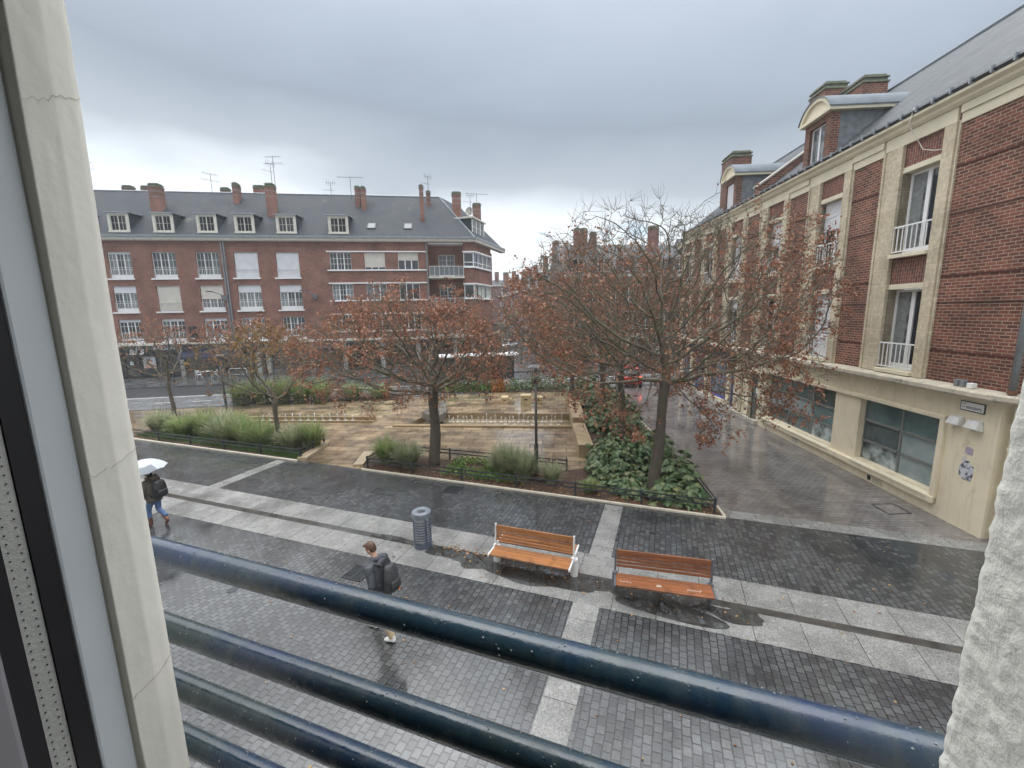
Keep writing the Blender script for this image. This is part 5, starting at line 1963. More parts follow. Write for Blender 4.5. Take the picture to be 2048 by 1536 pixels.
tree('bare_tree', 'russet tree leaning behind the largest one, left of the street', (4.88, 18.25, 0), 3.3, (4.1, 18.6, 5.5), (3.9, 3.4, 2.85), 2300, .20, 2.6, .31, .15, 17, 5, .46, nleaf=17000, lsize=.082,
     leaf_fn=lambda p: .3 + .5 * max(0, (3.5 - p[0]) / 4) + .3 * max(0, (p[2] - 6) / 2), zmin=2.7, tip=.0062, lean=(-.15, 0), group=TG)
tree('bare_tree', 'russet tree farther back in the lobed shrubs, its trunk left of the leaning one', (4.95, 22.9, 0), 3.3, (4.7, 23.2, 5.2), (3.5, 3.2, 2.5), 1500, .24, 2.8, .38, .15, 23, 5, .5, nleaf=11000, lsize=.095, zmin=2.8, tip=.007, group=TG)
tree('bare_tree', 'last russet tree of the row at the far corner of the square', (4.0, 28.0, 0), 3.0, (4.2, 28.0, 4.7), (2.8, 2.8, 2.1), 900, .26, 3.0, .42, .14, 29, 4, .5, nleaf=8000, lsize=.11, zmin=2.5, tip=.008, group=TG)
tree('young_tree', 'nearly bare young tree with pale spreading twigs by the plaster jamb', (-20.6, 25.2, 0), 2.3, (-20.5, 25.2, 3.7), (3.1, 2.6, 1.75), 900, .22, 2.6, .36, .10, 31, 3, .5, nleaf=700, lsize=.12, leaf_fn=lambda p: .2 + max(0, p[2] - 3.8), zmin=1.8, tip=.0075, group='young trees on the left')
tree('young_tree', 'young tree with yellow top leaves standing in the left grass bed', (-10.65, 18.55, 0), 2.15, (-10.9, 18.6, 3.65), (2.6, 2.3, 1.75), 1000, .19, 2.4, .32, .10, 37, 3, .42, nleaf=2400, lsize=.10, leaf_fn=lambda p: .1 + 1.3 * max(0, (p[2] - 3.6)), zmin=1.7, tip=.006, leafmat='leaf_o', lean=(.1, 0), group='young trees on the left')
tree('young_tree', 'young tree with rusty leaves behind the one with yellow leaves', (-17.6, 28.5, 0), 2.4, (-17.5, 28.5, 4.0), (3.0, 2.6, 1.7), 900, .23, 2.6, .38, .13, 41, 3, .5, nleaf=3600, lsize=.13, leaf_fn=lambda p: .2 + max(0, (p[2] - 3.2)), zmin=1.9, tip=.008, group='young trees on the left')
# ------------------------------------------------------------------ planting
def grass_clump(loc, r, h, n, seed, label, mat='grass_g', group=None, plumes=0):
    rr = random.Random(seed)
    vs, fs = [], []
    for i in range(n):
        a = rr.uniform(0, 2 * pi)
        q = r * .42 * sqrt(rr.random())
        b = Vector((q * cos(a), q * sin(a), 0))
        a2 = a + rr.gauss(0, .6)
        out = Vector((cos(a2), sin(a2), 0))
        L_ = h * (rr.uniform(.55, 1.0) if i % 6 else rr.uniform(.9, 1.35))
        arch = r * rr.uniform(.25, 1.1)
        w = rr.uniform(.007, .015) * (1 + h * .3)
        sd = Vector((-out.y, out.x, 0)) * w
        pts = []
        for k in range(5):
            t = k / 4
            pts.append(b + out * arch * t ** 1.8 + Vector((0, 0, L_ * (1.25 * t - .42 * t * t * (arch / r + .25)))))
        o = len(vs)
        for k, p in enumerate(pts):
            s = sd * (1 - .85 * (k / 4) ** 2)
            vs += [p - s, p + s]
        fs += [(o + 2 * k, o + 2 * k + 1, o + 2 * k + 3, o + 2 * k + 2) for k in range(4)]
    m = MB(); m.add(vs, fs)
    o = m.build('ornamental_grass', M[mat], None, loc=loc)
    tag(o, label, 'ornamental grass', group)
    return o


GG = 'tall ornamental grasses in the left bed'
for i, (px, py, r, h, lab) in enumerate([(322, 866, .85, 1.30, 'green grass tuft at the left end of the fenced bed beside the jamb'), (368, 874, .80, 1.15, 'green grass tuft second from the left end of the fenced bed'),
        (412, 872, .85, 1.25, 'green grass tuft just left of the lamp post in the fenced bed'), (450, 884, .90, 1.20, 'straw tinged grass tuft below the left lamp post'),
        (492, 886, .95, 1.35, 'big pale grass tuft in the middle of the fenced bed'), (528, 893, .85, 1.25, 'grass tuft directly left of the young trunk in the fenced bed'),
        (588, 900, .85, 1.10, 'dark green grass tuft right of the young trunk in the fenced bed'), (626, 896, .80, 1.05, 'grass tuft at the right tip of the fenced bed beside the stone step'),
        (470, 868, .9, 1.3, 'pale grass tuft behind the middle of the fenced bed')]):
    p = G(px, py)
    grass_clump((p.x, p.y, .03), r * .9, h * (.85 + .25 * ((i * 5) % 4) / 3), 800, 100 + i, lab, 'grass_g' if i % 3 else 'grass_d', GG)
GH = 'grasses in the front bed'
for i, (px, py, r, h, mat, lab) in enumerate([(775, 926, .60, .95, 'grass_g', 'bright green grass tuft nearest the left corner of the front bed'), (818, 934, .62, .90, 'grass_d', 'bluish grass tuft just left of the middle trunk'),
        (1008, 950, .62, 1.05, 'grass_d', 'grey green grass tuft with pale stems left of the tall lamp post'), (1046, 958, .62, 1.0, 'grass_d', 'feathery grass tuft at the foot of the tall lamp post'),
        (1102, 966, .50, .75, 'grass_d', 'low wispy grass tuft right of the tall lamp post'), (1180, 985, .38, .42, 'grass_g', 'short sparse grass tuft before the lobed shrubs')]):
    p = G(px, py)
    grass_clump((p.x, p.y, .03), r, h, 800 if r > .5 else 300, 140 + i, lab, mat, GH)
GF = 'grasses along the road side of the square'
for i, (px, py, h, lab) in enumerate([(486, 808, 1.5, 'road side grass tuft farthest left beside the rear young trunk'), (528, 807, 1.6, 'road side grass tuft right of the rear young trunk'), (566, 806, 1.65, 'large road side grass tuft in the middle of its row'),
        (604, 805, 1.6, 'road side grass tuft over the left part of the rill'), (642, 804, 1.5, 'road side grass tuft before the middle tree crown'), (705, 798, 1.1, 'lower road side tuft under the middle tree crown left half'), (760, 797, 1.0, 'low road side tuft beside the ramp')]):
    p = G(px, py)
    grass_clump((p.x, p.y, .03), 1.05, h, 900, 170 + i, lab, 'grass_g', GF)

LOBE = [(0, 0), (.16, .10), (.40, .06), (.30, .26), (.52, .36), (.30, .46), (.40, .70), (.20, .68), (.10, .95), (0, 1.06)]
LOBE = LOBE + [(-x, y) for x, y in LOBE[-2:0:-1]]


def lobed_shrub(loc, rx, ry, h, n, seed, label, size=.30, group=None, mat='fatleaf'):
    rr = random.Random(seed)
    lf = MB(); st_ = MB()
    vs, fs = [], []
    for i in range(int(n * 1.6)):
        a = rr.uniform(0, 2 * pi)
        el = math.asin(rr.random() ** .8)
        lay = rr.uniform(.62, 1.0) * (1 + .12 * sin(3 * a + seed) + .08 * sin(5 * a + 2 * seed))
        c = Vector((rx * lay * cos(a) * cos(el), ry * lay * sin(a) * cos(el), max(.06, h * lay * sin(el) * (1 + .15 * sin(4 * a + seed)))))
        out = Vector((cos(a) * cos(el), sin(a) * cos(el), .25 + sin(el))).normalized()
        d = (Vector((cos(a), sin(a), 0)) * (1.0 - .3 * sin(el)) + Vector((rr.gauss(0, .5), rr.gauss(0, .5), rr.gauss(-.35, .35)))).normalized()
        nn = (out + Vector((rr.gauss(0, .35), rr.gauss(0, .35), rr.gauss(.3, .2)))).normalized()
        sd = d.cross(nn).normalized()
        nn = sd.cross(d)
        s = size * .74 * rr.uniform(.55, 1.25)
        o = len(vs)
        for (x, y) in LOBE:
            vs.append(c + sd * x * s + d * y * s + nn * (-.55 * x * x - .18 * y * y) * s)
        mid = c + d * .5 * s + nn * .03 * s
        vs.append(mid)
        k = len(LOBE)
        fs += [(o + j, o + (j + 1) % k, o + k) for j in range(k)]
        if i % 6 == 0:
            st_.tube([(c.x * .25, c.y * .25, 0), (c.x * .6, c.y * .6, c.z * .55), tuple(c)], .008, 3, cap=False)
    lf.add(vs, fs)
    t = thing('lobed_shrub', label, 'shrub', loc, 0, group)
    lf.build('leaves', M[mat], t, smooth=False)
    st_.build('stems', M['bark_s'], t)
    return t


SG = 'lobed shrubs along the wet street'
for i, (x, y, rx, ry, h, n, sz, lab) in enumerate([
        (5.05, 12.35, .85, .70, .70, 240, .34, 'deep green lobed shrub at the street corner of the bed right of the big trunk'),
        (5.45, 13.55, .80, .85, .95, 270, .30, 'lobed shrub behind the corner one along the street kerb'),
        (3.75, 13.05, .75, .65, .60, 200, .32, 'low lobed shrub directly left of the big trunk'),
        (3.55, 14.3, 1.05, .9, 1.0, 330, .31, 'wide grey green lobed shrub left of the big trunk'),
        (4.85, 14.9, 1.0, .95, 1.25, 340, .29, 'tall lobed shrub straight behind the big trunk'),
        (3.95, 15.9, 1.05, .9, 1.1, 320, .28, 'lobed shrub below the leaning trunk beside the stone block'),
        (5.55, 16.2, .85, 1.0, 1.1, 280, .28, 'lobed shrub on the street side of the leaning trunk'),
        (5.2, 19.8, 1.2, 1.1, 1.15, 340, .33, 'lobed shrub on the street side behind the leaning trunk'),
        (4.35, 20.6, .8, 1.2, 1.1, 300, .33, 'lobed shrub between the two low stone walls'),
        (5.7, 22.3, 1.1, 1.3, 1.2, 320, .36, 'lobed shrub beside the rear trunk near the street'),
        (4.7, 24.6, 1.0, 1.3, 1.25, 300, .38, 'lobed shrub behind the rear trunk'),
        (6.0, 26.3, 1.2, 1.4, 1.25, 300, .40, 'far lobed shrub on the street edge of the square'),
        (5.2, 28.8, 1.3, 1.4, 1.5, 280, .42, 'last lobed shrub before the road at the street corner')]):
    lobed_shrub((x, y, .03), rx, ry, h, n, 300 + i, lab, sz, SG)


def leafy_bush(name, loc, r, h, n, seed, label, mat, size=.10, cat='bush', group=None):
    rr = random.Random(seed)
    m = MB(); vs, fs = [], []
    for i in range(n):
        a = rr.uniform(0, 2 * pi); el = math.asin(rr.random())
        l_ = rr.random() ** .45 * (1 + .2 * sin(3 * a + seed))
        c = Vector((r * l_ * cos(a) * cos(el), r * l_ * sin(a) * cos(el), max(.03, h * l_ * sin(el))))
        ax = Vector((rr.gauss(0, 1), rr.gauss(0, 1), rr.gauss(.2, .6))).normalized()
        sd = ax.cross(Vector((rr.gauss(0, 1), rr.gauss(0, 1), rr.gauss(0, 1)))).normalized()
        s = size * rr.uniform(.6, 1.3); o = len(vs)
        vs += [c, c + ax * s * .5 + sd * s * .35, c + ax * s, c + ax * s * .5 - sd * s * .35]
        fs.append((o, o + 1, o + 2, o + 3))
    m.add(vs, fs)
    t = thing(name, label, cat, loc, 0, group)
    m.build('leaves', M[mat], t)
    s = MB()
    for k in range(7):
        a = k * .9
        s.tube([(0, 0, 0), (r * .5 * cos(a), r * .5 * sin(a), h * .7)], .012, 4, cap=False)
    s.build('stems', M['bark_s'], t)


RB = 'low bushes by the road'
for i, (px, py, r, h, mat, lab) in enumerate([(905, 783, .9, .8, 'cover', 'lime green low bush at the left of the road side bed'), (940, 782, .9, .75, 'lawn', 'green low bush in the road side bed right of the middle trunk'), (972, 781, .8, .7, 'lawn', 'green low bush left of the orange one'),
        (998, 783, .75, 1.05, 'orange', 'small bush with bright orange leaves in the road side bed'), (1035, 780, 1.0, .9, 'fatleaf', 'dark bush right of the orange one'), (1075, 779, 1.1, 1.1, 'fatleaf', 'dark bush behind the tall lamp post'), (1120, 778, 1.1, 1.2, 'fatleaf', 'dark bush at the right end of the road side bed')]):
    p = G(px, py)
    leafy_bush('low_bush', (p.x, p.y, .03), r, h, 650, 400 + i, lab, mat, .16, 'bush', RB)
# ground cover and lawn: uncountable
rr = random.Random(55)
m = MB(); vs, fs = [], []
a0, b0_ = G(905, 930), G(985, 952)
for i in range(2600):
    u = rr.uniform(-7.6, -4.4); v_ = rr.uniform(12.75, 14.6)
    if sin(u * 3.1) * .4 + sin(v_ * 4 + u) * .4 < -.45: continue
    c = UV(u, v_, rr.uniform(.04, .22)); ax = Vector((rr.gauss(0, 1), rr.gauss(0, 1), rr.gauss(.5, .4))).normalized()
    sd = ax.cross(Vector((rr.gauss(0, 1), rr.gauss(0, 1), rr.gauss(0, 1)))).normalized(); s = rr.uniform(.05, .11); o = len(vs)
    vs += [c, c + ax * s * .5 + sd * s * .4, c + ax * s, c + ax * s * .5 - sd * s * .4]; fs.append((o, o + 1, o + 2, o + 3))
m.add(vs, fs)
tag(m.build('ground_cover', M['cover']), 'bright green low ground cover round the foot of the middle trunk', 'ground cover', kind='stuff')
m = MB(); vs, fs = [], []
A_, B_ = Vector((*BED1[0], 0)), Vector((*BED1[1], 0))
for i in range(16000):
    t = rr.random(); w = rr.random() ** 1.3 * 2.2
    c = A_.lerp(B_, t) + CV * (.12 + w * min(1, (1.02 - t) * 4)); c.z = .03
    h = rr.uniform(.05, .15); a = rr.uniform(0, 6.28); d = Vector((cos(a), sin(a), 0)); o = len(vs)
    vs += [c - d * .008, c + d * .008, c + Vector((rr.gauss(0, .03), rr.gauss(0, .03), h))]; fs.append((o, o + 1, o + 2))
m.add(vs, fs)
tag(m.build('grass', M['lawn']), 'short green grass strip inside the left fence', 'grass', kind='stuff')
# fallen leaves
m = MB(); vs, fs = [], []


def fallen(c, s):
    a = rr.uniform(0, 6.28); d = Vector((cos(a), sin(a), rr.gauss(0, .2))); e = Vector((-sin(a), cos(a), rr.gauss(0, .2))); o = len(vs)
    vs.extend([c, c + d * s * .5 + e * s * .4, c + d * s, c + d * s * .5 - e * s * .4]); fs.append((o, o + 1, o + 2, o + 3))


for i in range(1500):
    fallen(UV(rr.uniform(-10.6, 1.6), 12.55 + rr.random() ** 1.5 * 1.6, .045), rr.uniform(.04, .08))
for i in range(75):
    fallen(UV(rr.gauss(-3.0, 2.6), 8.3 + rr.gauss(0, .3), .022), rr.uniform(.04, .075))
for i in range(45):
    fallen(UV(-5.0 + rr.gauss(0, .45) + .5, 8.62 + rr.gauss(0, .07), .024), rr.uniform(.04, .09))
for i in range(190):
    fallen(UV(rr.uniform(-12, 6), rr.uniform(3, 12.2), .018), rr.uniform(.03, .06))
for i in range(90):
    fallen(Vector((rr.uniform(-9, 3.4), rr.uniform(16.5, 29), .02)), rr.uniform(.06, .11))
m.add(vs, fs)
tag(m.build('fallen_leaves', island_mat('fallen_leaf', [(.12, .05, .025), (.24, .11, .04), (.34, .20, .07), (.08, .04, .025)], .35)), 'scattered wet fallen leaves on beds and paving', 'fallen leaves', kind='stuff')
# ------------------------------------------------------------------ low fences round the beds
def fence(pts, label, h=.50, step=2.1, group='low planter fences'):
    t = thing('low_fence', label, 'fence', (0, 0, 0), 0, group)
    for a, b in zip(pts, pts[1:]):
        a, b = Vector(a), Vector(b)
        n = max(1, round((b - a).length / step))
        for i in range(n + 1):
            p = a.lerp(b, i / n)
            d = (b - a).normalized()
            m = MB(); m.bar((p.x, p.y, .0), (p.x, p.y, h), .07, .05, (d.x, d.y, 0))
            m.build('post', M['metal_d'], t, bevel=.008)
        for zz in (h - .06, h - .20):
            m = MB(); s = Vector((0, 0, zz)); off = Vector((b.y - a.y, a.x - b.x, 0)).normalized() * .05
            m.bar(a + s + off, b + s + off, .028, .04)
            m.build('rail', M['metal_d'], t)
    return t


fence([UV(-25.0, 12.62), UV(-13.95, 12.62)], 'low dark fence along the front of the left grass bed')
fence([UV(-13.95, 12.65), UV(-14.6, 14.6)], 'short low fence beside the stone step at the tip of the left bed', step=1.1)
fence([UV(-10.55, 14.1), UV(-10.60, 12.62), UV(1.45, 12.62), Vector((6.02, 13.6, 0))], 'low dark fence along the front bed and round its street corner')
fence([UV(-10.4, 14.35), UV(-3.3, 14.62)], 'low dark fence behind the front bed facing the fountain')
fence([G(468, 812), G(700, 806)], 'low dark fence in front of the road side grasses', step=2.4)

# ------------------------------------------------------------------ fountain jets
jm = MB()
jm.tube([(0, 0, 0), (.01, 0, .10), (-.006, .005, .22), (.010, 0, .31), (.03, .0, .345), (.05, 0, .31), (.06, 0, .22), (.066, 0, .10)], [.028, .015, .017, .023, .024, .015, .008, .004], 7)
jm.ell((.0, 0, .0), (.10, .10, .03), 9, 4)
jet0 = jm.build('fountain_jet', M['water'], smooth=True)
tag(jet0, 'small white water spout bubbling up in the sunken stone basin', 'fountain jet', 'water spouts in the basin')
rj = random.Random(8)
jets = [(x, y) for x in np.linspace(880, 1122, 27) for y in (843,)] + [(x, 849) for x in np.linspace(886, 1118, 14)]
for i, (px, py) in enumerate(jets):
    p = G(px + rj.uniform(-2, 2), py + rj.uniform(-.6, .6), -.33)
    o = jet0 if i == 0 else dup(jet0)
    s = rj.uniform(.5, 1.05)
    o.location = (p.x, p.y, -.33); o.scale = (1.15, 1.15, s * (1.35 if py < 845 else .9)); o.rotation_euler = (0, 0, rj.uniform(0, 6.28))
for i, px in enumerate((526, 541, 571, 586, 601, 616, 630, 646, 661, 676, 691, 706)):
    p = G(px, 841)
    o = dup(jet0, label='small white water spout in the narrow rill left of the basin')
    o['group'] = 'water spouts in the rill'
    o.location = (p.x, p.y, .02); o.scale = (1.2, 1.2, rj.uniform(.6, 1.2)); o.rotation_euler = (0, 0, rj.uniform(0, 6.28))

# ------------------------------------------------------------------ stone blocks of the square
M['stoneblk'] = plain('ochre_stone', (.36, .27, .165), .45, .2, 1.8, bmp=.2, dirt=((.17, .125, .08), 1.5, .52))


def block(name, pts, h, label, cap=True):
    t = thing(name, label, 'stone wall')
    m = MB(); m.prism(pts, 0, h - .08); m.build('base', M['stoneblk'], t, bevel=.012)
    c = Vector((sum(p[0] for p in pts) / len(pts), sum(p[1] for p in pts) / len(pts), 0))
    m = MB(); m.prism([(p[0] + (p[0] - c.x) * .03, p[1] + (p[1] - c.y) * .012) for p in pts], h - .079, h); m.build('coping', M['stoneblk'], t, bevel=.015)


block('stone_wall', [(2.62, 16.3), (3.20, 16.27), (3.42, 19.6), (2.84, 19.65)], .55, 'nearer low ochre stone wall between paving and lobed shrubs')
block('stone_wall', [(2.98, 20.5), (3.62, 20.45), (4.0, 25.6), (3.36, 25.7)], .62, 'farther low ochre stone wall beside the fountain basin')
for px, py, sc, lab in ((1052, 808, 1.0, 'ochre stone cube with a dark slot standing on the tan paving'), (1010, 806, .7, 'low ochre stone cube left of the taller one beyond the basin'), (1078, 806, .7, 'low ochre stone slab right of the tall lamp post beyond the basin')):
    p = G(px, py)
    t = thing('stone_cube', lab, 'stone block', (p.x, p.y, .004), -.06)
    m = MB(); m.box(-.33 * sc, .33 * sc, -.33, .33, 0, .62 * sc); m.build('block', plain('pale_ochre_stone', (.46, .36, .20), .5, .12, 2), t, bevel=.02)
    m = MB(); m.box(-.12 * sc, .12 * sc, -.334, -.32, .30 * sc, .38 * sc); m.build('slot', M['black'], t)

# ------------------------------------------------------------------ lamp posts
def lamp_post(p, h, label, rod=False):
    t = thing('lamp_post', label, 'lamp post', p, 0, 'round headed lamp posts')
    m = MB(); m.tube([(0, 0, 0), (0, 0, 1.12)], [.075, .072], 12); m.tube([(0, 0, 1.12), (0, 0, 1.16)], .085, 12); m.build('base', M['metal_d'], t, smooth=False)
    m = MB(); m.tube([(0, 0, 1.16), (0, 0, h - .62)], [.052, .047], 12); m.build('pole', plain('brown_grey_pole', (.10, .095, .095), .4, .15, 3), t, smooth=True)
    m = MB(); m.tube([(0, 0, h - .62), (0, 0, h - .50)], [.10, .15], 14); m.build('collar', M['metal_d'], t)
    m = MB()
    for k in range(3):
        a = k * 2.094 + .5
        m.tube([(.12 * cos(a), .12 * sin(a), h - .5), (.13 * cos(a), .13 * sin(a), h - .06)], .010, 5)
    m.build('strut', M['metal_d'], t)
    m = MB(); m.tube([(0, 0, h - .50), (0, 0, h - .12)], [.055, .05], 10); m.build('lantern', M['metal_g'], t, smooth=True)
    m = MB(); m.loft([(0, 0, h - .07, .30, .30), (0, 0, h - .03, .36, .36), (0, 0, h, .34, .34), (0, 0, h + .03, .12, .12)], 24); m.build('reflector', M['zinc'], t)
    return t


p = G(1073, 952); lamp_post((p.x, p.y, .0), 3.98, 'tall thin lamp post with a round disc top in the front bed')
p = G(453, 818); lamp_post((p.x, p.y, .0), 3.5, 'distant lamp post with a round disc top behind the left grass bed')
p = AT(345, 740, 37.5)
t = thing('festoon_mast', 'dark mast carrying the garland wires above the left young tree', 'mast', (p.x, 37.5, 0))
m = MB(); m.tube([(0, 0, 0), (0, 0, 4.55)], [.07, .05], 8); m.build('pole', M['metal_d'], t)
m = MB(); m.ell((0, 0, 4.62), (.17, .17, .17), 9, 6); m.build('finial', M['metal_d'], t)
for zz in (4.3, 3.75):
    m = MB()
    for s in (-1, 1):
        m.tube([(0, 0, zz - .35), (s * .45, 0, zz - .2), (s * .6, 0, zz), ], .022, 5, cap=False)
    m.build('scroll', M['metal_d'], t)
for k, (zz, lab) in enumerate(((4.15, 'upper dark garland wire strung across the brick front'), (3.55, 'lower dark garland wire strung across the brick front'))):
    m = MB(); pts = []
    for seg in range(3):
        x0, x1 = (p.x - 9, p.x) if seg == 0 else ((p.x, p.x + 13) if seg == 1 else (p.x + 13, p.x + 24))
        for i in range(13):
            q = i / 12
            pts.append((x0 + (x1 - x0) * q, 37.5 + .142 * (x0 + (x1 - x0) * q - p.x), zz - (.55 if seg != 1 else .28) * 4 * q * (1 - q) * .6 + (.25 if seg == 1 else .1) * (q if seg else 1 - q)))
    m.tube(pts, .035, 5)
    tag(m.build('garland_wire', M['metal_d']), lab, 'wire', 'garland wires')

# ------------------------------------------------------------------ litter bin
p = UV(-5.62, 8.52)
t = thing('litter_bin', 'blue grey slotted steel litter bin standing on the wet granite strip', 'litter bin', (p.x, p.y, .008), .3)
rb = .225
m = MB(); m.loft([(0, 0, .0, rb, rb), (0, 0, .11, rb, rb)], 28); m.build('base_ring', M['bin'], t, bevel=.006)
for i in range(9):
    z0 = .15 + i * .068
    m = MB(); vs, fs = [], []
    for r_, zz in ((rb, z0), (rb + .005, z0 + .015), (rb, z0 + .030), (rb - .010, z0 + .030), (rb - .010, z0)):
        for k in range(28):
            a = 2 * pi * k / 28; vs.append((r_ * cos(a), r_ * sin(a), zz))
    for j in range(5):
        for k in range(28):
            fs.append((j * 28 + k, j * 28 + (k + 1) % 28, (j + 1) % 5 * 28 + (k + 1) % 28, (j + 1) % 5 * 28 + k))
    m.add(vs, fs); m.build('band', M['bin'], t, smooth=False)
for k in range(4):
    a = k * pi / 2 + .35
    m = MB(); m.bar((.222 * cos(a), .222 * sin(a), .10), (.222 * cos(a), .222 * sin(a), .80), .05, .012, (cos(a), sin(a), 0)); m.build('upright', M['bin'], t)
m = MB(); vs, fs = [], []
prof = [(.222, .79), (.236, .79), (.240, .86), (.236, .93), (.205, .955), (.115, .945), (.10, .93), (.10, .86), (.20, .85)]
for r_, zz in prof:
    for k in range(32):
        a = 2 * pi * k / 32; vs.append((r_ * cos(a), r_ * sin(a), zz))
for j in range(len(prof)):
    for k in range(32):
        j2 = (j + 1) % len(prof); fs.append((j * 32 + k, j * 32 + (k + 1) % 32, j2 * 32 + (k + 1) % 32, j2 * 32 + k))
m.add(vs, fs); m.build('lid', plain('wet_lid', (.17, .19, .22), .2, .2, 5), t, smooth=False)
m = MB(); m.loft([(0, 0, .02, .17, .17), (0, 0, .84, .185, .185)], 20); m.build('liner', plain('bin_liner', (.60, .62, .64), .35, .3, 9), t)

# ------------------------------------------------------------------ benches
def bench(loc, rz, label, mats, both=False, post_r=.085):
    wd, st_ = mats
    t = thing('bench', label, 'bench', loc, rz, 'timber benches')
    L_ = 1.80
    sides = (1, -1) if both else (1,)
    for s in sides:
        for k, (y0, y1) in enumerate(((-.50, -.225), (-.215, -.09))):
            m = MB(); m.box(-L_ / 2, L_ / 2, y0 * s, y1 * s, .425 + .0 * k, .465)
            m.build('seat_slat', M[wd], t, bevel=.008)
        for x in (-L_ / 2 - .022, L_ / 2 + .022):
            m = MB(); m.bar((x, -.52 * s, .435), (x, -.05 * s, .43), .036, .055); m.bar((x, -.10 * s, .40), (x, -.05 * s, .36), .034, .05)
            m.build('seat_arm', M[st_], t, bevel=.006)
    ys = -.035 if both else -.02
    for k, (z0, z1) in enumerate(((.565, .615), (.64, .69), (.715, .765), (.79, .93))):
        m = MB(); m.hexa([(-L_ / 2, ys - .016 + .06 * (z0 - .5), z0), (L_ / 2, ys - .016 + .06 * (z0 - .5), z0), (L_ / 2, ys + .016 + .06 * (z0 - .5), z0), (-L_ / 2, ys + .016 + .06 * (z0 - .5), z0),
                          (-L_ / 2, ys - .016 + .06 * (z1 - .5), z1), (L_ / 2, ys - .016 + .06 * (z1 - .5), z1), (L_ / 2, ys + .016 + .06 * (z1 - .5), z1), (-L_ / 2, ys + .016 + .06 * (z1 - .5), z1)])
        m.build('back_slat', M[wd + ('' if k == 3 and wd == 'wood' else '')], t, bevel=.006)
    for x in (-L_ / 2 - .022, L_ / 2 + .022):
        m = MB(); m.bar((x, ys, .42), (x, ys + .028, .955), .036, .055, (0, 1, 0)); m.build('back_post', M[st_], t, bevel=.006)
        m = MB(); m.bar((x, -.14, .475), (x, .06, .475), .045, .03); m.build('arm_plate', M[st_], t, bevel=.005)
        xx = x * .93 if both else x
        m = MB(); m.tube([(x, .02, 0), (x, .02, .40), (x, .02, .41)], [post_r, post_r, post_r * .9], 18); m.build('leg', M[st_], t, smooth=False)
    return t


bench(tuple(UV(-2.67, 8.50, .008)), R(90) - R(109.9), 'double-sided timber bench with pale steel ends nearer the litter bin', ('wood', 'steel_w'), True)
q = (Vector((1.978, 7.573, 0)) + Vector((3.723, 7.141, 0))) / 2
dq = R(104.5)
nq = Vector((-cos(dq), sin(dq), 0))
q = q + nq * .50
b2 = bench((q.x, q.y, .008), R(90) - dq, 'dark-framed timber bench with white scribbles on the seat', ('wood_d', 'steel_d'), False, .06)
M['chalk'] = plain('chalk_mark', (.70, .68, .62), .7, .1, 9)
m = MB(); rg = random.Random(12)
for cx, wd_ in ((-.72, .22), (-.08, .10), (.56, .26)):
    pts = []
    for i in range(16):
        u = i / 15
        pts.append((cx - wd_ / 2 + wd_ * u, -.36 + .035 * sin(i * 2.4 + cx * 9) + rg.uniform(-.012, .012), .4672))
    m.tube(pts, .0035, 4)
m.build('scribble', M['chalk'], b2)

# ------------------------------------------------------------------ covers and grates in the paving
def cover(name, pts, label, bars=0, mat='metal_d', cat='grate', cross=False):
    z = .0105
    t = thing(name, label, cat)
    P4 = [Vector((*p_, z)) for p_ in pts]
    if bars:
        m = MB(); m.sheet(pts, z - .003); m.build('pit', M['black'], t)
        m = MB()
        for i in range(bars + 1):
            q = i / bars
            m.bar(P4[0].lerp(P4[3], q) + Vector((0, 0, .004)), P4[1].lerp(P4[2], q) + Vector((0, 0, .004)), .022, .008)
        m.bar(P4[0].lerp(P4[1], .5) + Vector((0, 0, .009)), P4[3].lerp(P4[2], .5) + Vector((0, 0, .009)), .03, .008)
        for a, b in ((0, 1), (1, 2), (2, 3), (3, 0)):
            m.bar(P4[a] + Vector((0, 0, .0055)), P4[b] + Vector((0, 0, .0055)), .035, .012)
        m.build('bars', M[mat], t)
    else:
        m = MB()
        for a, b in ((0, 1), (1, 2), (2, 3), (3, 0)):
            m.bar(P4[a], P4[b], .035, .010)
        m.build('frame', M[mat], t)
    return t


def sq(u, v, w, d):
    return [tuple(UV(u - w / 2, v - d / 2))[:2], tuple(UV(u + w / 2, v - d / 2))[:2], tuple(UV(u + w / 2, v + d / 2))[:2], tuple(UV(u - w / 2, v + d / 2))[:2]]


cover('drain_grate', sq(-6.42, 7.05, .48, .48), 'square iron drain grate in the dark setts left of the walking man', 9)
cover('drain_grate', sq(-6.55, 11.85, .50, .5), 'dark meshed grate in the setts before the front bed', 9)
cover('access_cover', gpoly((1743, 1009), (1786, 1008), (1822, 1027), (1778, 1029)), 'thin framed rectangular access cover by the shop front', 0, cat='cover')
m = MB(); p = G(465, 1180); m.loft([(p.x, p.y, .0045, .11, .11), (p.x, p.y, .012, .105, .105)], 20)
tag(m.build('valve_cover', M['metal_d']), 'small round iron valve cover in the setts above the railing', 'cover')
cover('access_cover', sq(-8.6, 11.0, .9, .34), 'sunken dark rectangular cover among the setts before the front bed', 0, cat='cover')

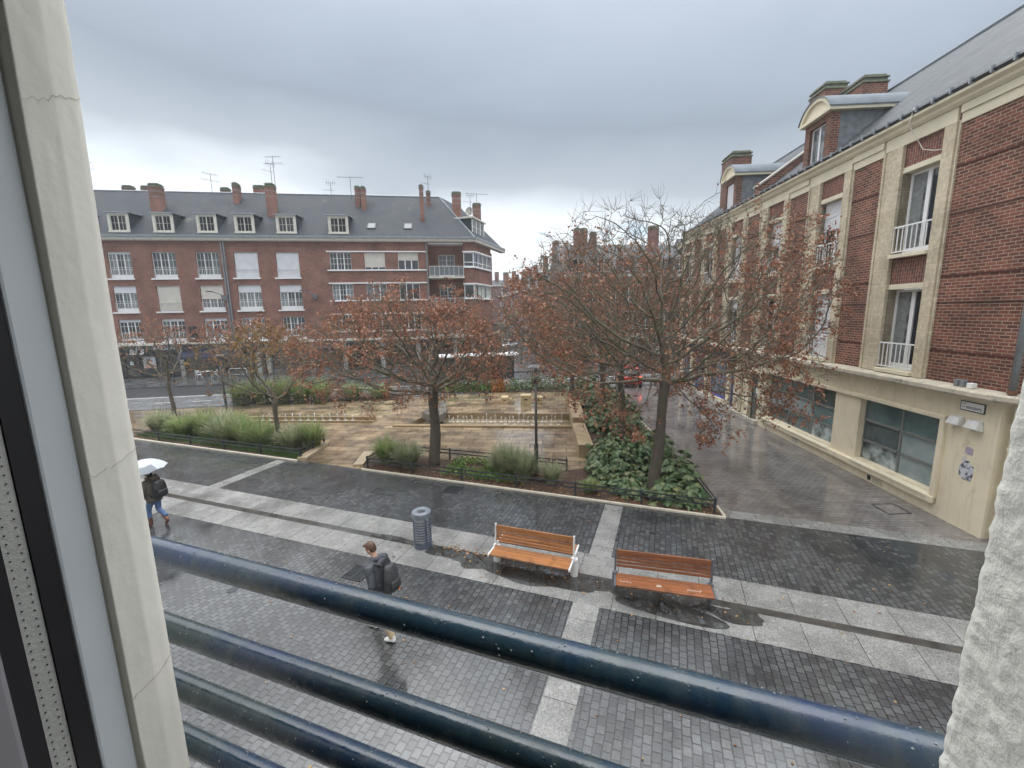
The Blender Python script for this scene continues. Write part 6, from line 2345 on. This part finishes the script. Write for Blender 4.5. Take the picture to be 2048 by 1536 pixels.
# ------------------------------------------------------------------ bus shelter and street bits by the road
p = AT(872, 716, 33.2)
t = thing('bus_shelter', 'white roofed glass bus shelter beside the road behind the middle tree', 'bus shelter', (p.x, 33.2, 0), R(90) - R(79.7))
m = MB(); m.box(0, 6.6, -.9, .9, 2.42, 2.58); m.build('roof', M['white'], t, bevel=.04)
for x in (.25, 3.2, 6.3):
    m = MB(); m.box(x - .05, x + .05, .66, .76, 0, 2.42); m.build('post', M['metal_d'], t)
g = MB(); g.box(.31, 6.25, .70, .72, .35, 2.3); g.build('pane', glass_mat('shelter_glass', (.10, .12, .125), .08), t)
m = MB(); m.box(4.55, 5.25, -.62, -.45, .0, 2.1); m.build('panel', M['metal_d'], t, bevel=.03)
m = MB(); m.box(.8, 3.0, .25, .6, .42, .47); m.box(1.0, 1.08, .4, .48, 0, .42); m.box(2.7, 2.78, .4, .48, 0, .42); m.build('seat', M['metal_g'], t)


def cafe_chair(loc, rz, label):
    t = thing('cafe_chair', label, 'chair', loc, rz, 'white chairs outside the shops')
    m = MB(); m.box(-.21, .21, -.21, .21, .43, .46); m.build('seat', M['white'], t)
    m = MB(); m.box(-.21, .21, .20, .23, .62, .86); m.build('backrest', M['white'], t)
    for x, y, z in ((-.2, -.2, .64), (.2, -.2, .64), (-.2, .21, .86), (.2, .21, .86)):
        m = MB(); m.tube([(x, y, z), (x, y, .4), (x * 1.15, y * 1.25, 0)], .016, 6); m.build('leg', M['white'], t)
    for x in (-.2, .2):
        m = MB(); m.tube([(x, -.2, .64), (x, .21, .66)], .016, 6); m.build('armrest', M['white'], t)


zf = .13
p = AT(398, 752, 39.4); cafe_chair((p.x, 39.4, zf), .9, 'white metal chair left of the small white table outside the shops')
p = AT(430, 752, 39.7); cafe_chair((p.x, 39.7, zf), -1.2, 'white metal chair right of the small white table outside the shops')
p = AT(414, 748, 39.7)
t = thing('cafe_table', 'small white café table between two chairs outside the shops', 'table', (p.x, 39.7, zf))
m = MB(); m.box(-.35, .35, -.35, .35, .70, .73); m.build('tabletop', M['white'], t)
m = MB(); m.tube([(0, 0, 0), (0, 0, .7)], .03, 8); m.build('column', M['metal_g'], t)
m = MB(); m.box(-.25, .25, -.04, .04, 0, .03); m.box(-.04, .04, -.25, .25, .031, .05); m.build('foot', M['metal_g'], t)
p = AT(448, 765, 38.6)
t = thing('street_barrier', 'light grey tubular pedestrian barrier on the far pavement', 'barrier', (p.x + .6, 38.6, zf), .14)
m = MB(); m.tube([(0, 0, 0), (0, 0, .95), (.12, 0, 1.05), (1.4, 0, 1.05), (1.5, 0, .95), (1.5, 0, 0)], .03, 8); m.tube([(0, 0, .5), (1.5, 0, .5)], .02, 6); m.build('hoop', M['steel_w'], t, smooth=True)
for k, (px, py, lab) in enumerate(((472, 797, 'dark bollard nearest the far grasses'), (960, 778, 'dark bollard by the panel of the bus shelter'), (1125, 776, 'dark bollard behind the low bushes right of the tall lamp post'))):
    p = G(px, py)
    t = thing('bollard', lab, 'bollard', (p.x, p.y, 0), 0, 'dark bollards along the road')
    m = MB(); m.loft([(0, 0, 0, .09, .09), (0, 0, .85, .075, .075), (0, 0, .92, .06, .06), (0, 0, .95, .02, .02)], 12); m.build('post', M['metal_d'], t, smooth=False)
    m = MB(); m.tube([(0, 0, .72), (0, 0, .78)], .085, 12); m.build('band', M['steel_w'], t)
# ------------------------------------------------------------------ people
def cloth(name, col, rough=.75, var=.25, scale=6):
    return plain(name, col, rough, var, scale, bmp=.35, bscale=22)


M['skin'] = plain('skin', (.52, .31, .23), .5, .06, 8)
M['skin'].node_tree.nodes['Principled BSDF'].inputs['Subsurface Weight'].default_value = .1


def fuse(o, vox, smooth=2):
    r = o.modifiers.new('fuse', 'REMESH')
    r.mode = 'VOXEL'; r.voxel_size = vox; r.use_smooth_shade = True
    s = o.modifiers.new('soft', 'SMOOTH')
    s.factor = .5; s.iterations = smooth
    return o


def limb(mb, pts, rs, n=12):
    "tapered limb with rounded ends"
    pts = [Vector(p) for p in pts]
    P, Rr = [], []
    for i in range(len(pts) - 1):
        for k in range(6):
            t = k / 6
            P.append(pts[i].lerp(pts[i + 1], t)); Rr.append(rs[i] + (rs[i + 1] - rs[i]) * t)
    P.append(pts[-1]); Rr.append(rs[-1])
    mb.tube(P, Rr, n)


def hand(mb, wrist, d, side, curl=.5):
    "palm, four unequal bent fingers and a thumb from the side of the palm; d = direction of the fingers, side = direction of the thumb"
    d, side = Vector(d).normalized(), Vector(side).normalized()
    side = (side - d * side.dot(d)).normalized()
    nn = d.cross(side)
    w = Vector(wrist)
    mb.tube([w - d * .01, w + d * .03, w + d * .085], [.024, .034, .036], 10)
    for k, L_ in enumerate((.072, .082, .076, .058)):
        b = w + d * .08 + side * (.029 - .019 * k)
        p1 = b + d * L_ * .45 + nn * .006 * curl
        p2 = p1 + (d * cos(curl) + nn * sin(curl)) * L_ * .32
        p3 = p2 + (d * cos(curl * 2) + nn * sin(curl * 2)) * L_ * .25
        mb.tube([b - d * .015, b, p1, p2, p3], [.0105, .0105, .0098, .009, .007], 7)
    b = w + d * .02 + side * .028
    p1 = b + (d * .6 + side * .75).normalized() * .04
    p2 = p1 + (d * .9 + side * .3 + nn * .3 * curl).normalized() * .034
    mb.tube([b - side * .015, b, p1, p2], [.013, .013, .012, .009], 7)


def person(label, loc, heading, H=1.78, lean=5, nod=18, turn=0, legs=None, arms=None, look=None, hood=False, boots=False, long_hair=False):
    t = thing('person', label, 'person', loc, -heading)
    k = H / 1.78
    L = lambda x, y, z: Vector((x * k, (y + (z - .93) * tan(R(lean)) * (1 if z > .93 else 0)) * k, z * k))
    hipz, shz = .93, 1.45
    lg = legs
    body = MB()
    # trunk and neck
    def ring(z, rx, ry, y=0):
        p = L(0, y, z); return (p.x, p.y, p.z, rx * k, ry * k)
    body.loft([ring(.84, .10, .09), ring(.90, .155, .11), ring(1.0, .15, .105), ring(1.12, .135, .10), ring(1.28, .155, .112), ring(1.40, .165, .108), ring(1.47, .12, .08), ring(1.50, .06, .06)], 18)
    limb(body, [L(0, -.005, 1.46), L(0, .02, 1.56), L(0, .03, 1.60)], [.060 * k, .052 * k, .05 * k])
    for s, lgk in zip((-1, 1), lg):
        kn, an, toe = lgk
        limb(body, [L(s * .088, 0, .92), L(s * .09, kn[0], kn[1]), L(s * .085, an[0], an[1])], [.082 * k, .055 * k, .038 * k])
        limb(body, [L(s * .085, an[0] - .03, an[1] - .03), L(s * .09, toe[0], toe[1])], [.036 * k, .028 * k])
    hands_ = []
    for s, am in zip((-1, 1), arms):
        el, wr, fd = am
        sh = L(s * .185, 0, 1.43)
        limb(body, [L(s * .12, 0, 1.43), sh, L(*el), L(*wr)], [.055 * k, .052 * k, .040 * k, .027 * k])
        hand(body, L(*wr), fd, (-s * .2, .9, .1) if fd[2] < -.5 else (-s, 0, .3), .6)
    # head: cranium, jaw, nose, ears; nodded and turned about the neck
    hm = MB()
    hm.ell((0, .0, .115), (.074, .096, .108), 18, 13)
    hm.loft([(0, .030, -.005, .030, .036), (0, .028, .02, .048, .056), (0, .02, .06, .060, .072), (0, .01, .10, .066, .08)], 14)
    hm.tube([(0, .088, .125), (0, .104, .09), (0, .112, .074), (0, .098, .066)], [.010, .013, .015, .010], 8)
    for s in (-1, 1):
        hm.ell((s * .076, -.008, .095), (.010, .020, .031), 8, 6)
    hm.tube([(-.022, .092, .036), (0, .098, .037), (.022, .092, .036)], [.006, .0085, .006], 6)
    hm.tube([(-.045, .082, .138), (0, .094, .14), (.045, .082, .138)], [.008, .009, .008], 6)
    base = L(0, .035, 1.575)
    Mx = Matrix.Translation(base) @ Matrix.Rotation(R(turn), 4, 'Z') @ Matrix.Rotation(-R(nod), 4, 'X') @ Matrix.Scale(k, 4)
    body.add([Mx @ Vector(v) for v in hm.v], hm.f)
    b = body.build('body', M['skin'], t)
    fuse(b, .0085, 2)
    for s in (-1, 1):
        e = MB(); e.ell((0, 0, 0), (.0125, .009, .0085), 8, 6)
        e.v = [tuple(Mx @ (Vector(v) + Vector((s * .031, .0865, .112)))) for v in e.v]
        e.build('eye', plain('eye', (.10, .075, .06), .2, .4, 60), t)
    hr = MB()
    hr.ell((0, -.012, .130), (.081, .100, .104), 16, 10)
    if long_hair:
        hr.loft([(0, -.055, -.10, .05, .03), (0, -.06, -.02, .075, .05), (0, -.05, .08, .082, .06), (0, -.03, .14, .08, .07)], 14)
    else:
        hr.loft([(0, -.048, .035, .052, .040), (0, -.050, .08, .066, .05), (0, -.03, .14, .078, .07)], 14)
        hr.tube([(-.05, .070, .195), (0, .092, .198), (.05, .070, .195)], [.020, .024, .020], 8)
    hr2 = MB(); vs_ = []
    rg_ = random.Random(3)
    for v in hr.v:
        p_ = Vector(v)
        # keep the face clear
        if p_.y > .045 and p_.z < .158: p_.y = .045 - (p_.y - .045) * .2
        vs_.append(tuple(Mx @ (p_ + Vector((rg_.gauss(0, .0022), rg_.gauss(0, .0022), rg_.gauss(0, .0022))))))
    hr2.add(vs_, hr.f)
    hb = hr2.build('hair', look['hair'], t, smooth=True)
    fuse(hb, .009, 1)
    # trousers
    tr = MB()
    tr.loft([ring(.80, .13, .10), ring(.88, .168, .125), ring(.97, .165, .118), ring(1.02, .158, .112)], 18)
    for s, lgk in zip((-1, 1), lg):
        kn, an, toe = lgk
        limb(tr, [L(s * .085, 0, .90), L(s * .092, kn[0], kn[1]), L(s * .086, an[0], an[1] - (.02 if not boots else -.1))], [.105 * k, .073 * k, (.062 if not boots else .055) * k])
    o = tr.build('trousers', look['trousers'], t); fuse(o, .014, 3)
    # shoes
    for s, lgk in zip((-1, 1), lg):
        kn, an, toe = lgk
        a_ = L(s * .088, an[0], an[1]); tt = L(s * .095, toe[0], toe[1])
        dirn = (tt - a_); fwd = Vector((0, dirn.y, dirn.z)).normalized()
        sh_ = MB()
        heel = a_ + Vector((0, -.035 * k, -.055 * k)); mid = heel.lerp(tt, .5) + Vector((0, 0, .012))
        sh_.tube([heel + Vector((0, -.02, 0)), heel, mid, tt, tt + (tt - mid).normalized() * .06 * k], [.028 * k, .043 * k, .046 * k, .045 * k, .022 * k], 12)
        if boots:
            limb(sh_, [a_ + Vector((0, -.01, -.04)), a_.lerp(L(s * .09, kn[0], kn[1]), .45)], [.052 * k, .062 * k])
        else:
            limb(sh_, [a_ + Vector((0, -.01, -.045)), a_ + Vector((0, -.004, .025))], [.044 * k, .046 * k])
        lo = min(v[2] for v in sh_.v)
        sh_.v = [(v[0], v[1], max(v[2], .002)) for v in sh_.v]
        o = sh_.build('boot' if boots else 'shoe', look['shoe'], t); fuse(o, .010, 1)
    # jacket
    jk = MB()
    jk.loft([ring(.80, .205, .165, -.01), ring(.86, .212, .168, -.01), ring(.95, .205, .158), ring(1.1, .195, .148), ring(1.28, .202, .148), ring(1.40, .20, .135), ring(1.475, .145, .105), ring(1.51, .085, .085), ring(1.54, .078, .08)], 22)
    for s, am in zip((-1, 1), arms):
        el, wr, fd = am
        limb(jk, [L(s * .13, 0, 1.41), L(s * .19, 0, 1.425), L(*el), L(*wr)], [.082 * k, .083 * k, .066 * k, .052 * k])
    if hood:
        jk.ell(tuple(L(0, -.10, 1.50)), (.135 * k, .085 * k, .085 * k), 14, 9)
    else:
        jk.tube([L(-.10, .01, 1.49), L(-.06, -.085, 1.53), L(.06, -.085, 1.53), L(.10, .01, 1.49)], [.030 * k, .040 * k, .040 * k, .030 * k], 10)
        jk.ell(tuple(L(0, -.11, 1.44)), (.115 * k, .05 * k, .075 * k), 12, 8)
    o = jk.build('jacket', look['jacket'], t); fuse(o, .013, 3)
    tx = bpy.data.textures.new('creases', 'CLOUDS'); tx.noise_scale = .11
    dm = o.modifiers.new('creases', 'DISPLACE'); dm.texture = tx; dm.strength = .022; dm.mid_level = .5
    return t, L, k


def backpack(label, tl, heading, w, h, d, mat, mat2):
    t = thing('backpack', label, 'backpack', tl, -heading)
    m = MB()
    m.loft([(0, -d * .40, 0, w * .42, d * .36), (0, -d * .5, .03, w * .5, d * .5), (0, -d * .52, h * .3, w * .52, d * .54), (0, -d * .5, h * .7, w * .48, d * .47), (0, -d * .42, h * .93, w * .38, d * .36), (0, -d * .36, h, w * .22, d * .2)], 20)
    o = m.build('bag', mat, t, smooth=True)
    tx = bpy.data.textures.new('bag_creases', 'CLOUDS'); tx.noise_scale = .12
    ss = o.modifiers.new('sub', 'SUBSURF'); ss.levels = ss.render_levels = 2
    dm = o.modifiers.new('creases', 'DISPLACE'); dm.texture = tx; dm.strength = .03; dm.mid_level = .5
    m = MB()
    m.loft([(0, -d * .95, h * .10, w * .34, d * .16), (0, -d * 1.0, h * .2, w * .38, d * .2), (0, -d * .97, h * .42, w * .36, d * .17), (0, -d * .92, h * .48, w * .30, d * .08)], 16)
    m.build('front_pocket', mat2, t, smooth=True)
    for s in (-1, 1):
        m = MB(); m.tube([(s * w * .28, -d * .1, h * .95), (s * w * .33, .02, h * 1.06), (s * w * .38, .15, h * 1.02), (s * w * .42, .235, h * .72), (s * w * .50, .17, h * .36), (s * w * .45, -d * .05, h * .12)], .017, 6)
        m.build('strap', mat2, t, smooth=True)
    m = MB(); m.tube([(-.03, -d * .30, h * .98), (-.02, -d * .28, h * 1.05), (.02, -d * .28, h * 1.05), (.03, -d * .30, h * .98)], .009, 6)
    m.build('grab_loop', mat2, t)
    return t


HD = R(110.23 + 180)
pb = UV(-4.66, 5.66, .004)
lookb = dict(hair=plain('brown_hair', (.085, .045, .032), .55, .35, 30, bmp=.5, bscale=90), trousers=cloth('sand_trousers', (.40, .31, .20)), jacket=cloth('slate_jacket', (.050, .056, .068), .55), shoe=plain('white_trainer', (.78, .78, .78), .45, .06, 20))
legs_b = (((-.04, .50), (-.25, .115), (-.135, .030)), ((.20, .50), (.27, .10), (.41, .03)))
arms_b = (((-.27, -.07, 1.15), (-.26, .02, .90), (.0, .25, -1)), ((.27, .06, 1.15), (.25, .16, .92), (.0, .3, -1)))
boy, Lb, kb_ = person('young man with short brown hair in a slate jacket walking past the drain grate', pb, HD + R(3), 1.80, 8, 26, 6, legs_b, arms_b, lookb)
Mb = boy.matrix_basis
bp = Lb(0, -.135, .93)
rz_ = Matrix.Rotation(-(HD + R(3)), 4, 'Z')
backpack('charcoal backpack with an orange tag worn by the young man', pb + rz_ @ Vector((0, bp.y, .97)), HD + R(3), .33, .50, .21, cloth('charcoal_cordura', (.040, .042, .047), .6), cloth('charcoal_cordura_trim', (.028, .029, .032), .6))
m = MB(); q_ = pb + rz_ @ Vector((.05, bp.y - .235, 1.06))
m.box(-.02, .02, -.006, .006, -.07, .03)
tag(m.build('bag_tag', plain('orange_tag', (.60, .20, .07), .6, .1, 9), None, loc=q_, rot=(0, .2, -HD)), 'small orange tag dangling from the charcoal backpack', 'tag')

pw_ = UV(-13.42, 7.08, .012)
lookw = dict(hair=plain('dark_hair', (.025, .020, .018), .5, .3, 30), trousers=cloth('blue_jeans', (.10, .17, .33)), jacket=cloth('olive_parka', (.085, .075, .058), .8), shoe=plain('brown_boot', (.13, .055, .035), .45, .2, 9))
legs_w = (((.17, .50), (.16, .10), (.30, .03)), ((.02, .48), (-.27, .20), (-.20, .045)))
arms_w = (((-.26, .02, 1.14), (-.24, .12, .92), (0, .3, -1)), ((.24, .10, 1.18), (.13, .28, 1.22), (-.3, .3, .8)))
HW = HD + R(-6)
wom, Lw, kw = person('person in an olive fur-hooded parka, jeans and brown boots under an umbrella', pw_, HW, 1.64, 4, 6, 0, legs_w, arms_w, lookw, hood=True, boots=True, long_hair=True)
fr = MB()
rf_ = random.Random(6)
vs, fs = [], []
for i in range(700):
    a = rf_.uniform(0, 2 * pi)
    c = Lw(.125 * cos(a), -.06 + .085 * sin(a), 1.525 + .02 * cos(2 * a)) + Vector((rf_.gauss(0, .014), rf_.gauss(0, .014), rf_.gauss(0, .016)))
    d_ = Vector((cos(a), sin(a), .5)) * .045 + Vector((rf_.gauss(0, .02), rf_.gauss(0, .02), rf_.gauss(0, .02)))
    s_ = Vector((-sin(a), cos(a), 0)) * .007; o = len(vs)
    vs += [c - s_, c + s_, c + d_]; fs.append((o, o + 1, o + 2))
fr.add(vs, fs)
fr.build('fur_trim', island_mat('fur', [(.16, .12, .085), (.28, .22, .16), (.10, .075, .055)], .9), wom)
rw = Matrix.Rotation(-HW, 4, 'Z')
bp = Lw(0, -.145, .95)
backpack('black backpack worn over the olive parka', pw_ + rw @ Vector((.02, bp.y, .86)), HW, .36, .50, .22, cloth('black_nylon', (.018, .018, .02), .5), cloth('black_nylon_trim', (.012, .012, .013), .5))
um = thing('umbrella', 'open pale grey umbrella with a white panelled top held over the parka', 'umbrella', pw_ + rw @ Lw(.13, .30, 1.24), -HW)
top = Vector((-.10, .05, .74)); axis = Vector((-.10, .10, .99)).normalized()
bx_ = axis.cross(Vector((0, 1, 0))).normalized(); by_ = axis.cross(bx_)
m = MB(); vs, fs = [], []
NR, NS = 6, 8
ring_ = []
for r_i in range(NR + 1):
    f = r_i / NR
    for s_i in range(NS * 4):
        a = 2 * pi * s_i / (NS * 4)
        seg_ = cos(pi / NS) / cos((a % (2 * pi / NS)) - pi / NS)
        rad = .58 * f * (1 - (1 - seg_) * .75)
        sag = -.045 * f * (1 - abs(cos(a * NS / 2))) * 1.0
        z_ = -.27 * f ** 2.0 + sag * f
        vs.append(top + bx_ * rad * cos(a) + by_ * rad * sin(a) + axis * z_)
n_ = NS * 4
for r_i in range(NR):
    for s_i in range(n_):
        fs.append((r_i * n_ + s_i, r_i * n_ + (s_i + 1) % n_, (r_i + 1) * n_ + (s_i + 1) % n_, (r_i + 1) * n_ + s_i))
M['umb1'] = plain('pale_umbrella_cloth', (.46, .49, .55), .5, .06, 4)
M['umb2'] = plain('grey_umbrella_cloth', (.17, .19, .22), .5, .08, 4)
m.add(vs, fs)
m.m = [1 if (i // n_) >= NR - 2 and ((i % n_) // 4) % 8 in (0, 1, 5, 6, 7) else 0 for i in range(len(fs))]
m.build('canopy', [M['umb1'], M['umb2']], um, smooth=True)
m = MB(); m.tube([Vector((0, 0, -.06)), top + axis * .06], .007, 8); m.build('shaft', M['metal_d'], um)
m = MB(); m.tube([(0, 0, -.16), (0, 0, -.05), (0, 0, .03)], [.014, .016, .013], 8); m.build('handle', M['black'], um)
for s_i in range(NS):
    a = 2 * pi * s_i / NS
    m = MB(); m.tube([top - axis * .01, top + bx_ * .3 * cos(a) + by_ * .3 * sin(a) - axis * .09, top + bx_ * .57 * cos(a) + by_ * .57 * sin(a) - axis * .275], .004, 4)
    m.build('rib', M['metal_d'], um)

# a walker by the road
p = G(846, 789)
lookf = dict(hair=lookw['hair'], trousers=cloth('dark_jeans', (.03, .035, .05)), jacket=cloth('navy_coat', (.022, .026, .042)), shoe=M['black'])
person('distant person in a dark coat walking by the road behind the middle tree', (p.x, p.y, .006), R(80), 1.75, 5, 10, 0, legs_b, arms_b, lookf)

# ------------------------------------------------------------------ cars
def car(label, loc, heading, paint, group=None, lit=True):
    t = thing('parked_car' if not lit else 'car', label, 'car', loc, R(90) - heading - R(90), group)
    # local +Y = forward

    def shell(st, n=20, p_=3.2):
        m = MB(); vs, fs = [], []
        for (y, zc, hz, hx) in st:
            for k in range(n):
                a = 2 * pi * k / n
                c, s = cos(a), sin(a)
                vs.append((hx * abs(c) ** (2 / p_) * (1 if c >= 0 else -1), y, zc + hz * abs(s) ** (2 / p_) * (1 if s >= 0 else -1)))
        q = len(st)
        for i in range(q - 1):
            for k in range(n):
                fs.append((i * n + k, (i + 1) * n + k, (i + 1) * n + (k + 1) % n, i * n + (k + 1) % n))
        fs.append(tuple(range(n))); fs.append(tuple((q - 1) * n + k for k in range(n - 1, -1, -1)))
        m.add(vs, fs); return m
    b = shell([(-2.02, .58, .20, .70), (-1.97, .58, .30, .80), (-1.7, .60, .35, .86), (-.6, .60, .36, .88), (.8, .58, .35, .88), (1.5, .55, .31, .85), (1.9, .50, .24, .76), (2.02, .46, .15, .60)])
    b.build('body', paint, t, smooth=True)
    g = shell([(-1.90, .98, .10, .62), (-1.55, 1.12, .27, .70), (-.9, 1.16, .30, .71), (.2, 1.15, .29, .69), (.75, 1.02, .20, .66), (1.15, .90, .06, .58)], p_=4)
    g.build('window', M['glass'], t, smooth=True)
    r_ = shell([(-1.62, 1.40, .03, .56), (-1.45, 1.445, .035, .62), (-.8, 1.475, .035, .63), (.0, 1.465, .035, .62), (.3, 1.42, .03, .58)], p_=4)
    r_.build('roof', paint, t, smooth=True)
    for s in (-1, 1):
        for y0, z0, y1, z1 in ((-1.93, .92, -1.55, 1.40), (.25, 1.43, 1.12, .90), (-.35, .92, -.40, 1.44)):
            m = MB(); m.bar((s * .70, y0, z0), (s * .62, y1, z1), .06, .07, (0, 1, 0)); m.build('roof_pillar', paint, t)
        for y in (-1.28, 1.25):
            m = MB(); m.tube([(s * .70, y, .31), (s * .88, y, .31)], .31, 20); w = m.build('wheel', M['black'], t)
            m = MB(); m.tube([(s * .881, y, .31), (s * .895, y, .31)], .19, 14); m.build('rim', M['steel_w'], w)
        m = MB(); m.box(s * .58, s * .80, -2.015, -1.9, .62, .86)
        tl = m.build('tail_light', M['tail'] if lit else M['tail_off'], t, bevel=.02)
        m = MB(); m.box(s * .50, s * .74, 1.86, 1.97, .52, .64); m.build('headlight', M['steel_w'], t, bevel=.02)
        m = MB(); m.box(s * .86, s * 1.0, .62, .74, .92, 1.04); m.build('mirror', paint, t, bevel=.02)
    m = MB(); m.box(-.26, .26, -2.035, -2.0, .52, .63); m.build('number_plate', M['white'], t)
    return t


m, nt, p = new_mat('lit_tail_lamp')
p.inputs['Base Color'].default_value = (.5, .02, .01, 1); p.inputs['Emission Color'].default_value = (1, .16, .05, 1); p.inputs['Emission Strength'].default_value = 2.5
M['tail'] = m
M['tail_off'] = plain('tail_lamp', (.30, .02, .015), .2, .1, 5)
red = plain('red_car_paint', (.42, .015, .015), .22, .08, 2, coat=.6)
whi = plain('white_car_paint', (.70, .72, .74), .25, .05, 2, coat=.6)
q = G(1262, 772)
car('red hatchback with lit tail lamps leaving the wet street', (q.x, q.y + 1.0, .006), R(8), red)
q = G(1020, 697)
car('white car parked at the corner of the side street', (q.x - .3, q.y, .002), R(-150), whi, 'cars in the side street', False)
q = G(1008, 690)
car('silver car parked behind the white one in the side street', (q.x - 2.2, q.y + 3, .002), R(-10), plain('silver_car_paint', (.36, .38, .40), .28, .06, 2, metal=.4), 'cars in the side street', False)
# ------------------------------------------------------------------ rain haze all over, partly added in place of the window pane's veil
m = MB(); m.box(-260, 260, -40, 260, -1.2, 32)
hm_ = bpy.data.materials.new('rain_haze'); hm_.use_nodes = True
hn = hm_.node_tree; hn.nodes.clear()
ho = N(hn, 'OutputMaterial'); hv = N(hn, 'VolumePrincipled')
hv.inputs['Color'].default_value = (.86, .90, .95, 1); hv.inputs['Density'].default_value = .0010; hv.inputs['Anisotropy'].default_value = .2
hn.links.new(hv.outputs[0], ho.inputs['Volume'])
tag(m.build('haze', hm_), kind='stuff')
